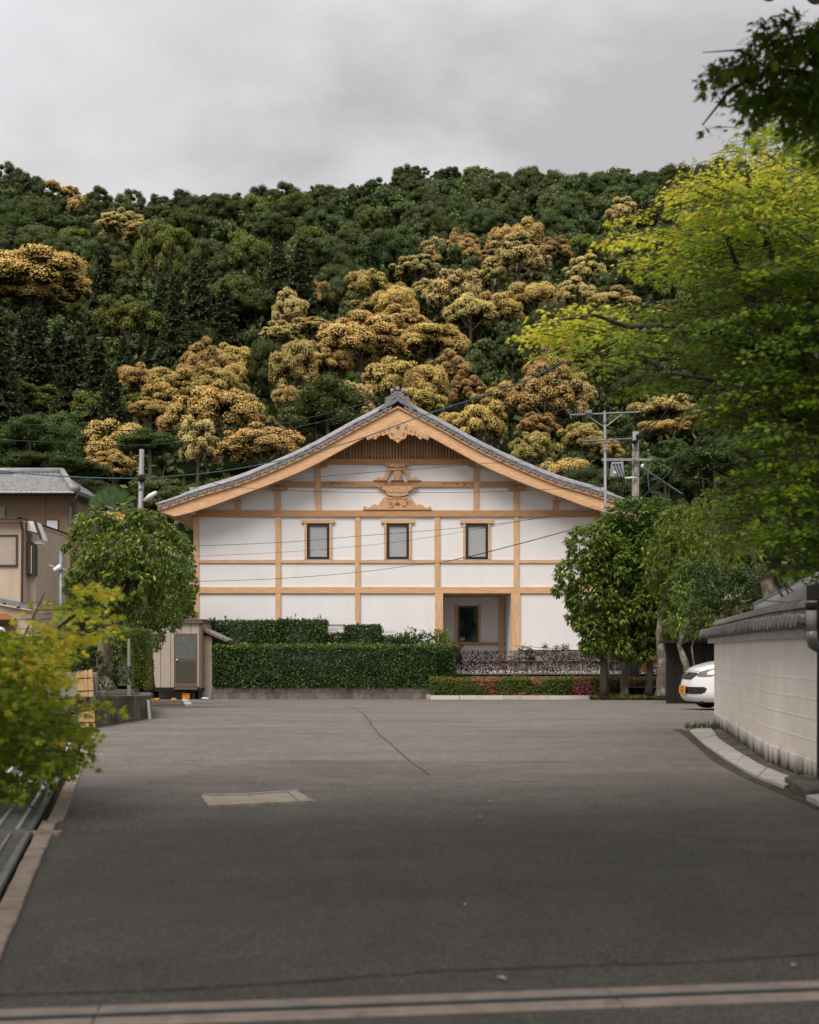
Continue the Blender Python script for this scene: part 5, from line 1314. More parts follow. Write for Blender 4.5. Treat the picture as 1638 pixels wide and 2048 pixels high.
wire('thin black wire nearly level across the gable just under the collar beam', [(400, 960, 41.5), (480, 975, 41.5), (640, 983, 41.5), (800, 985, 41.5), (1000, 983, 41.5), (1220, 972, 41.5)], 0.0085)
wire('thin black wire above the window row, crossing the tie beam at right', [(330, 1094, 42), (560, 1085, 42), (720, 1072, 42), (860, 1061, 42), (1000, 1047, 42), (1200, 1019, 42), (1300, 1000, 42)], 0.0085)
wire('hair-thin wire across the window panes below the other window wire', [(390, 1113, 43), (600, 1102, 43), (800, 1083, 43), (1000, 1050, 43), (1190, 1012, 43)], 0.006)
wire('thin black wire across the lower wall panels rising to a splice at right', [(250, 1166, 41), (390, 1163, 41), (560, 1157, 41), (720, 1144, 41), (830, 1130, 41), (890, 1124, 41)], 0.0085)
wire('doubled black wire rising from the splice to the meter box corner', [(888, 1124, 41), (960, 1108, 41), (1060, 1082, 41.6), (1140, 1060, 42.5), (1204, 1041, 44)], 0.016)
wire('black cable fanning up right from the concrete pole into the maple, left one', [(1278, 873, 42), (1320, 838, 38), (1360, 780, 34), (1420, 700, 30)], 0.02)
wire('black cable climbing right from behind the evergreen crowns to the maple', [(1290, 990, 42), (1340, 945, 38), (1400, 880, 34), (1450, 825, 30), (1500, 770, 26)], 0.03)
wire('second black cable climbing right just below the first to the maple', [(1300, 985, 42), (1350, 955, 38), (1410, 895, 34), (1455, 850, 30), (1510, 800, 26)], 0.018)
wire('slack teal line hanging from the insulator toward the lower right', [(1286, 932, 42.5), (1300, 945, 42), (1330, 965, 41), (1365, 988, 40)], 0.018, WIRE_T)
wire('short teal loop dropping beside the concrete pole behind the tree tops', [(1297, 936, 42.4), (1296, 955, 42.3), (1298, 975, 42.3), (1300, 984, 42.3), (1320, 985, 42)], 0.018, WIRE_T)
wire('thin dark wire high over the left trees, upper of two', [(0, 845, 50), (120, 853, 50), (260, 861, 50), (420, 858, 50), (560, 848, 50), (760, 800, 50)], 0.02)
wire('thin dark wire over the left trees, lower of two', [(0, 880, 50), (120, 885, 50), (260, 891, 50), (420, 880, 50), (520, 870, 50), (700, 830, 50)], 0.02)
# crossarm bracket poking out above the maple, top right
kb = thing('pole_bracket', 'grey angle bracket with insulators showing above the maple, upper right', 'pole bracket', at(1506, 275, 19))
q = lambda px, py: at(px, py, 19)
MB().bar(q(1506, 256), q(1507, 294), 0.045, 0.05).build('upright', STEEL_D, kb)
MB().bar(q(1503, 258), q(1530, 259), 0.05, 0.06).build('arm', STEEL_D, kb)
MB().ball(q(1523, 248), (0.05, 0.05, 0.06), 9, 6).ball(q(1518, 284), (0.05, 0.05, 0.05), 9, 6).build('insulator', RUBBER, kb)
MB().tube([q(1500, 290), q(1494, 282), q(1489, 287), q(1488, 297)], 0.012, 5).tube([q(1522, 245), q(1521, 225)], 0.012, 5).build('loop_wire', WIRE_B, kb)
MB().tube([at(1572, 310, 19), at(1580, 262, 19)], 0.06, 8).tube([q(1506, 293), at(1575, 330, 19)], 0.03, 6).tube([at(1575, 330, 19), at(1760, 1390, 19)], 0.11, 10).build('pole', STEEL_D, kb)

# camera mast at the left
YM = 33
cm_ = thing('camera_mast', 'slim grey mast with white security camera beside the ochre house', 'camera mast', (*at(122, 1300, YM).xy, 0))
MB().tube([at(122, 1390, YM), at(122, 1100, YM)], 0.05, 8).build('pole', STEEL, cm_, smooth=True)
MB().tube([at(98, 1130, YM), at(112, 1136, YM), at(124, 1138, YM), at(135, 1141, YM), at(138, 1150, YM)], 0.022, 7).build('arm', CONC_L, cm_)
MB().tube([at(108, 1141, YM - .1), at(122, 1133, YM - .05)], [0.05, 0.09], 8).build('camera_housing', WHITE, cm_)
# ------------------------------------------------------------------ houses at the left
YH = 55.0
h1 = thing('ochre_house', 'two-storey ochre stucco house with grey hipped tile roof at the far left', 'house', (wx(40, YH), YH, 0.3))
hx = lambda px: wx(px, YH)
hz = lambda py: wz(py, YH)
MB().box(hx(-160), hx(140), YH, YH + 9, 0.2, hz(988)).build('wall', STUCCO_B, h1)
for px in (91,): MB().box(hx(px), hx(px + 0.8), YH - 0.012, YH, hz(1180), hz(992)).build('wall_joint', BROWNM, h1)
MB().box(hx(-160), hx(140), YH - 0.012, YH, hz(1097.6), hz(1096.8)).build('wall_joint', BROWNM, h1)
# hipped roof: eave frame, tile courses as real ribs, hip and ridge rolls
ez, rzv = hz(990), hz(950); ex0, ex1, ey0, ey1 = hx(-230), hx(163), YH - 1.0, YH + 10
rxe = hx(66) + 0.3; ry = YH + 3.6
rz2 = CAMZ + (HY - 947) / F_PX * (ry)
rf = MB().add([(ex0, ey0, ez), (ex1, ey0, ez), (ex1, ey1, ez), (ex0, ey1, ez), (ex0, ry, rz2), (rxe, ry, rz2)], [(0, 1, 5, 4), (1, 2, 5), (2, 3, 4, 5), (3, 0, 4), (0, 3, 2, 1)]).build('roof', TILE, h1)
MB().box(ex0, ex1 - 0.02, ey0 - 0.02, ey0 + 0.10, ez - 0.14, ez - 0.02).build('eave_board', DARKWOOD, rf)
MB().tube([(ex0, ey0 - 0.08, ez - 0.03), (ex1, ey0 - 0.08, ez - 0.03)], 0.06, 8).build('gutter', STEEL_D, rf)
tb_ = MB(); ncr = 14
for x in np.arange(hx(-20), ex1, 0.235):
    for k in range(ncr):
        f0, f1 = k / ncr, (k + 1) / ncr
        hipx = ex1 + (rxe - ex1) * f0
        if x > hipx - 0.1: break
        y0, y1 = ey0 + (ry - ey0) * f0, ey0 + (ry - ey0) * f1; z0, z1 = ez + (rz2 - ez) * f0, ez + (rz2 - ez) * f1
        w2 = 0.115
        tb_.add([(x, y0, z0 + 0.02), (x + w2, y0, z0 + 0.10), (x + 2 * w2, y0, z0 + 0.02), (x, y1, z1 + 0.015), (x + w2, y1, z1 + 0.045), (x + 2 * w2, y1, z1 + 0.015)], [(0, 1, 4, 3), (1, 2, 5, 4), (0, 2, 1)])
o = tb_.build('roof_tiles', TILE_L, rf); o['kind'] = 'stuff'
MB().tube([(ex0, ry, rz2 + 0.12), (rxe, ry, rz2 + 0.12)], 0.16, 8).build('ridge', TILE_L, rf, smooth=True)
MB().tube([(rxe, ry, rz2 + 0.12), (ex1 - 0.1, ey0 + 0.1, ez + 0.12)], 0.15, 8).build('hip_ridge', TILE_L, rf, smooth=True)
MB().tube([(ex1 - 0.05, ey0 + 0.02, ez + 0.13), (ex1 + 0.1, ey0 - 0.12, ez + 0.16)], [0.17, 0.2], 9).build('hip_end', TILE, rf, smooth=True)
MB().bar((ex1, ey0, ez), (ex1 + 0.9, ey1, ez), 0.1, 0.16).build('side_eave', STEEL_D, rf)
wn = MB().box(hx(92.5), hx(117.5), YH - 0.06, YH, hz(1070.5), hz(1039.5)).build('window_frame', BROWNM, h1)
MB().box(hx(94.5), hx(115.8), YH - 0.075, YH - 0.06, hz(1068), hz(1041.5)).build('pane', BLIND, wn)
MB().box(hx(-20), hx(11), YH - 0.1, YH, hz(1037), hz(1014)).build('shutter', STEEL_D, h1)
MB().prism([(hx(63), hz(1110)), (hx(98), hz(1107.5)), (hx(97), hz(1111)), (hx(85), hz(1116)), (hx(63), hz(1114))], YH - 0.9, YH).build('window_hood', DARKWOOD, h1)
wn = MB().box(hx(61), hx(82), YH - 0.06, YH, hz(1140), hz(1121)).build('window_frame', BROWNM, h1)
MB().box(hx(62.5), hx(80), YH - 0.07, YH - 0.06, hz(1138), hz(1123)).build('pane', DGLASS, wn)
MB().ball((hx(69), YH - 0.12, hz(1129.5)), (0.09, 0.05, 0.07), 10, 6).build('lamp_bulb', GLOW, wn)
MB().tube([(hx(142), YH - 0.1, hz(1050)), (hx(142), YH - 0.1, hz(1012)), (hx(148), YH - 0.4, hz(1006)), (hx(163), YH - 0.9, hz(1000)), (hx(167), YH - 1, hz(993))], 0.06, 7).build('rain_pipe', STEEL_D, h1)
MB().box(hx(140), hx(150), YH + 0.3, YH + 9, 0.2, hz(1000)).build('side_wall', STUCCO_B, h1)
# terrace in front of it
YTc = 50.0
tr_ = thing('terrace', 'old timber terrace with rusty plank parapet and dark latticed windows below ochre house', 'terrace', (wx(100, YTc), YTc, 0))
tx = lambda px: wx(px, YTc); tz = lambda py: wz(py, YTc)
px = 62.0
while px < 139:
    MB().box(tx(px), tx(px + 3.4), YTc, YTc + 0.04, tz(1150 + random.uniform(-.5, .5)), tz(1141 + random.uniform(-.6, .6))).build('parapet_plank', RUST, tr_); px += 3.6
MB().box(tx(60), tx(139), YTc - 0.05, YTc + 0.3, tz(1154), tz(1151)).build('deck_edge', STEEL, tr_)
MB().box(tx(60), tx(139), YTc - 0.02, YTc + 0.3, tz(1166), tz(1163)).build('deck_edge', STEEL, tr_)
MB().box(tx(60), tx(139), YTc + 0.2, YTc + 4.5, 0, tz(1166)).build('lower_wall', DARKWOOD, tr_)
for px in (66, 84, 107, 130):
    for py in (1170, 1182, 1194, 1206):
        f_ = MB().box(tx(px), tx(px + 7), YTc + 0.12, YTc + 0.2, tz(py + 10), tz(py)).build('window_frame', RUST, tr_)
        MB().box(tx(px + 1.3), tx(px + 5.7), YTc + 0.10, YTc + 0.12, tz(py + 8.7), tz(py + 1.3)).build('pane', DGLASS, f_)
MB().box(tx(133), tx(142), YTc + 0.0, YTc + 0.1, tz(1203), tz(1190)).build('orange_panel', ORANGE_W, tr_)
# cream house nearer
YQ = 40.0
qx = lambda px: wx(px, YQ); qz = lambda py: wz(py, YQ)
h2 = thing('cream_house', 'cream stucco house with brown window frame and downpipe, cut by the left picture edge', 'house', (qx(10), YQ, 0))
MB().box(qx(-160), qx(47), YQ, YQ + 5, 0, qz(1045)).build('wall', STUCCO_C, h2)
MB().add([(qx(47), YQ, 0), (qx(47) + .02, YQ + 5, 0), (qx(47) + .02, YQ + 5, qz(1045)), (qx(47), YQ, qz(1045))], [(0, 1, 2, 3)]).build('side_wall', STUCCO_C, h2)
MB().box(qx(47) + 0.01, qx(62), YQ + 0.5, YQ + 1.2, 0, qz(1150)).build('bay_wall', STUCCO_C, h2)
MB().box(qx(-160), qx(50), YQ - 0.25, YQ + 5.2, qz(1045), qz(1040)).build('fascia', STUCCO_C, h2)
MB().box(qx(-160), qx(52), YQ - 0.35, YQ + 5.3, qz(1040.5), qz(1037)).build('roof_edge', BROWNM, h2)
wn = MB()
for a, c, t, u in ((-60, 35.5, 1133.5, 1129.5), (32.5, 35.5, 1129.5, 1073), (-60, 35.5, 1073, 1069.5)): wn.box(qx(a), qx(c), YQ - 0.06, YQ, qz(t), qz(u))
wn = wn.build('window_frame', BROWNM, h2)
MB().box(qx(-60), qx(32.5), YQ - 0.03, YQ, qz(1129.5), qz(1073)).build('shutter_panel', SIDING, wn)
MB().tube([(qx(45.5), YQ - 0.1, qz(1207)), (qx(47), YQ - 0.1, qz(1060)), (qx(46), YQ - 0.15, qz(1050)), (qx(45), YQ - 0.3, qz(1042))], 0.045, 8).build('downpipe', BROWNM, h2)
MB().prism([(qx(41), qz(1037)), (qx(51), qz(1037)), (qx(48.5), qz(1047)), (qx(44), qz(1047))], YQ - 0.35, YQ - 0.1).build('rain_hopper', BROWNM, h2)
aw = MB().prism([(qx(51), qz(1040)), (qx(66), qz(1042)), (qx(79), qz(1077)), (qx(77), qz(1080)), (qx(72), qz(1070)), (qx(50), qz(1064))], YQ + 0.2, YQ + 0.9).build('side_canopy', WHITE, h2)
MB().bar((qx(66.5), YQ + 0.15, qz(1041)), (qx(79.5), YQ + 0.15, qz(1078)), 0.08, 0.08).build('canopy_edge', BROWNM, aw)
MB().bar((qx(50), YQ + 0.17, qz(1061)), (qx(72), YQ + 0.17, qz(1066)), 0.05, 0.05).build('canopy_edge', BROWNM, aw)
MB().box(qx(57), qx(75), YQ + 0.4, YQ + 0.8, qz(1086), qz(1080)).build('shutter_case', WHITE, aw)
lb = MB().box(qx(49), qx(61), YQ + 0.3, YQ + 0.7, qz(1150), qz(1082)).build('lattice_bay', BROWNM, h2)
for k in range(5): MB().box(qx(49.2 + k * 1.3), qx(49.8 + k * 1.3), YQ + 0.26, YQ + 0.3, qz(1146), qz(1084)).build('lattice_bar', STUCCO_B, lb)
MB().box(qx(57), qx(58.5), YQ + 0.25, YQ + 0.3, qz(1146), qz(1090)).build('lattice_bar', WHITE, lb)
MB().box(qx(62.2), qx(64.5), YQ + 0.2, YQ + 0.6, qz(1150), qz(1090)).build('bay_frame', BROWNM, lb)
# low front building with grey gutter beam and orange curtain under it
lo = thing('low_annex', 'low beige annex with grey sloping gutter beam, orange curtain and brown shutter slats, far left', 'outbuilding', (qx(5), 38, 0))
Y4 = 38.0
vx = lambda px: wx(px, Y4); vz = lambda py: wz(py, Y4)
MB().prism([(vx(-140), vz(1185)), (vx(62), vz(1222)), (vx(62), vz(1400)), (vx(-140), vz(1400))], Y4 + 0.1, Y4 + 1.6).build('wall', STUCCO_C, lo)
MB().bar((vx(-140), Y4, vz(1172)), (vx(62), Y4, vz(1214)), 0.2, 0.16).build('gutter_beam', STEEL, lo)
for px, py in ((11, 1207), (38, 1214.5)): MB().box(vx(px - 2), vx(px + 2), Y4 - 0.13, Y4 + 0.1, vz(py + 2), vz(py - 1.5)).build('beam_clip', BLACK, lo)
MB().prism([(vx(-100), vz(1229)), (vx(10), vz(1227)), (vx(15), vz(1230)), (vx(30), vz(1236)), (vx(31), vz(1240)), (vx(-100), vz(1236))], Y4 - 0.1, Y4 + 0.1).build('orange_curtain', ORANGE_W, lo)
MB().box(vx(-100), vx(31), Y4 - 0.14, Y4 + 0.1, vz(1244), vz(1241)).build('canopy_bar', BLACK, lo)
for k in range(5): MB().box(vx(-100), vx(29), Y4 + 0.04, Y4 + 0.095, vz(1247.5 + k * 3.6 + 2.6), vz(1247.5 + k * 3.6)).build('slat', RUST, lo)
fp = thing('fence_post', 'short dark fence post with thin bamboo stake behind the concrete wall, left', 'post', at(123, 1345, 17.8))
MB().box(wx(118, 17.8), wx(125, 17.8), 17.75, 17.82, 0, wz(1312, 17.8)).build('post', STEEL_D, fp)
MB().tube([at(126.5, 1345, 17.75), at(127, 1262, 17.75)], 0.007, 6).build('stake', BAMBOO, fp)
MB().box(wx(100, 18.2), wx(118, 18.2), 18.2, 18.24, 0, wz(1312, 18.2)).build('board', DARKWOOD, fp)
mc = thing('parked_scooter', 'white and dark scooter glimpsed at the left edge behind the maple leaves', 'scooter', at(-4, 1320, 18.6))
q = lambda px, py, d=0.0: at(px, py, 18.6 + d)
MB().ball(q(-2, 1263), (0.10, 0.12, 0.075), 12, 8).build('helmet_box', WHITE, mc, smooth=True)
MB().ball(q(2, 1266, -0.06), (0.045, 0.06, 0.05), 10, 7).build('visor', BLACK, mc, smooth=True)
MB().tube([q(-6, 1290), q(0, 1304), q(8, 1312)], 0.03, 8).ball(q(3, 1304), (0.045, 0.04, 0.03), 9, 6).ball(q(6, 1319), (0.05, 0.04, 0.03), 9, 6).build('front_cowl', WHITE, mc, smooth=True)
MB().tube([q(-10, 1330), q(-6, 1380), q(-14, 1405)], 0.09, 8).tube([q(-40, 1350), q(-6, 1345)], 0.1, 8).build('body', BLACK, mc, smooth=True)
MB().tube([q(-10, 1400, -0.04), q(-10, 1400, 0.04)], 0.22, 18).tube([q(-110, 1400, -0.04), q(-110, 1400, 0.04)], 0.22, 18).build('wheel', RUBBER, mc)

# dark board fence behind the car, orange panel beyond the trunks
YF = 31.5
bf = thing('board_fence', 'dark brown board fence with narrow roof behind the white car', 'fence', (wx(1400, YF), YF, ground_z(YF)))
x = wx(1333, YF)
while x < 13.5:
    MB().box(x, x + 0.235, YF + random.uniform(0, 0.012), YF + 0.03, ground_z(YF) - 0.05, wz(1281, YF)).build('board', DARKWOOD, bf); x += 0.242
MB().box(wx(1333, YF), 13.6, YF + 0.04, YF + 0.07, ground_z(YF) - 0.05, wz(1281, YF)).build('backing', DARKWOOD, bf)
MB().prism([(wx(1322, YF), wz(1287, YF)), (14, wz(1270, YF)), (14, wz(1264, YF)), (wx(1322, YF), wz(1281, YF))], YF - 0.5, YF + 0.3).build('fence_roof', DARKWOOD, bf)
ob = thing('orange_hut', 'orange-brown hut wall glimpsed between the right-hand tree trunks', 'hut', (wx(1320, 44), 44, 0))
MB().box(wx(1302, 44), wx(1345, 44), 44, 46, 0, wz(1255, 44)).build('wall', ORANGE_W, ob)
MB().box(wx(1305, 44), wx(1318, 44), 43.97, 44, wz(1346, 44), wz(1331, 44)).build('white_panel', WHITE, ob)
MB().box(wx(1298, 44), wx(1350, 44), 43.8, 46.2, wz(1256, 44), wz(1251, 44)).build('roof', TILE, ob)
fg_ = thing('bamboo_gate', 'strip of orange bamboo fence behind the shed roof, left of the hall', 'fence', at(337, 1240, 44))
for k in range(6): MB().tube([at(329.5 + k * 2.6, 1300, 44), at(329.5 + k * 2.6, 1219 + random.uniform(-1, 1), 44)], 0.022, 6).build('cane', BAMBOO, fg_)
gh = thing('grey_roof_house', 'far house with grey tiled roof glimpsed between left tree and hall corner', 'house', at(377, 1130, 72))
MB().box(wx(330, 72), wx(400, 72), 72, 78, 0.5, wz(1170, 72)).build('wall', CONC_L, gh)
MB().add([(wx(325, 71), 71, wz(1172, 71)), (wx(405, 71), 71, wz(1172, 71)), (wx(405, 75), 75, wz(1105, 75)), (wx(325, 75), 75, wz(1105, 75)), (wx(325, 79), 79, wz(1172, 71)), (wx(405, 79), 79, wz(1172, 71))], [(0, 1, 2, 3), (3, 2, 5, 4), (0, 4, 5, 1), (0, 3, 4), (1, 5, 2)]).build('roof', TILE_L, gh)

# ------------------------------------------------------------------ gate roof over the camera; its eave tiles show at the upper right corner
gate = thing('gate', 'dark tiled eave of the temple gate, two round tile ends showing at upper right', 'gate', (0, 3.8, 0))
E0 = Vector((2.15, 6.6, 4.72))
def GP(u, v, z): p = E0 + tdir * u + tn * v; return Vector((p.x, p.y, z))
def gquad(pts, th): return MB().add([tuple(p) for p in pts] + [(p.x, p.y, p.z + th) for p in pts], [(3, 2, 1, 0), (4, 5, 6, 7), (0, 1, 5, 4), (1, 2, 6, 5), (2, 3, 7, 6), (3, 0, 4, 7)])
gr_ = gquad([GP(-7.2, 0.02, 4.80), GP(2.6, 0.02, 4.80), GP(2.6, -3.0, 6.2), GP(-7.2, -3.0, 6.2)], 0.16).build('front_roof', TILE, gate)
gquad([GP(-7.2, -3.0, 6.2), GP(2.6, -3.0, 6.2), GP(2.6, -6.0, 4.8), GP(-7.2, -6.0, 4.8)], 0.16).build('back_roof', TILE, gate)
MB().bar(GP(-7.2, -0.06, 4.80), GP(2.6, -0.06, 4.80), 0.09, 0.06).build('eave_board', GATEWOOD, gate)
e0 = None
for k in range(-26, 10):
    u = -0.158 + k * 0.27
    if u < -7.1 or u > 2.5: continue
    p = GP(u, 0.0, 4.745); 
    if e0 is None:
        e0 = MB().tube([(0, -0.3, 0), (0, 0.06, 0)], 0.055, 16).build('round_tile', TILE, gr_)
        for v in e0.data.vertices: v.co += root_off(gate)
        f0 = MB().prism([(-0.09, 0.05), (-0.045, 0.02), (0, 0.012), (0.045, 0.02), (0.09, 0.05), (0.09, 0.015), (0.045, -0.02), (0, -0.03), (-0.045, -0.02), (-0.09, 0.015)], -0.2, 0.03).build('flat_tile', TILE, gr_)
        for v in f0.data.vertices: v.co += root_off(gate)
        e, f_ = e0, f0
    else:
        e, f_ = e0.copy(), f0.copy()
        for z_ in (e, f_): C.objects.link(z_); z_.parent = gr_
    e.location = p - root_off(gate); e.rotation_euler = (0, 0, math.radians(7))
    f_.location = GP(u + 0.135, 0.0, 4.755) - root_off(gate); f_.rotation_euler = (0, 0, math.radians(7))
for u in (-6.7, 2.0):
    for v in (-2.9,):
        p = GP(u, v, 0); MB().box(p.x - 0.16, p.x + 0.16, p.y - 0.16, p.y + 0.16, 0, 5.6).build('post', GATEWOOD, gate)
MB().bar(GP(-6.9, -2.9, 5.7), GP(2.3, -2.9, 5.7), 0.25, 0.3).build('ridge_beam', GATEWOOD, gate)
# ------------------------------------------------------------------ leaves
RNG = np.random.default_rng(11)
DARKG = leaf_mat('leaf_dark_green', [(0.0, (0.034, 0.044, 0.013)), (0.5, (0.082, 0.112, 0.030)), (1.0, (0.175, 0.215, 0.058))], 0.25, 0.32, 0.025)
CEDAR = leaf_mat('leaf_cedar', [(0.0, (0.016, 0.022, 0.010)), (0.5, (0.048, 0.068, 0.026)), (1.0, (0.125, 0.150, 0.055))], 0.2, 0.25, 0.015)
MIDG = leaf_mat('leaf_mid_green', [(0.0, (0.04, 0.056, 0.014)), (0.5, (0.12, 0.165, 0.04)), (1.0, (0.24, 0.28, 0.07))], 0.3, 0.28, 0.025)
LIMEG = leaf_mat('leaf_lime', [(0.0, (0.05, 0.065, 0.012)), (0.5, (0.21, 0.25, 0.045)), (1.0, (0.46, 0.46, 0.10))], 0.35, 0.15, 0.015)
GOLD = leaf_mat('leaf_gold_bloom', [(0.0, (0.035, 0.042, 0.010)), (0.36, (0.10, 0.105, 0.018)), (0.46, (0.48, 0.275, 0.06)), (0.75, (0.93, 0.62, 0.185)), (1.0, (0.96, 0.79, 0.37))], 0.25, 0.10, 0.012)
PALE = leaf_mat('leaf_pale_bloom', [(0.0, (0.035, 0.042, 0.010)), (0.36, (0.10, 0.105, 0.022)), (0.46, (0.54, 0.37, 0.10)), (0.75, (0.93, 0.71, 0.26)), (1.0, (0.95, 0.83, 0.44))], 0.25, 0.10, 0.012)
RUSTL = leaf_mat('leaf_rust_bloom', [(0.0, (0.03, 0.032, 0.012)), (0.36, (0.08, 0.075, 0.02)), (0.46, (0.38, 0.21, 0.06)), (0.75, (0.72, 0.44, 0.15)), (1.0, (0.85, 0.62, 0.27))], 0.25, 0.12, 0.012)
OLIVE = leaf_mat('leaf_olive_bloom', [(0.0, (0.035, 0.045, 0.010)), (0.36, (0.11, 0.13, 0.02)), (0.46, (0.36, 0.31, 0.05)), (0.75, (0.70, 0.52, 0.15)), (1.0, (0.86, 0.70, 0.30))], 0.25, 0.10, 0.012)
OAK = leaf_mat('leaf_evergreen_oak', [(0.0, (0.052, 0.082, 0.018)), (0.45, (0.140, 0.215, 0.040)), (0.85, (0.32, 0.42, 0.075)), (1.0, (0.52, 0.55, 0.09))], 0.35, 0.1, 0.01, rough=0.36, spec=0.5)
OAKY = leaf_mat('leaf_yellow_oak', [(0.0, (0.065, 0.09, 0.014)), (0.45, (0.16, 0.22, 0.034)), (0.85, (0.34, 0.38, 0.055)), (1.0, (0.66, 0.52, 0.06))], 0.35, 0.1, 0.01, rough=0.4, spec=0.45)
HEDGE = leaf_mat('leaf_hedge', [(0.0, (0.018, 0.032, 0.009)), (0.5, (0.049, 0.096, 0.019)), (0.93, (0.108, 0.168, 0.030)), (1.0, (0.298, 0.320, 0.045))], 0.25, 0.05, 0.005, rough=0.4, spec=0.4)
AZAL = leaf_mat('leaf_azalea', [(0.0, (0.037, 0.056, 0.010)), (0.45, (0.112, 0.156, 0.024)), (0.84, (0.275, 0.275, 0.042)), (0.87, (0.775, 0.150, 0.156)), (0.93, (0.850, 0.062, 0.240)), (1.0, (0.850, 0.200, 0.396))], 0.3, 0.0, 0.0)
PURPL = leaf_mat('leaf_purple', [(0.0, (0.02, 0.010, 0.014)), (0.6, (0.055, 0.026, 0.032)), (1.0, (0.11, 0.06, 0.055))], 0.2, 0.05, 0.0)
MAPLE = leaf_mat('leaf_maple', [(0.0, (0.060, 0.110, 0.008)), (0.40, (0.160, 0.250, 0.016)), (0.70, (0.33, 0.41, 0.022)), (0.92, (0.74, 0.66, 0.05)), (0.965, (0.72, 0.42, 0.07)), (1.0, (0.60, 0.22, 0.06))], 0.52, 0.03, 0.0, rough=0.5)
PALM = leaf_mat('leaf_palm', [(0.0, (0.034, 0.072, 0.021)), (1.0, (0.102, 0.184, 0.053))], 0.25, 0.05, 0.0)
GRASS = leaf_mat('leaf_grass', [(0.0, (0.042, 0.056, 0.014)), (0.6, (0.105, 0.133, 0.031)), (1.0, (0.336, 0.266, 0.112))], 0.3, 0.05, 0.0)

def sphere_dirs(n, rng):
    v = rng.normal(size=(n, 3)); return unit(v)

def lobe_set(nl, rng, rx=1.0, rz=0.8, rl=(0.2, 0.36), zmin=-0.45):
    L = []; sd_ = rng.uniform(0, 50)
    for i in range(nl):
        z = zmin + (1 - zmin) * ((i + rng.uniform(0, 1)) / nl); a = i * 2.39996 + rng.uniform(-0.4, 0.4); q = math.sqrt(max(0, 1 - z * z))
        r = rng.uniform(*rl); k = rng.uniform(0.55, 0.86) * (1 + 0.55 * noise.noise(Vector((q * math.cos(a) * 1.6 + sd_, q * math.sin(a) * 1.6, z * 1.6 + sd_))))
        L.append((np.array([q * math.cos(a) * k * rx, q * math.sin(a) * k * rx, z * k * rz]), (r, r, r * rng.uniform(0.65, 0.9))))
    return L

def crown_mesh(name, lobes, per, size, m, rng, mode='leafy', bloom=0.7, flat=False, core=0.80, aspect=0.75):
    Ps, Ts, Ns, Vs, Ls = [], [], [], [], []
    for c, r in lobes:
        n_ = int(per * (r[0] / 0.3) ** 2); u = sphere_dirs(n_, rng)
        cd = c / (np.linalg.norm(c) + 1e-6)
        keep = (u @ cd > -0.55) & (u[:, 2] > -0.75); u = u[keep]; n_ = len(u)
        sh = rng.uniform(0.82, 1.08, (n_, 1))
        P = c + u * np.array(r) * sh
        rt = sphere_dirs(n_, rng); T = unit(np.cross(u, rt) + u * rng.uniform(0.0, 0.5, (n_, 1)) + np.array([0, 0, -0.1]))
        N = unit(u + rng.normal(size=(n_, 3)) * 0.32 + np.array([0, 0, 0.15]))
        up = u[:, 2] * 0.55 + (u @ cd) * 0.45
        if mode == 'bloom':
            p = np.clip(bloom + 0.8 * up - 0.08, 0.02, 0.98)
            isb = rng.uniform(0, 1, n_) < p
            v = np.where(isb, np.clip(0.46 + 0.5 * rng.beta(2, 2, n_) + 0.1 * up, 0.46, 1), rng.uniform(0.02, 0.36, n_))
        else:
            v = np.clip(rng.beta(2, 2.2, n_) * 0.9 + rng.uniform(-0.08, 0.08), 0, 1)
        Ps.append(P); Ts.append(T); Ns.append(N); Vs.append(v); Ls.append(size * rng.uniform(0.7, 1.3, n_))
    P, T, N, v, L = map(np.concatenate, (Ps, Ts, Ns, Vs, Ls))
    if flat: T[:, 2] *= 0.35; N = unit(N * np.array([0.4, 0.4, 1.5]))
    V = rhombs(P - unit(T) * L[:, None] * 0.5, T, N, L, L * aspect)
    ex = lobes_extra(lobes, core, rng)
    return poly_mesh(name, V, 4, v, [m], extra=(ex[0], ex[1], 0.04))

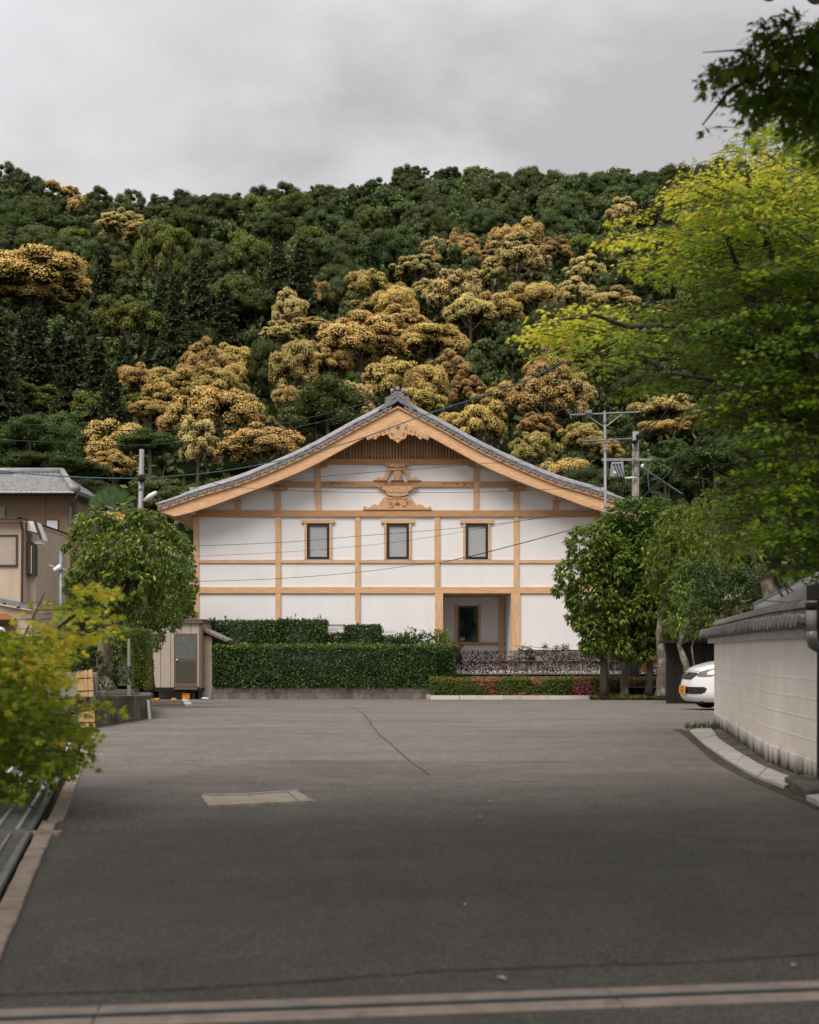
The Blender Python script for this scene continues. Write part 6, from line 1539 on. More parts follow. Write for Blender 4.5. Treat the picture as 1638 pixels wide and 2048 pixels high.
def conifer_mesh(name, m, rng, n_sprays=15000):
    nb = 70
    bh = np.linspace(0.04, 0.97, nb) + rng.uniform(-0.01, 0.01, nb); ba = np.arange(nb) * 2.4 + rng.uniform(-0.5, 0.5, nb)
    Rb = (0.235 * (1 - bh) ** 0.8 + 0.02) * rng.uniform(0.75, 1.15, nb)
    pr = Rb ** 1.3; idx = rng.choice(nb, n_sprays, p=pr / pr.sum()); f = rng.uniform(0.1, 1, n_sprays) ** 0.6
    R = Rb[idx]; a = ba[idx] + rng.normal(0, 0.34, n_sprays)
    z = bh[idx] - 0.28 * f * R + rng.normal(0, 0.010, n_sprays) + 0.025 * (1 - np.abs(a - ba[idx]) / 0.6)
    rr_ = R * f * rng.uniform(0.85, 1.1, n_sprays)
    P = np.stack([rr_ * np.cos(a), rr_ * np.sin(a), z], 1)
    o_ = np.stack([np.cos(a), np.sin(a), np.zeros_like(a)], 1)
    T = unit(o_ * 0.8 + rng.normal(size=(n_sprays, 3)) * 0.4 + np.array([0, 0, -0.25])); N = unit(o_ * 0.6 + np.array([0, 0, 0.7]) + rng.normal(size=(n_sprays, 3)) * 0.5)
    L = rng.uniform(0.024, 0.046, n_sprays); V = rhombs(P, T, N, L, L * 0.6)
    v = np.clip(-0.10 + 0.95 * f ** 2.0 * rng.uniform(0.5, 1.3, n_sprays), 0, 1)
    k = 8; ev = [[0, 0, 0.9]]; ef = []
    for zz, r in ((0.7, 0.03), (0.4, 0.06), (0.06, 0.08)):
        for j in range(k): ev.append([r * math.cos(6.283 * j / k), r * math.sin(6.283 * j / k), zz])
    for j in range(k): ef.append([0, 1 + j, 1 + (j + 1) % k])
    for q in range(2):
        for j in range(k): ef.append([1 + q * k + j, 1 + (q + 1) * k + j, 1 + (q + 1) * k + (j + 1) % k, 1 + q * k + (j + 1) % k])
    return poly_mesh(name, V, 4, v, [m], extra=(ev, ef, 0.0))

def trunk_mesh(name, m, h=1.0, r=0.04, forks=4, rng=RNG):
    mb = MB(); mb.tube([(0, 0, 0), (0.02, 0.01, h * 0.5), (0, 0, h)], [r * 1.3, r, r * 0.6], 7)
    for k in range(forks):
        a = k * 2.4; z = h * rng.uniform(0.45, 0.8); mb.tube([(0, 0, z), (0.18 * math.cos(a), 0.18 * math.sin(a), z + 0.18), (0.34 * math.cos(a), 0.34 * math.sin(a), z + 0.42)], [r * 0.6, r * 0.4, r * 0.2], 5)
    me = bpy.data.meshes.new(name); me.from_pydata(mb.v, [], mb.f); me.materials.append(m); return me
HTRUNK = trunk_mesh('trunk', BARK, 1.0, 0.045)
CTRUNK = trunk_mesh('trunk', BARK_D, 0.9, 0.014, 0)

# crown meshes in unit size (half-width 1); several of each kind
def mk(kind, n_, m, **kw):
    return [crown_mesh('crown', lobe_set(kw.get('nl', 34), np.random.default_rng(100 * i + hash_(kind)), 1, kw.get('rz', 0.85), kw.get('rl', (0.2, 0.34)), kw.get('zmin', -0.5)), kw.get('per', 380), kw.get('size', 0.058), m, np.random.default_rng(i + hash_(kind)), kw.get('mode', 'leafy'), kw.get('bloom', 0.7), kw.get('flat', False), kw.get('core', 0.8)) for i in range(n_)]
def hash_(s_): return sum(ord(c_) * (i + 3) for i, c_ in enumerate(s_)) % 997
CROWNS = {
    'dark': mk('dark', 3, DARKG, nl=44, rl=(0.15, 0.28), per=430, size=0.052) + mk('darkb', 3, DARKG, nl=26, rl=(0.2, 0.4), per=400, size=0.05, rz=1.05) + mk('darkc', 2, DARKG, nl=60, rl=(0.1, 0.24), per=460, size=0.05, rz=0.7),
    'mid': mk('mid', 3, MIDG, nl=36, rl=(0.18, 0.32)) + mk('midb', 2, MIDG, nl=22, rl=(0.2, 0.42), rz=1.0),
    'layered': mk('layered', 3, MIDG, nl=30, rl=(0.22, 0.36), rz=0.75, flat=True),
    'lime': mk('lime', 3, LIMEG, nl=32, rl=(0.16, 0.34)),
    'gold': mk('gold', 3, GOLD, nl=52, rl=(0.12, 0.28), mode='bloom', bloom=0.82, per=820, size=0.036) + mk('goldb', 2, GOLD, nl=34, rl=(0.15, 0.36), rz=0.65, mode='bloom', bloom=0.78, per=760, size=0.037),
    'pale': mk('pale', 3, PALE, nl=52, rl=(0.11, 0.26), mode='bloom', bloom=0.80, per=820, size=0.036) + mk('paleb', 2, PALE, nl=34, rl=(0.15, 0.36), rz=0.65, mode='bloom', bloom=0.76, per=760, size=0.037),
    'rust': mk('rust', 3, RUSTL, nl=46, rl=(0.13, 0.28), mode='bloom', bloom=0.76, per=760, size=0.037),
    'olive': mk('olive', 3, OLIVE, nl=44, rl=(0.13, 0.3), mode='bloom', bloom=0.70, per=760, size=0.037),
    'cedar': [conifer_mesh('crown', CEDAR, np.random.default_rng(40 + i)) for i in range(4)],
}
NAME = {'dark': 'dark green broadleaf tree', 'mid': 'mid green tree', 'layered': 'layered green tree', 'lime': 'bright yellow-green tree', 'gold': 'golden blossoming tree', 'pale': 'pale gold blossoming tree', 'rust': 'rust-brown blossoming tree', 'olive': 'olive-gold tree', 'cedar': 'dark pointed cedar'}
OBJN = {'dark': 'broadleaf_tree', 'mid': 'broadleaf_tree', 'layered': 'broadleaf_tree', 'lime': 'camphor_tree', 'gold': 'chinquapin_tree', 'pale': 'chinquapin_tree', 'rust': 'chinquapin_tree', 'olive': 'chinquapin_tree', 'cedar': 'cedar_tree'}
PLACED = []
def hill_spot(px, py, hpx, frac):
    """distance at which a tree on the slope shows its crown centre at px, py"""
    lo_ = 80.0; prev = None
    Y = lo_
    while Y < 420:
        z = wz(py, Y); t = hill_z(wx(px, Y), Y) + frac * hpx * Y / F_PX
        if t >= z: return Y
        Y += 0.75
    return 405.0
def hill_tree(kind, px, py, wpx, hpx, label, rng, group=None, Y=None):
    """wpx, hpx: size of the crown in photograph pixels"""
    if kind == 'cedar':
        Yt = Y or hill_spot(px, py, hpx, 0.5); H = hpx * Yt / F_PX; x = wx(px, Yt); z = hill_z(x, Yt) if Yt > 80 else 0.3
        base = wz(py, Yt) - H * 0.5; base = max(base, z - 0.5) if abs(base - z) < 4 else base
        r = thing('cedar_tree', label, 'tree', (x, Yt, base), group)
        c = link_mesh('crown', CROWNS['cedar'][rng.integers(0, 4)], r); c.scale = (wpx * Yt / F_PX / 0.42, wpx * Yt / F_PX / 0.42, H); c.rotation_euler = (0, 0, rng.uniform(0, 6.28))
        t = link_mesh('trunk', CTRUNK, r); t.scale = (H, H, H); t.location = (0, 0, min(0, z - base) - 0.3)
        return
    Yt = Y or hill_spot(px, py, hpx, 0.62)
    s = Yt / F_PX; rw, rh = wpx * s / 2, hpx * s / 2; x = wx(px, Yt); z = hill_z(x, Yt) if Yt > 60 else 0.2
    cz = wz(py, Yt)
    r = thing(OBJN[kind], label, 'tree', (x, Yt, z - 0.2), group)
    c = link_mesh('crown', CROWNS[kind][rng.integers(0, len(CROWNS[kind]))], r)
    c.location = (0, 0, cz - z + 0.2); c.scale = (rw, rw * rng.uniform(0.85, 1.1), rh / 0.9); c.rotation_euler = (0, 0, rng.uniform(0, 6.28))
    t = link_mesh('trunk', HTRUNK, r); hh_ = max(1.0, cz - z); t.scale = (rw * 1.3, rw * 1.3, hh_)

LAND = [  # kind, px, py, w, h, short name used for its own and its neighbours' labels
 ('gold', 70, 560, 185, 80, 'broad golden crown at the far left'), ('gold', 60, 588, 110, 55, 'lower part of the golden pair at far left edge'),
 ('pale', 245, 452, 75, 40, 'pale gold crown high at upper left'), ('gold', 285, 468, 60, 34, 'gold crown beside the pale one high at upper left'),
 ('gold', 155, 415, 36, 30, 'small gold crown under the left ridge'), ('gold', 103, 373, 28, 22, 'tiny gold crown on the left ridge'), ('gold', 140, 386, 34, 20, 'second tiny gold crown on the left ridge'),
 ('pale', 440, 470, 46, 24, 'small pale crown alone at upper centre-left'),
 ('gold', 232, 892, 110, 80, 'orange-gold round tree left of lamp pole'), ('gold', 225, 935, 95, 50, 'lower skirt of gold behind the lamp pole'),
 ('gold', 345, 785, 100, 60, 'gold crown above the left roof slope'), ('olive', 415, 775, 90, 60, 'olive crown above the left roof slope'), ('gold', 470, 755, 44, 46, 'narrow gold crown above the left roof slope'),
 ('rust', 375, 850, 90, 70, 'brownish crown left of the roof'), ('gold', 440, 830, 120, 90, 'large orange crown left of the roof'), ('pale', 395, 890, 70, 80, 'pale crown right of the lamp pole'), ('gold', 520, 895, 120, 66, 'gold crown touching the left roof slope'), ('rust', 530, 860, 60, 36, 'small brown crown touching the left roof slope'), ('gold', 300, 825, 80, 40, 'low gold crown above the lamp pole'),
 ('pale', 578, 625, 58, 60, 'pale crown at middle centre-left'), ('pale', 640, 595, 54, 46, 'pale crown topping the middle slope'), ('pale', 560, 672, 70, 34, 'flat pale crown on the middle slope'), ('pale', 625, 660, 90, 28, 'thin pale band on the middle slope'),
 ('olive', 590, 745, 74, 84, 'olive crown over the left gable slope'), ('gold', 612, 705, 40, 40, 'small gold crown over the olive one'), ('gold', 580, 800, 56, 46, 'gold crown just above the left gable slope'),
 ('gold', 720, 690, 140, 76, 'big gold crown above the roof apex'), ('gold', 660, 730, 70, 46, 'gold crown left above the roof apex'), ('olive', 770, 622, 90, 38, 'olive crown high above the apex'), ('olive', 745, 655, 100, 40, 'olive band high above the apex'), ('gold', 800, 650, 80, 46, 'gold crown high right of the apex'), ('gold', 860, 692, 120, 56, 'gold crown upper right of the apex'), ('gold', 800, 770, 110, 70, 'bright orange crown directly behind the apex'), ('gold', 850, 775, 80, 70, 'orange crown right behind the apex'), ('gold', 830, 810, 90, 50, 'orange skirt right of the ridge ornament'), ('olive', 760, 722, 70, 40, 'olive crown between the two big gold crowns'),
 ('pale', 915, 590, 84, 70, 'pale crown at upper centre-right'), ('pale', 940, 630, 80, 60, 'pale crown below its twin at upper centre-right'), ('pale', 830, 540, 70, 36, 'flat pale crown high at centre'), ('pale', 1035, 525, 110, 64, 'large pale crown high at right centre'), ('pale', 985, 552, 60, 40, 'pale crown left of the large pale one'), ('rust', 1105, 510, 66, 38, 'tan crown right of the large pale one'), ('pale', 1170, 545, 60, 44, 'pale crown before the upper maple bough'), ('rust', 985, 520, 60, 24, 'thin tan crown left of the large pale one'), ('pale', 1150, 590, 60, 44, 'pale crown left of the maple tip'), ('gold', 905, 690, 60, 40, 'gold crown at centre right'),
 ('rust', 900, 745, 70, 50, 'pinkish brown crown right of the apex'), ('rust', 935, 785, 56, 44, 'second pinkish brown crown right of the apex'), ('gold', 1003, 805, 84, 48, 'gold crown above the right roof slope'), ('gold', 962, 852, 84, 70, 'gold crown touching the right roof slope'), ('gold', 905, 850, 60, 40, 'gold crown low on the right roof slope'),
 ('rust', 1090, 800, 110, 80, 'large rust-brown crown right of the roof'), ('rust', 1105, 745, 90, 60, 'rust-brown crown below the maple tip'), ('pale', 1160, 790, 60, 50, 'pale crown left of the aerial boom'), ('olive', 1063, 905, 66, 60, 'olive crown against the right roof slope'), ('olive', 1165, 880, 70, 50, 'dull olive crown behind the aerial pole'), ('gold', 1138, 945, 74, 50, 'gold crown above the right roof end'), ('rust', 1075, 855, 60, 40, 'brown crown above the right roof slope'),
 ('pale', 1330, 815, 96, 46, 'pale crown below the maple bough'), ('gold', 1322, 858, 64, 30, 'small gold crown below the pale one at right'), ('rust', 1390, 855, 80, 36, 'brown crown below the maple at right'), ('olive', 1215, 905, 60, 40, 'olive crown between the two poles'),
 ('pale', 1225, 605, 80, 34, 'pale crown beside the long maple bough'), ('pale', 1245, 430, 56, 40, 'pale crown behind the upper maple bough'), ('pale', 1310, 640, 60, 36, 'pale crown seen through the maple'), ('gold', 1150, 700, 40, 30, 'gold crown under the maple tip'),
 ('lime', 312, 515, 64, 90, 'bright green crown at upper left'), ('lime', 340, 488, 80, 44, 'yellow-green crown at upper left'), ('lime', 492, 512, 66, 66, 'lime crown at upper centre-left'), ('mid', 545, 460, 66, 44, 'mid green crown at upper centre-left'),
 ('lime', 255, 645, 90, 66, 'lime crown behind the left cedars'), ('lime', 165, 625, 36, 36, 'small lime crown behind the left cedars'), ('lime', 45, 800, 110, 44, 'lime crown at left edge above the ochre house'), ('lime', 300, 805, 56, 34, 'small lime crown low on the left slope'), ('lime', 740, 440, 44, 38, 'lone lime crown high at centre'), ('layered', 510, 620, 72, 36, 'flat pine on the middle slope'),
]
rngT = np.random.default_rng(5)
for k_, px, py, w_, h_, nm in LAND:
    hill_tree(k_, px, py, w_ * 1.38, h_ * 1.7, (NAME[k_] + ', ' + nm) if len((NAME[k_] + ' ' + nm).split()) <= 15 else nm, rngT)
NEARHILL = [('layered', 655, 830, 180, 150, 'large layered dark green tree right behind the left gable slope', 70), ('layered', 1430, 925, 160, 130, 'large soft green tree behind the right-hand evergreens', 66), ('layered', 100, 935, 190, 70, 'yellow-green tree above the ochre house roof', 68), ('layered', 60, 880, 150, 90, 'layered green tree at left edge above the ochre house', 76), ('mid', 330, 1000, 130, 80, 'green tree between lamp pole and left eave', 70), ('layered', 180, 985, 110, 60, 'low green tree behind the palm', 66), ('layered', 300, 890, 130, 70, 'layered green tree behind the lamp pole', 78), ('dark', 480, 985, 140, 90, 'dark tree behind the left eave', 74), ('dark', 1180, 1000, 150, 120, 'dark tree behind the right eave', 70), ('dark', 1330, 960, 160, 130, 'dark tree behind the concrete pole', 74)]
for k_, px, py, w_, h_, lb_, Yn in NEARHILL: hill_tree(k_, px, py, w_, h_, lb_, rngT, Y=Yn)

# the rest of the wooded slope: one tree per cell of a loose grid, placed where it stands on the hill
def in_poly(px, py, poly):
    c = False; j = len(poly) - 1
    for i in range(len(poly)):
        xi, yi = poly[i]; xj, yj = poly[j]
        if (yi > py) != (yj > py) and px < (xj - xi) * (py - yi) / (yj - yi) + xi: c = not c
        j = i
    return c
BAND = [(470, 730), (540, 590), (690, 590), (760, 545), (900, 500), (1100, 470), (1230, 560), (1100, 620), (990, 700), (1000, 780), (1180, 720), (1230, 960), (860, 880), (700, 860), (600, 880), (300, 930), (270, 760), (400, 725)]
def region_kind(px, py, r):
    u = r.uniform()
    if in_poly(px, py, BAND):
        g = r.uniform()
        if g < 0.62: return ('gold', 'gold', 'gold', 'pale', 'pale', 'olive', 'rust')[r.integers(0, 7)]
    if r.uniform() < 0.09 and not (px < 520 and 560 < py < 800): return 'lime'
    if px < 760 and 540 < py < 860 and u < 0.88 - max(0, (px - 480)) / 400: return 'cedar'
    if py < 560 and px > 560: return 'dark' if u < 0.52 else ('mid' if u < 0.88 else 'layered')
    if py < 560: return 'dark' if u < 0.55 else ('mid' if u < 0.86 else 'layered')
    if px < 330 and py > 830: return 'mid' if u < 0.5 else ('layered' if u < 0.8 else 'dark')
    return 'dark' if u < 0.72 else ('mid' if u < 0.92 else 'layered')
DIRS = ['right of', 'below right of', 'below', 'below left of', 'left of', 'above left of', 'above', 'above right of']
used_labels = {}
fill = []
py = 352.0
row = 0
while py < 960:
    f = (py - 340) / 620; stepx = 50 + 44 * f; px = -70 + (row % 2) * stepx * 0.5
    while px < 1500:
        jx, jy = px + rngT.uniform(-0.28, 0.28) * stepx, py + rngT.uniform(-10, 10)
        px += stepx
        top = skyline(jx) + 14
        if jy < top: 
            if jy < top - 26: continue
            jy = top + rngT.uniform(-3, 8)
        if jx > 1440 and jy < 900: continue
        if jy > 840 and 470 < jx < 1100: continue
        if jy > 900 and 420 < jx < 1190: continue
        if any(abs(jx - l[1]) < 0.55 * l[3] and -0.5 * l[4] < jy - l[2] < 0.95 * l[4] for l in LAND): continue
        fill.append((jx, jy, stepx))
    py += 25 + 24 * f; row += 1
for jx, jy, stepx in fill:
    k_ = region_kind(jx, jy, rngT)
    if k_ == 'cedar': w_ = stepx * rngT.uniform(0.9, 1.2); h_ = w_ * rngT.uniform(2.2, 2.9)
    else: w_ = stepx * rngT.uniform(1.1, 1.6); h_ = w_ * rngT.uniform(0.85, 1.1)
    if jy < 420: w_ *= 0.85; h_ *= 0.8
    skip = False
    for l in LAND:
        if jy > l[2] and abs(jx - l[1]) < w_ * 0.5 + 0.35 * l[3]:
            need = l[2] + 0.30 * l[4] + h_ * 0.56
            if jy < need:
                if need - jy < 26: jy = need
                else:
                    h2 = (jy - l[2] - 0.30 * l[4]) / 0.56
                    if h2 > 0.5 * h_: w_ *= h2 / h_; h_ = h2
                    else: skip = True
    if skip: continue
    best = sorted(LAND, key=lambda l: (l[1] - jx) ** 2 + (l[2] - jy) ** 2)
    lab = None
    for l in best[:12]:
        a = math.atan2(jy - l[2], jx - l[1]); dnm = DIRS[int(round(a / (math.pi / 4))) % 8]
        cand = NAME[k_] + ' ' + dnm + ' the ' + l[5]
        if len(cand.split()) <= 16 and cand not in used_labels: lab = cand; break
    if lab is None: lab = NAME[k_] + ' ' + DIRS[int(round(math.atan2(jy - best[0][2], jx - best[0][1]) / (math.pi / 4))) % 8] + ' the ' + best[0][5]
    used_labels[lab] = 1
    hill_tree(k_, jx, jy, w_, h_, lab, rngT, group='trees of the wooded hillside')
# smaller crowns closing the canopy between them: one mass
FP, FT, FN, FL, FV, ev, ef = [], [], [], [], [], [], []
cnt = 0
while cnt < 880:
    Yc = 92 + 308 * rngT.uniform(0, 1) ** 0.75; xc = rngT.uniform(-0.36, 0.30) * Yc; zc = hill_z(xc, Yc)
    R_ = rngT.uniform(20, 36) * Yc / F_PX * (1.25 - 0.35 * Yc / 400); zc += R_ * rngT.uniform(0.9, 1.5)
    px, py = CX + xc / Yc * F_PX, HY - (zc - CAMZ) / Yc * F_PX; rp_ = R_ / Yc * F_PX
    cnt += 1
    if any(l[2] < py and abs(px - l[1]) < rp_ + 0.30 * l[3] and py - rp_ < l[2] + 0.25 * l[4] for l in LAND): continue
    if py - rp_ < skyline(px) - 4: continue
    c = np.array([xc, Yc, zc]); nl = 8; off0 = rngT.uniform(-0.22, 0.25)
    for q in range(nl):
        d_ = sphere_dirs(1, rngT)[0] * np.array([0.62, 0.62, 0.45]); r_ = R_ * rngT.uniform(0.3, 0.52); lc = c + d_ * R_
        u = sphere_dirs(44, rngT); FP.append(lc + u * r_ * rngT.uniform(0.85, 1.1, (44, 1))); FN.append(unit(u + rngT.normal(size=(44, 3)) * 0.35)); FT.append(unit(np.cross(u, sphere_dirs(44, rngT)) + u * 0.25))
        FL.append(R_ * 0.19 * rngT.uniform(0.7, 1.3, 44)); FV.append(np.clip(rngT.beta(2, 2.2, 44) * 0.9 + off0, 0, 1))
        vs, fs = ico(lc, [r_ * 0.8] * 3, 0.15, rngT); k = len(ev); ev += vs; ef += [[i + k for i in f] for f in fs]
P, T, N, L_a, v = map(np.concatenate, (FP, FT, FN, FL, FV))
o = link_mesh('forest', poly_mesh('forest', rhombs(P - T * L_a[:, None] * 0.5, T, N, L_a, L_a * 0.75), 4, v, [DARKG], extra=(ev, ef, 0.04))); o['kind'] = 'stuff'
n_ = 40000
hxy = np.stack([rngT.uniform(-1, 1, n_), rngT.uniform(0, 1, n_) ** 0.8], 1); HYs = 86 + hxy[:, 1] * 316; HXs = hxy[:, 0] * HYs * 0.37
P = np.array([(a, c, hill_z(a, c)) for a, c in zip(HXs, HYs)]) + np.stack([np.zeros(n_), np.zeros(n_), rngT.uniform(0, 2.2, n_)], 1)
LL = rngT.uniform(0.5, 1.1, n_) * (0.6 + HYs / 300)
o = link_mesh('undergrowth', poly_mesh('undergrowth', rhombs(P, unit(rngT.normal(size=(n_, 3)) + np.array([0, -.3, .4])), unit(rngT.normal(size=(n_, 3)) + np.array([0, -.5, .6])), LL, LL * 0.7), 4, rngT.beta(2, 3, n_), [DARKG])); o['kind'] = 'stuff'
print('hill trees', len(fill) + len(LAND) + len(NEARHILL))

# ------------------------------------------------------------------ evergreens with drooping leaves by the lot
def whorl_crown(name, lobes, m, rng, density=230, L=0.19, W=0.055, young=0.25, core=0.0):
    """tufts of hanging leaves over rounded masses of foliage; lobes as (centre, (rx, ry, rz)) in metres"""
    Ps, Ts, Ns, Vs, Ls = [], [], [], [], []
    for c, r in lobes:
        c = np.array(c); area = 4 * math.pi * (r[0] * r[1] + r[0] * r[2] + r[1] * r[2]) / 3
        nt = int(area * density / 7); u = sphere_dirs(nt, rng); u = u[u[:, 2] > -0.8]; nt = len(u)
        tc_ = c + u * np.array(r) * rng.uniform(0.5, 1.04, (nt, 1)) ** 0.6
        for k in range(8):
            a = rng.uniform(0, 6.28, nt); hd = np.stack([np.cos(a), np.sin(a), np.zeros(nt)], 1)
            T = unit(hd * rng.uniform(0.35, 0.9, (nt, 1)) + u * 0.55 + np.array([0, 0, -1]) * rng.uniform(0.35, 1.0, (nt, 1)))
            N = unit(hd * 0.6 + np.array([0, 0, 0.9]) + rng.normal(size=(nt, 3)) * 0.2)
            N = unit(N - T * np.sum(N * T, 1, keepdims=True))
            Ps.append(tc_ + rng.normal(size=(nt, 3)) * 0.02); Ts.append(T); Ns.append(N); Ls.append(L * rng.uniform(0.6, 1.2, nt))
            tv_ = np.clip(rng.beta(2, 3, nt) + young * (u[:, 2] > 0.1) * rng.uniform(0, 1.2, nt) * (k % 3 == 0), 0, 1); Vs.append(tv_)
    P, T, N, v, LL = map(np.concatenate, (Ps, Ts, Ns, Vs, Ls))
    V = rhombs(P, T, N, LL, LL * (W / L))
    ex = lobes_extra([(np.array(c), r) for c, r in lobes], core, rng)
    return poly_mesh(name, V, 4, v, [m], extra=(ex[0], ex[1], 0.0))

def px_lobes(L, Y, base):
    """lobes given as (px, py, r px, r py, dy) around distance Y, relative to base"""
    out_ = []
    for px, py, rx_, ry_, dy_ in L:
        p = at(px, py, Y + dy_) - Vector(base); s = Y / F_PX; out_.append(((p.x, p.y, p.z), (rx_ * s, (rx_ + ry_) / 2 * s, ry_ * s)))
    return out_
def limb_tree(name, label, Y, trunk_px, r0, lobes_px, m, bark, rng, limbs=(), group=None, zb=None, **kw):
    b = at(*trunk_px[0], Y)
    if zb is not None: b.z = zb
    t = thing(name, label, 'tree', tuple(b), group)
    lob = px_lobes(lobes_px, Y, b)
    c = link_mesh('crown', whorl_crown('crown', lob, m, rng, **kw), t)
    pts = [b - Vector((0, 0, 0.1))] + [at(px, py, Y) for px, py in trunk_px[1:]]
    k = len(pts); dense = []
    for i in range(k - 1):
        for j in range(5): dense.append(pts[i].lerp(pts[i + 1], j / 5) + Vector((rng.uniform(-1, 1), rng.uniform(-1, 1), 0)) * r0 * 0.12)
    dense.append(pts[-1]); rs_ = [r0 * (1.25 - 0.75 * i / len(dense)) * rng.uniform(0.92, 1.08) for i in range(len(dense))]; rs_[0] = r0 * 1.7
    MB().tube(dense, rs_, 10).build('trunk', bark, t, smooth=True)
    lm = MB()
    for l in lob:
        p = Vector(l[0]) + b; s0 = dense[int(len(dense) * rng.uniform(0.6, 0.95))]
        mid = s0.lerp(p, 0.5) + Vector((0, 0, -0.08)); lm.tube([s0, mid, p], [r0 * 0.42, r0 * 0.3, r0 * 0.12], 6)
    for l in limbs: lm.tube([at(px, py, Y) for px, py in l], [r0 * 0.4 * (1 - 0.6 * i / len(l)) for i in range(len(l))], 7)
    lm.build('limbs', bark, t, smooth=True)
    return t
rg = np.random.default_rng(21)
EV = 'drooping evergreens beside the lot'
limb_tree('evergreen_tree', 'dark drooping evergreen at the hall corner, leftmost of the right-hand clump', 38.5, [(1208, 1386), (1207, 1300), (1210, 1200), (1215, 1120)], 0.10,
  [(1186, 1292, 26, 20, 0), (1190, 1275, 30, 24, 0), (1228, 1290, 36, 26, 0), (1175, 1085, 42, 40, 0), (1215, 1120, 55, 55, 0.3), (1150, 1145, 40, 32, -.2), (1185, 1190, 55, 42, 0), (1215, 1230, 50, 45, .2), (1180, 1245, 30, 30, -.2), (1125, 1178, 20, 15, 0), (1160, 1208, 22, 18, 0), (1158, 1240, 14, 18, 0), (1195, 1290, 26, 22, 0), (1142, 1235, 12, 12, 0)], OAK, BARK_D, rg, group=EV, density=300, L=0.2, W=0.07,
  limbs=[[(1207, 1230), (1190, 1215), (1175, 1206), (1150, 1196)], [(1207, 1250), (1185, 1245), (1160, 1240)]])
limb_tree('evergreen_tree', 'tall dark evergreen crown in the middle of the right-hand clump below the concrete pole', 39.6, [(1249, 1386), (1250, 1330), (1243, 1285), (1250, 1200), (1270, 1100)], 0.115,
  [(1262, 1305, 30, 20, 0), (1268, 1285, 40, 28, 0), (1262, 1030, 50, 40, 0), (1230, 1060, 40, 38, 0), (1300, 1060, 50, 45, .3), (1270, 1090, 60, 50, 0), (1235, 1130, 55, 50, -.4), (1290, 1140, 55, 50, 0), (1255, 1195, 55, 50, -.3), (1310, 1020, 36, 28, .3), (1240, 1250, 46, 40, 0), (1290, 1235, 46, 50, 0)], OAK, BARK, rg, group=EV, density=300, L=0.2, W=0.07)
limb_tree('evergreen_tree', 'dark evergreen between the black pole foot and the mottled trunk, right-hand clump', 39.0, [(1298, 1383), (1300, 1320), (1298, 1240), (1300, 1150)], 0.10,
  [(1345, 1298, 28, 20, .2), (1288, 1308, 26, 18, 0), (1335, 1275, 34, 26, .2), (1320, 1100, 50, 45, 0), (1310, 1165, 50, 48, 0), (1290, 1215, 44, 40, -.3), (1325, 1225, 46, 46, 0), (1300, 1270, 36, 26, 0)], OAK, BARK_D, rg, group=EV, density=300, L=0.2, W=0.07)
limb_tree('evergreen_tree', 'mottled pale-trunked evergreen with yellowish leaves near the board fence, right-hand clump', 36.5, [(1322, 1386), (1324, 1330), (1318, 1270), (1330, 1200), (1350, 1110)], 0.13,
  [(1352, 1040, 42, 34, .3), (1375, 1070, 45, 42, 0), (1340, 1100, 45, 46, -.4), (1390, 1120, 50, 48, 0), (1350, 1165, 46, 46, -.3), (1398, 1180, 46, 48, 0), (1360, 1225, 42, 40, -.2), (1400, 1235, 44, 34, 0), (1318, 1130, 30, 36, -.5), (1345, 1265, 28, 20, 0)], OAKY, BARK, rg, group=EV, L=0.19, W=0.05)
limb_tree('evergreen_tree', 'twisted double-trunk evergreen behind the bonnet of the white car', 30.0, [(1382, 1375), (1372, 1330), (1358, 1290), (1385, 1220)], 0.085,
  [(1385, 1190, 46, 36, 0), (1420, 1215, 46, 36, 0), (1362, 1245, 34, 26, 0), (1400, 1255, 40, 20, 0), (1440, 1180, 44, 40, .2), (1390, 1140, 44, 40, .3)], OAK, BARK, rg, group=EV, L=0.15, W=0.045,
  limbs=[[(1384, 1375), (1388, 1330), (1383, 1295), (1392, 1262)]])
limb_tree('evergreen_tree', 'yellow-green leafy tree filling the space between clump and maple, over the board fence', 30.0, [(1440, 1385), (1442, 1300), (1440, 1180)], 0.12,
  [(1430, 1010, 44, 36, 0), (1420, 1060, 48, 44, 0), (1465, 1060, 50, 46, .2), (1440, 1115, 50, 46, -.2), (1480, 1130, 50, 46, .2), (1460, 1170, 46, 36, 0)], OAKY, BARK, rg, group=EV, L=0.15, W=0.042)
limb_tree('evergreen_tree', 'broad drooping evergreen on a thick pale trunk in the left planter', 24.5, [(213, 1372), (207, 1310), (212, 1250), (225, 1180)], 0.135,
  [(190, 1050, 48, 34, .2), (250, 1045, 50, 38, .4), (318, 1072, 46, 34, .6), (350, 1098, 34, 36, .5), (170, 1090, 40, 40, 0), (225, 1110, 62, 48, -.5), (290, 1110, 60, 50, -.3), (190, 1150, 54, 44, -.3), (250, 1170, 60, 48, -.6), (300, 1165, 44, 46, -.2), (215, 1205, 50, 34, -.2), (270, 1215, 46, 34, -.2), (160, 1180, 30, 36, 0), (292, 1040, 36, 24, .4)], OAK, BARK, rg, group=EV, L=0.155, W=0.050, young=0.5, density=340)
limb_tree('evergreen_tree', 'shadowy small-leaved evergreen behind the topiary column, left of the shed', 30.0, [(300, 1375), (298, 1310), (300, 1200)], 0.1,
  [(300, 1215, 46, 50, 0), (335, 1185, 46, 48, .4), (320, 1150, 50, 40, .3), (290, 1270, 40, 40, 0), (345, 1140, 36, 36, .5), (330, 1235, 36, 34, .2), (262, 1260, 34, 40, .2), (235, 1290, 34, 40, .6)], OAK, BARK_D, rg, group=EV, L=0.075, W=0.035, density=900, young=0.1)
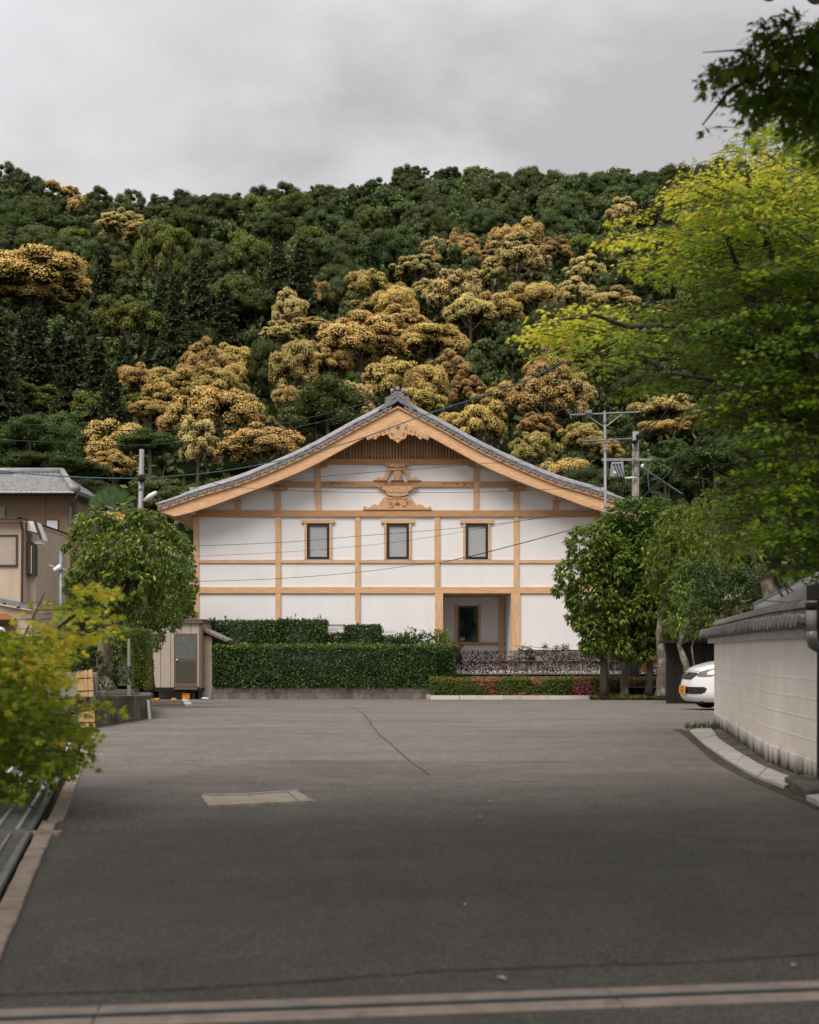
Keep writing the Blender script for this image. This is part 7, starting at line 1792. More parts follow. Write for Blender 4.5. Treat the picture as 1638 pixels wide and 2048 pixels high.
limb_tree('garden_tree', 'loose green shrub tree between left clump and the hall corner post', 43.5, [(366, 1300), (366, 1240), (368, 1150)], 0.07,
  [(365, 1130, 26, 34, 0), (378, 1175, 18, 36, 0), (355, 1200, 34, 40, 0), (370, 1240, 26, 30, 0), (385, 1260, 18, 30, 0), (340, 1160, 24, 30, 0)], OAKY, BARK_D, rg, L=0.13, W=0.06, density=330, zb=-0.2)
limb_tree('garden_tree', 'pruned evergreen shrub leaning over the tiled wall end, below the maple', 19.0, [(1500, 1290), (1480, 1230), (1455, 1190)], 0.06,
  [(1440, 1195, 44, 20, 0), (1425, 1172, 40, 22, .2), (1475, 1165, 44, 22, .3), (1410, 1215, 34, 14, -.1), (1465, 1215, 46, 16, 0), (1500, 1150, 44, 22, .4), (1405, 1140, 30, 20, .3), (1520, 1190, 36, 22, .5)], HEDGE, BARK_P, rg, L=0.06, W=0.03, density=1100, young=0.1, zb=0.0)
bt = thing('bare_shrub', 'bare pale-branched shrub rising behind the ridge tiles of the plaster wall', 'shrub', (5.0, 15.2, 0))
mb = MB(); q = lambda px, py, d=0: at(px, py, 14.2 + d)
for l, r in (([(1569, 1201), (1561, 1186), (1547, 1168), (1541, 1150), (1530, 1143), (1512, 1132)], 0.02), ([(1585, 1197), (1572, 1180), (1560, 1165), (1552, 1145), (1546, 1137)], 0.014), ([(1541, 1152), (1528, 1160), (1512, 1167), (1505, 1158), (1498, 1150), (1493, 1146)], 0.012), ([(1600, 1195), (1588, 1184), (1578, 1176), (1570, 1160)], 0.016), ([(1573, 1180), (1574, 1160), (1570, 1150)], 0.012), ([(1528, 1142), (1520, 1135), (1513, 1128)], 0.018), ([(1548, 1150), (1552, 1141), (1556, 1136)], 0.01)):
    mb.tube([q(*p) for p in l], [r * (1 - 0.55 * i / len(l)) for i in range(len(l))], 6)
mb.tube([(4.4, 14.3, 0), q(1580, 1230), q(1570, 1200)], [0.05, 0.04, 0.022], 8).build('branches', BARK_P, bt, smooth=True)
mb = MB().tube([(4.9, 17, 0), at(1545, 1215, 17), at(1538, 1180, 17), at(1532, 1160, 17)], [0.14, 0.12, 0.10, 0.08], 9).build('stump_trunk', BARK, bt, smooth=True)

# ------------------------------------------------------------------ hedges
def slab_leaves(boxes, dens, L, W, rng, bump=0.05, vmap=None):
    """leaves over the outside of boxes (x0,x1,y0,y1,z0,z1)"""
    Ps, Ns, Vs = [], [], []
    for x0, x1, y0, y1, z0, z1 in boxes:
        dx_, dy_, dz_ = x1 - x0, y1 - y0, z1 - z0
        for face, area in (('f', dx_ * dz_), ('b', dx_ * dz_ * 0.3), ('t', dx_ * dy_), ('l', dy_ * dz_), ('r', dy_ * dz_)):
            n_ = int(area * dens); a, c = rng.uniform(0, 1, n_), rng.uniform(0, 1, n_); one = np.ones(n_)
            if face == 'f': P = np.stack([x0 + a * dx_, y0 * one, z0 + c * dz_], 1); N = np.array([0, -1, 0.25])
            if face == 'b': P = np.stack([x0 + a * dx_, y1 * one, z0 + c * dz_], 1); N = np.array([0, 1, 0.25])
            if face == 't': P = np.stack([x0 + a * dx_, y0 + c * dy_, z1 * one], 1); N = np.array([0, 0, 1.0])
            if face == 'l': P = np.stack([x0 * one, y0 + a * dy_, z0 + c * dz_], 1); N = np.array([-1, 0, 0.25])
            if face == 'r': P = np.stack([x1 * one, y0 + a * dy_, z0 + c * dz_], 1); N = np.array([1, 0, 0.25])
            nn = np.array([noise.noise(Vector((p[0] * 2.2, p[1] * 2.2, p[2] * 2.2))) for p in P]) if n_ else np.zeros(0)
            P = P + N * (nn * bump + rng.normal(0, bump * 0.45, n_) - bump * 0.3 - np.where(rng.uniform(0, 1, n_) < 0.35, rng.uniform(0.02, 0.09, n_), 0))[:, None]
            Ps.append(P); Ns.append(unit(np.tile(N, (n_, 1)) + rng.normal(size=(n_, 3)) * 0.55)); Vs.append(np.clip(rng.beta(2, 2.6, n_) + nn * 0.18, 0, 1))
    P, N, v = map(np.concatenate, (Ps, Ns, Vs)); n_ = len(P)
    if vmap is not None: v = vmap(P, v)
    T = unit(np.cross(N, sphere_dirs(n_, rng)) + N * 0.35 + np.array([0, 0, 0.1])); LL = L * rng.uniform(0.6, 1.3, n_)
    return rhombs(P, T, N, LL, LL * W / L), v
def hedge(name, label, boxes, m, dens, L, W, rng, cat='hedge', bump=0.05, extra=None, vmap=None, inset=0.11):
    c0 = boxes[0]; base = Vector(((c0[0] + c0[1]) / 2, (c0[2] + c0[3]) / 2, c0[4]))
    t = thing(name, label, cat, tuple(base))
    V, v = slab_leaves(boxes, dens, L, W, rng, bump, vmap); ev, ef = [], []
    for x0, x1, y0, y1, z0, z1 in boxes:
        e = inset; k = len(ev)
        ev += [[x0 + e, y0 + e, z0], [x1 - e, y0 + e, z0], [x1 - e, y1 - e, z0], [x0 + e, y1 - e, z0], [x0 + e, y0 + e, z1 - e], [x1 - e, y0 + e, z1 - e], [x1 - e, y1 - e, z1 - e], [x0 + e, y1 - e, z1 - e]]
        ef += [[i + k for i in f] for f in [(0, 3, 2, 1), (4, 5, 6, 7), (0, 1, 5, 4), (1, 2, 6, 5), (2, 3, 7, 6), (3, 0, 4, 7)]]
    V = V - np.array(base); ev = [list(np.array(p) - np.array(base)) for p in ev]
    link_mesh('foliage', poly_mesh('foliage', V, 4, v, [m], extra=(ev, ef, 0.0)), t)
    mb = MB()
    for x0, x1, y0, y1, z0, z1 in boxes:
        for x in np.arange(x0 + 0.2, x1, 0.7): mb.tube([(x, (y0 + y1) / 2, z0 - 0.15), (x + 0.03, (y0 + y1) / 2, z0 + 0.3)], 0.02, 5)
    mb.build('stems', BARK_D, t)
    return t
rh = np.random.default_rng(31)
Yh = 41.15
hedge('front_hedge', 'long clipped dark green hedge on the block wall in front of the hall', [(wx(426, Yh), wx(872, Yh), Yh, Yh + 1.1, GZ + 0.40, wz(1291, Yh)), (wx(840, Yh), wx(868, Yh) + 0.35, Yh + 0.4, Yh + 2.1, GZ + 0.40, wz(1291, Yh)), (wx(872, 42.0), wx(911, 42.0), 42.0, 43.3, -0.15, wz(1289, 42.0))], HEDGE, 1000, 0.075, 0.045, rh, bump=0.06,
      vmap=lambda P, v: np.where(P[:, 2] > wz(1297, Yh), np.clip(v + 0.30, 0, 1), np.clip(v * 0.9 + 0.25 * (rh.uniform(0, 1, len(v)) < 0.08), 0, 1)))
Y2 = 43.0
hedge('rear_hedge', 'taller clipped hedge behind the front one, left of the parking sign', [(wx(409, Y2), wx(560, Y2), Y2, Y2 + 1.0, 0.0, wz(1243, Y2)), (wx(555, Y2), wx(652, Y2), Y2, Y2 + 1.0, 0.0, wz(1241, Y2)), (wx(650, Y2), wx(692, Y2), Y2, Y2 + 0.8, 0.0, wz(1269, Y2))], HEDGE, 950, 0.075, 0.045, rh, bump=0.07)
hedge('block_hedge', 'square clipped hedge block between the two signs', [(wx(690, Y2), wx(761, Y2), Y2, Y2 + 1.0, 0.0, wz(1252, Y2))], HEDGE, 950, 0.075, 0.045, rh, bump=0.06)
hedge('low_hedge', 'low untidy hedge under the engine sign', [(wx(760, Y2), wx(805, Y2), Y2, Y2 + 0.9, 0.0, wz(1273, Y2)), (wx(800, Y2), wx(835, Y2), Y2, Y2 + 0.8, 0.0, wz(1277, Y2))], HEDGE, 560, 0.08, 0.05, rh, bump=0.09)
Y3 = 43.6
hedge('small_bush', 'narrow yellow-green bush at the left post of the recessed entrance', [(wx(872, Y3), wx(897, Y3), Y3, Y3 + 0.5, 0.1, wz(1261, Y3))], OAKY, 520, 0.085, 0.05, rh, 'bush', bump=0.1)
sh_ = thing('straggly_shrub', 'straggly shrub with bare twigs against the white wall above the front hedge', 'shrub', at(835, 1290, 43.4))
lobs = []
for (px, py, r) in ((808, 1272, 10), (820, 1264, 12), (832, 1275, 11), (845, 1268, 9), (850, 1280, 10), (863, 1270, 8), (866, 1283, 9), (838, 1288, 12), (856, 1292, 10), (815, 1284, 13), (803, 1283, 9)):
    p = at(px, py, 43.4) - sh_.location; lobs.append(((p.x, p.y + rh.uniform(-.2, .2), p.z), (r * .018, r * .018, r * .018)))
link_mesh('foliage', whorl_crown('foliage', lobs, HEDGE, rh, density=330, L=0.09, W=0.05, young=0.4), sh_)
mb = MB()
for i, l in enumerate(lobs):
    p = Vector(l[0]) + sh_.location; mb.tube([(p.x + rh.uniform(-.2, .2), p.y, 0.1), (p.x, p.y, p.z), (p.x + rh.uniform(-.08, .08), p.y, p.z + rh.uniform(0.1, 0.3))], [0.012, 0.008, 0.004], 5)
mb.tube([at(838, 1272, 43.4), at(884, 1272.5, 43.4)], 0.012, 5).build('twigs', BARK_D, sh_)
tw = thing('twig_sprigs', 'thin sprigs sticking up above the clipped rear hedge', 'shrub', at(575, 1243, 43.4))
P, T, N, v = [], [], [], []
mb = MB()
for px, hgt in ((575, 12), (583, 10), (588, 13), (642, 15), (628, 10), (430, 9), (452, 11), (424, 8), (605, 8), (636, 9)):
    a = at(px, 1246, 43.45); c = at(px + rh.uniform(-4, 4), 1244 - hgt, 43.45); mb.tube([a, c], [0.01, 0.004], 4)
    for k in range(7): P.append(np.array(a.lerp(c, rh.uniform(0.3, 1)))); T.append(rh.normal(size=3) + np.array([0, 0, .6])); N.append(rh.normal(size=3)); v.append(rh.uniform(0, 0.7))
mb.build('twigs', BARK_D, tw)
P = np.array(P) - np.array(tw.location); link_mesh('leaves', poly_mesh('leaves', rhombs(P, np.array(T), np.array(N), np.full(len(P), 0.10), np.full(len(P), 0.045)), 4, v, [PURPL]), tw)
# azaleas
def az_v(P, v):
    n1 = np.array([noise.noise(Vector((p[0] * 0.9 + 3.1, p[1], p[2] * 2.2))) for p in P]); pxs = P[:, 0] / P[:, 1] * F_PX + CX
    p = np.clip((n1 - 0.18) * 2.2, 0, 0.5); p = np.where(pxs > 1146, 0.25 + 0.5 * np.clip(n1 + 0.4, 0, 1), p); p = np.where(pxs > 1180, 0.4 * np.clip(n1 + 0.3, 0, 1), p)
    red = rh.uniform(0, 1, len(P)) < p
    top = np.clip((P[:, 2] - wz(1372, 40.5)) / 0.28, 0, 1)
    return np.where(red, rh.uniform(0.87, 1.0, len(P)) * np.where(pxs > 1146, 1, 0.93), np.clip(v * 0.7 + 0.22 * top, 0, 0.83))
Ya = 40.42
azb = []
for i, (a, c) in enumerate(((862, 905), (903, 985), (983, 1055), (1054, 1140), (1138, 1190), (1188, 1250), (1248, 1322))):
    azb.append((wx(a, Ya), wx(c, Ya), Ya + rh.uniform(0, 0.05), Ya + 1.0, GZ + 0.12, wz(1357 + rh.uniform(-1.5, 1.5), Ya)))
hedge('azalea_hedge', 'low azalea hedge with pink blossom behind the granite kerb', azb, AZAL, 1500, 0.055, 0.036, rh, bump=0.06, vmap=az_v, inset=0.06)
# purple-leaved hedge on a rail
ph = thing('purple_hedge', 'thin purple-leaved hedge on wooden rails before the hall plinth', 'hedge', at(1050, 1345, 43.6))
n_ = 9500; Yp = 43.6
pxs = rh.uniform(905, 1330, n_); pys = np.where(rh.uniform(0, 1, n_) < 0.62, rh.uniform(1302, 1328, n_), rh.uniform(1322, 1346, n_))
nn = np.array([noise.noise(Vector((a * 0.03, c * 0.06, 0.5))) for a, c in zip(pxs, pys)]); keep = (nn > -0.28) | (rh.uniform(0, 1, n_) < 0.35); pxs, pys = pxs[keep], pys[keep]
for cxp, cyp, r, k in ((1058, 1300, 9, 130), (1045, 1296, 7, 60), (1090, 1294, 8, 80), (1112, 1297, 7, 70), (1131, 1295, 8, 110), (915, 1318, 10, 420), (914, 1300, 7, 200), (922, 1292, 6, 80), (1062, 1318, 12, 200)):
    pxs = np.concatenate([pxs, cxp + rh.normal(0, r / 2, k)]); pys = np.concatenate([pys, cyp + rh.normal(0, r / 2, k)])
ys = Yp + rh.uniform(-0.28, 0.28, len(pxs))
P = np.stack([(pxs - CX) / F_PX * Yp, ys, CAMZ - (pys - HY) / F_PX * Yp], 1) - np.array(ph.location); n_ = len(P)
LL = 0.07 * rh.uniform(0.5, 1.3, n_); link_mesh('foliage', poly_mesh('foliage', rhombs(P, sphere_dirs(n_, rh), sphere_dirs(n_, rh), LL, LL * 0.62), 4, rh.beta(2, 2, n_), [PURPL]), ph)
mb = MB()
for px in range(922, 1330, 9):
    a = at(px + rh.uniform(-2, 2), 1350, Yp); mb.tube([a, a + Vector((rh.uniform(-.1, .1), 0, 0.35)), a + Vector((rh.uniform(-.25, .25), 0, rh.uniform(0.6, 0.85)))], [0.012, 0.009, 0.004], 4)
    mb.tube([a + Vector((0, 0, 0.3)), a + Vector((rh.uniform(-.3, .3), 0, rh.uniform(0.5, 0.7)))], [0.007, 0.003], 4)
mb.build('stems', BARK_D, ph)
for px in (1027, 1122, 1135, 918, 1230): MB().tube([at(px, 1352, Yp - .1), at(px, 1296 if px == 1135 else 1318, Yp - .1)], 0.022, 6).build('stake', BARK_P, ph)
MB().tube([at(915, 1322, Yp - .12), at(1240, 1321, Yp - .12)], 0.014, 5).build('rail', BARK_P, ph)
MB().tube([at(1025, 1291, Yp - .12), at(1145, 1300, Yp - .12)], 0.012, 5).build('rail', BARK_P, ph)
# topiary column with its old post, dark shrubs, grass in the planter
Yt_ = 26.0
hedge('topiary_column', 'clipped upright topiary column behind a wooden post, left of the shed', [(wx(256, Yt_), wx(296, Yt_), Yt_, Yt_ + 0.5, wz(1375, Yt_), wz(1260, Yt_))], OAKY, 1500, 0.05, 0.03, rh, 'topiary', bump=0.035)
wp = thing('wooden_post', 'grey weathered wooden post in front of the topiary column', 'post', at(259, 1391, 22.3))
MB().prism([(wx(256, 22.3), wz(1278, 22.3)), (wx(260, 22.3), wz(1277, 22.3)), (wx(262, 22.3), wz(1393, 22.3)), (wx(255.5, 22.3), wz(1393, 22.3))], 22.26, 22.33).build('post_body', POLE_C, wp)
lobs = [(px, py, a, c, d) for px, py, a, c, d in ((150, 1335, 30, 24, 0), (185, 1330, 30, 30, 0.4), (165, 1305, 26, 24, 0.5), (240, 1345, 22, 26, 0.5), (200, 1365, 20, 14, -.3), (120, 1330, 26, 26, .6))]
limb_tree('dark_shrub', 'dark rounded shrubs behind the concrete wall at the foot of the left tree', 21.0, [(165, 1370), (165, 1345), (166, 1320)], 0.04, lobs, HEDGE, BARK_D, rh, L=0.07, W=0.03, density=900, young=0.0, zb=0.35)
n_ = 2600
gxp = rh.uniform(0, 1, n_); gyp = rh.uniform(0, 1, n_)
P = np.stack([(-4.35 - 1.9 * gxp - 0.33 * (gyp * 7)), 17.6 + gyp * 7.5, 0.36 - 0.1 * gyp], 1)
T = unit(rh.normal(size=(n_, 3)) * 0.45 + np.array([0, 0, 1])); LL = rh.uniform(0.07, 0.2, n_)
go = link_mesh('grass', poly_mesh('grass', rhombs(P, T, sphere_dirs(n_, rh), LL, LL * 0.12 + 0.006), 4, rh.beta(2, 2, n_), [GRASS])); go['kind'] = 'stuff'
n_ = 3000
P = np.stack([wx(1185, 39) + rh.uniform(0, 4.2, n_), 38.6 + rh.uniform(0, 1.4, n_) - 0.0, np.full(n_, zk + 0.09)], 1)
T = unit(rh.normal(size=(n_, 3)) * 0.5 + np.array([0, 0, 0.8])); LL = rh.uniform(0.06, 0.16, n_)
go = link_mesh('grass', poly_mesh('grass', rhombs(P, T, sphere_dirs(n_, rh), LL, LL * 0.14 + 0.01), 4, rh.beta(2, 2, n_), [GRASS])); go['kind'] = 'stuff'
n_ = 160
P = np.stack([A_[0].x + 0.1 + rh.uniform(-0.05, 0.42, n_), A_[0].y + 0.35 + rh.uniform(-0.1, 0.25, n_), np.full(n_, 0.02)], 1)
T = unit(rh.normal(size=(n_, 3)) * 0.6 + np.array([0, 0, 0.8])); LL = rh.uniform(0.04, 0.12, n_)
go = link_mesh('weeds', poly_mesh('weeds', rhombs(P, T, sphere_dirs(n_, rh), LL, LL * 0.25), 4, rh.beta(2, 2, n_) * 0.7, [GRASS])); go['kind'] = 'stuff'

# ------------------------------------------------------------------ palm above the left tree
YPm = 33.0
pt = thing('palm_tree', 'fan palm with shaggy trunk showing above the left evergreen', 'palm', (*at(226, 1300, YPm).xy, 0.2))
MB().tube([(*at(226, 1300, YPm).xy, 0.1), at(226, 1150, YPm), at(225, 1050, YPm), at(226, 1020, YPm)], [0.14, 0.15, 0.17, 0.15], 12).build('trunk', BARK_D, pt, smooth=True)
P, T, N, L_, W_, v = [], [], [], [], [], []
hub0 = at(226, 1022, YPm)
for (px, py, ang, sp, R_) in ((226, 1010, 92, 74, 34), (219, 1012, 128, 42, 44), (240, 1012, 52, 50, 30), (205, 1015, 152, 36, 30), (230, 1008, 75, 40, 40)):
    hub = at(px, py, YPm + rh.uniform(-.3, .2)); 
    for k in range(30):
        a = math.radians(ang + sp * (k / 29 - 0.5) * 2); d_ = np.array([math.cos(a), rh.uniform(-.15, .15), math.sin(a)])
        P.append(np.array(hub)); T.append(d_); N.append([0.15, -1, 0.2 * (k % 2)]); L_.append(R_ * YPm / F_PX * rh.uniform(0.9, 1.08)); W_.append(0.042); v.append(rh.uniform(0.2, 1))
P = np.array(P) - np.array(pt.location)
link_mesh('fronds', poly_mesh('fronds', rhombs(P, np.array(T), np.array(N, dtype=float), np.array(L_), np.array(W_)), 4, v, [PALM]), pt)
n_ = 420; a = rh.uniform(0, 6.28, n_); P = np.stack([np.cos(a) * rh.uniform(0.05, 0.30, n_), np.sin(a) * 0.3 * rh.uniform(0.3, 1, n_) - 0.1, rh.uniform(-0.10, 0.10, n_)], 1) + np.array(at(226, 1031, YPm)) - np.array(pt.location)
link_mesh('flower_clusters', poly_mesh('flower_clusters', rhombs(P, unit(np.stack([np.cos(a), np.sin(a), -np.ones(n_)], 1)), sphere_dirs(n_, rh), np.full(n_, 0.12), np.full(n_, 0.05)), 4, rh.uniform(0.55, 0.95, n_), [GOLD]), pt)
tk = MB()
for k in range(90):
    a = rh.uniform(0, 6.28); z = rh.uniform(wz(1075, YPm), wz(1020, YPm)); c_ = Vector((pt.location.x + 0.16 * math.cos(a), YPm + 0.16 * math.sin(a), z)); tk.tube([c_, c_ + Vector((0.08 * math.cos(a), 0.08 * math.sin(a), 0.10))], [0.02, 0.006], 4)
o = tk.build('leaf_stubs', BARK_D, pt); o['kind'] = 'stuff'

# ------------------------------------------------------------------ maples
def maple(name, label, base, poly, Yr, n_cl, per, leaf, spread, rng, freq=(0.012, 0.03), thr=-0.15, branches=(), trunk_r=0.1, vbias=None, tilt=0.5, flat=0.22, cat='tree', facing=0.3):
    t = thing(name, label, cat, base); b = np.array(base)
    polys = poly if isinstance(poly[0], list) else [poly]; pads = []; tries = 0
    ar = np.array([abs(sum(p[i][0] * p[(i + 1) % len(p)][1] - p[(i + 1) % len(p)][0] * p[i][1] for i in range(len(p)))) for p in polys]); ar = ar / ar.sum()
    while len(pads) < n_cl and tries < n_cl * 80:
        tries += 1; poly = polys[rng.choice(len(polys), p=ar)]
        px, py = rng.uniform(min(p[0] for p in poly), max(p[0] for p in poly)), rng.uniform(min(p[1] for p in poly), max(p[1] for p in poly))
        if not in_poly(px, py, poly): continue
        d = rng.uniform(0, 1); Y = Yr[0] + (Yr[1] - Yr[0]) * d
        if noise.noise(Vector((px * freq[0], py * freq[1], d * 2.0))) < thr: continue
        R_ = spread * rng.uniform(0.55, 1.25)
        # sprays thin out towards the rim of the crown
        e = min(1.0, 0.5 + min(abs(px - q[0]) + abs(py - q[1]) for q in poly) / (R_ * F_PX / Y * 1.6)); R_ *= max(0.5, e)
        pads.append((px, py, Y, R_))
    Ps, Ts, Ns, Ss, Vs = [], [], [], [], []
    tw = MB(); tk_ = min(1.0, spread / 0.6)
    for px, py, Y, R_ in pads:
        c = np.array(at(px, py, Y)); k = max(6, int(per * (R_ / spread) ** 2 * rng.uniform(0.75, 1.25)))
        heading = unit(c[:2] - b[:2]) if np.linalg.norm(c[:2] - b[:2]) > 0.3 else np.array([-1.0, 0.0])
        side = np.array([-heading[1], heading[0]])
        u = rng.uniform(-1, 1, k); w_ = rng.normal(0, 0.42, k) * (1.05 - 0.55 * np.abs(u))
        rad = np.abs(u) * R_
        xy = np.outer(u * R_, heading) + np.outer(w_ * R_, side)
        zz = -0.32 * (u * 0.5 + 0.5) ** 2 * R_ - 0.20 * w_ ** 2 * R_ + rng.normal(0, flat * 0.12 * R_ + 0.012, k)
        off_ = np.concatenate([xy, zz[:, None]], 1); P = c + off_
        T = unit(np.concatenate([np.outer(np.ones(k), heading) * 0.7 + np.outer(np.sign(w_) * 0.55, side), np.full((k, 1), -0.42)], 1) + rng.normal(size=(k, 3)) * 0.38)
        N = unit(np.array([0, -facing, 1.0]) + rng.normal(size=(k, 3)) * tilt)
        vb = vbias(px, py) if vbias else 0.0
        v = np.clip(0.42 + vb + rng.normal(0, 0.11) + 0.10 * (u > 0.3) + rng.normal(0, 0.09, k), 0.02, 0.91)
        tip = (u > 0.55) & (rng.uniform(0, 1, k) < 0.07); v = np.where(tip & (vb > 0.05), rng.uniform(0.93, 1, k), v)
        Ps.append(P); Ts.append(T); Ns.append(N); Vs.append(v); Ss.append(leaf * rng.uniform(0.6, 1.2, k))
        h3 = np.array([heading[0], heading[1], 0.0]); s3 = np.array([side[0], side[1], 0.0])
        tip0 = c + h3 * R_ - np.array([0, 0, 0.3 * R_]); tw.tube([tuple(c - h3 * R_ * 1.3 - np.array([0, 0, 0.08 * R_])), tuple(c), tuple(tip0)], [0.007 * tk_, 0.005 * tk_, 0.002 * tk_], 4, caps=False)
        for q in range(5):
            f = rng.uniform(-0.7, 0.8); sg = 1 if q % 2 else -1
            a0 = c + h3 * f * R_; tw.tube([tuple(a0), tuple(a0 + s3 * sg * 0.5 * R_ + h3 * 0.25 * R_ - np.array([0, 0, 0.08 * R_]))], [0.004 * tk_, 0.0015 * tk_], 3, caps=False)
    P, T, N, v, S_ = map(np.concatenate, (Ps, Ts, Ns, Vs, Ss))
    V, k = stars(P - b, T, N, S_ * 0.5 * 1.15)
    link_mesh('crown', poly_mesh('crown', V, k, v, [MAPLE]), t)
    o = tw.build('twigs', BARK_D, t); o['kind'] = 'stuff'
    bm_ = MB()
    for l, r0, r1 in branches:
        pts = [at(*p) if isinstance(p, tuple) else p for p in l]; k = len(pts); bm_.tube(pts, [r0 + (r1 - r0) * i / (k - 1) for i in range(k)], 7)
    bm_.build('branches', BARK_D, t, smooth=True)
    return t
rm_ = np.random.default_rng(77)
RIGHT = [[(1228, 440), (1250, 415), (1300, 428), (1345, 398), (1372, 365), (1392, 330), (1440, 308), (1500, 296), (1570, 296), (1650, 304), (1760, 322), (1760, 560), (1640, 560), (1560, 565), (1480, 556), (1400, 560), (1330, 548), (1270, 515), (1235, 490)],
         [(1060, 690), (1070, 657), (1110, 616), (1190, 608), (1262, 600), (1330, 606), (1420, 592), (1500, 605), (1600, 600), (1760, 600), (1760, 765), (1640, 770), (1540, 755), (1440, 715), (1360, 692), (1300, 705), (1240, 755), (1190, 745), (1140, 710), (1100, 698)],
         [(1245, 785), (1300, 745), (1380, 730), (1460, 755), (1560, 795), (1760, 800), (1760, 950), (1640, 945), (1560, 925), (1490, 885), (1440, 835), (1380, 815), (1330, 800), (1285, 795)],
         [(1400, 420), (1480, 380), (1760, 380), (1760, 1120), (1560, 1080), (1480, 980), (1500, 880), (1440, 780), (1420, 690), (1440, 590), (1380, 520)],
         [(1420, 1000), (1460, 955), (1560, 960), (1760, 970), (1760, 1165), (1640, 1152), (1590, 1148), (1540, 1120), (1480, 1075), (1435, 1045)]]
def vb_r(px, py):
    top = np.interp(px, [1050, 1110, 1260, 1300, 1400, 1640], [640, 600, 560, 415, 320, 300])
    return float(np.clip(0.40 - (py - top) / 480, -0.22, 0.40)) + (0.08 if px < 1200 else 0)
TR = Vector((5.4, 12.6, 0))
BR = [([TR, Vector((5.3, 12.6, 1.6)), at(1690, 900, 12.4), at(1636, 757, 12.2)], 0.16, 0.085),
      ([at(1636, 757, 12.2), at(1590, 700, 12), at(1545, 640, 11.8), at(1500, 590, 11.6), at(1470, 520, 11.5), at(1440, 440, 11.4)], 0.07, 0.012),
      ([at(1760, 700, 12.5), at(1638, 600, 12.2), at(1585, 560, 12), at(1545, 510, 11.8), at(1520, 450, 11.6), at(1500, 380, 11.5), at(1490, 320, 11.4)], 0.09, 0.01),
      ([at(1690, 880, 12.4), at(1620, 770, 12), at(1520, 705, 11.6), at(1430, 665, 11.3), at(1340, 650, 11.1), at(1260, 655, 11), at(1190, 630, 10.9), at(1120, 640, 10.8)], 0.06, 0.008),
      ([at(1430, 665, 11.3), at(1330, 662, 11), at(1260, 668, 10.9), at(1200, 700, 10.8)], 0.03, 0.007),
      ([at(1690, 950, 12.4), at(1600, 840, 12), at(1500, 800, 11.5), at(1420, 760, 11.2), at(1340, 745, 11)], 0.05, 0.008),
      ([at(1700, 1040, 12.4), at(1620, 960, 12), at(1540, 940, 11.6), at(1470, 900, 11.3)], 0.05, 0.008),
      ([at(1720, 1130, 12.3), at(1600, 1060, 12), at(1520, 1040, 11.6)], 0.04, 0.008)]
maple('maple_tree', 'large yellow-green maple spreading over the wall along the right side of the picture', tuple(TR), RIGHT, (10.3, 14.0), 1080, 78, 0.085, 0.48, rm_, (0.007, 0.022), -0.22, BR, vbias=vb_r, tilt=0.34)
DARKB = [(1418, 262), (1422, 222), (1440, 160), (1468, 100), (1508, 72), (1528, 52), (1556, 18), (1590, 38), (1640, 46), (1720, 40), (1720, 330), (1660, 300), (1600, 250), (1560, 232), (1525, 226), (1490, 226), (1450, 238), (1428, 258)]
TD = Vector((3.7, 6.4, 0))
BD = [([TD, Vector((3.65, 6.4, 2.5)), at(1900, 300, 6.5), at(1760, 200, 6.5)], 0.10, 0.04), ([at(1760, 200, 6.5), at(1640, 150, 6.4), at(1540, 140, 6.3), at(1460, 180, 6.2), at(1405, 250, 6.2)], 0.022, 0.004), ([at(1640, 150, 6.4), at(1590, 80, 6.4), at(1558, 28, 6.4)], 0.012, 0.003), ([at(1540, 140, 6.3), at(1480, 100, 6.2), at(1405, 105, 6.1)], 0.008, 0.002), ([at(1635, 75, 6.2), at(1650, 30, 6.2)], 0.004, 0.004)]
maple('maple_tree', 'shaded maple bough hanging under the gate eave at the upper right', tuple(TD), DARKB, (5.9, 6.9), 76, 56, 0.085, 0.20, rm_, (0.02, 0.02), -0.42, BD, vbias=lambda a, c: -0.30, tilt=0.8, flat=0.6)  # negative vbias paints the shade under the eave into the leaf colour
MIDB = [(1500, 300), (1520, 240), (1560, 215), (1640, 170), (1760, 160), (1760, 340), (1640, 330), (1600, 318), (1560, 300)]
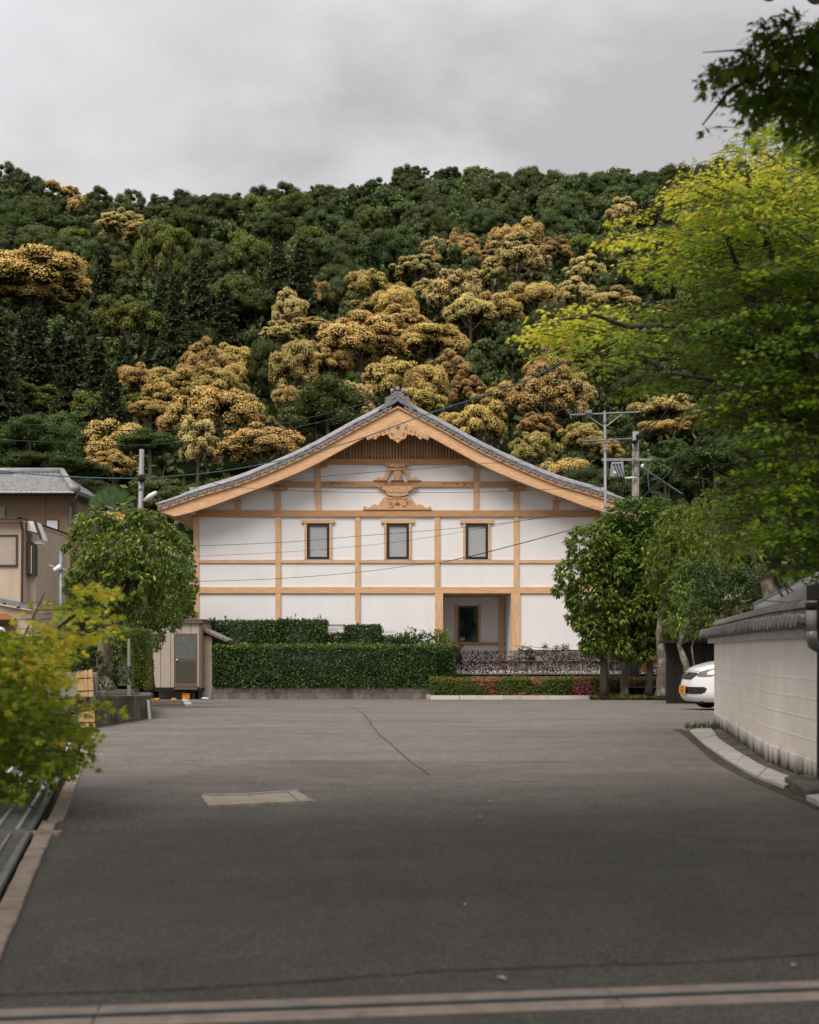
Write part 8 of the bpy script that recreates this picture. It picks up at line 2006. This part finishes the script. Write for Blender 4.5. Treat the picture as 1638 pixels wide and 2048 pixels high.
maple('maple_tree', 'lit maple branch between the shaded bough and the big maple crown, upper right', (4.6, 8.6, 0), MIDB, (7.8, 9.4), 44, 60, 0.085, 0.30, rm_, (0.02, 0.02), -0.2, [([Vector((4.6, 8.6, 0)), Vector((4.5, 8.6, 2.5)), at(1900, 330, 8.6), at(1640, 270, 8.6), at(1540, 270, 8.5)], 0.07, 0.006)], vbias=lambda a, c: 0.10, tilt=0.6, flat=0.4)
LEFT = [(-160, 1270), (-40, 1255), (20, 1262), (62, 1245), (70, 1190), (90, 1178), (100, 1222), (140, 1205), (185, 1172), (226, 1160), (218, 1180), (178, 1208), (200, 1214), (240, 1246), (196, 1258), (150, 1278), (112, 1306), (128, 1345), (100, 1372), (120, 1400), (150, 1392), (190, 1408), (238, 1412), (208, 1424), (180, 1436), (208, 1446), (160, 1462), (148, 1480), (168, 1498), (150, 1520), (140, 1530), (112, 1540), (80, 1545), (70, 1572), (30, 1585), (-20, 1595), (-160, 1600)]
TL = Vector((-3.7, 8.3, 0))
BL = [([TL, Vector((-3.65, 8.3, 0.6)), at(-120, 1420, 8.3), at(-20, 1380, 8.3), at(60, 1300, 8.3), at(150, 1230, 8.2), at(215, 1165, 8.2)], 0.05, 0.004), ([at(-120, 1420, 8.3), at(20, 1430, 8.2), at(120, 1430, 8.1), at(225, 1412, 8.0)], 0.022, 0.003), ([at(-120, 1450, 8.4), at(10, 1500, 8.4), at(90, 1530, 8.4), at(145, 1545, 8.3)], 0.02, 0.003), ([at(20, 1355, 8.3), at(110, 1290, 8.2), at(235, 1245, 8.1)], 0.012, 0.003), ([at(-60, 1400, 8.2), at(30, 1310, 8.1), at(90, 1185, 8.1)], 0.014, 0.003)]
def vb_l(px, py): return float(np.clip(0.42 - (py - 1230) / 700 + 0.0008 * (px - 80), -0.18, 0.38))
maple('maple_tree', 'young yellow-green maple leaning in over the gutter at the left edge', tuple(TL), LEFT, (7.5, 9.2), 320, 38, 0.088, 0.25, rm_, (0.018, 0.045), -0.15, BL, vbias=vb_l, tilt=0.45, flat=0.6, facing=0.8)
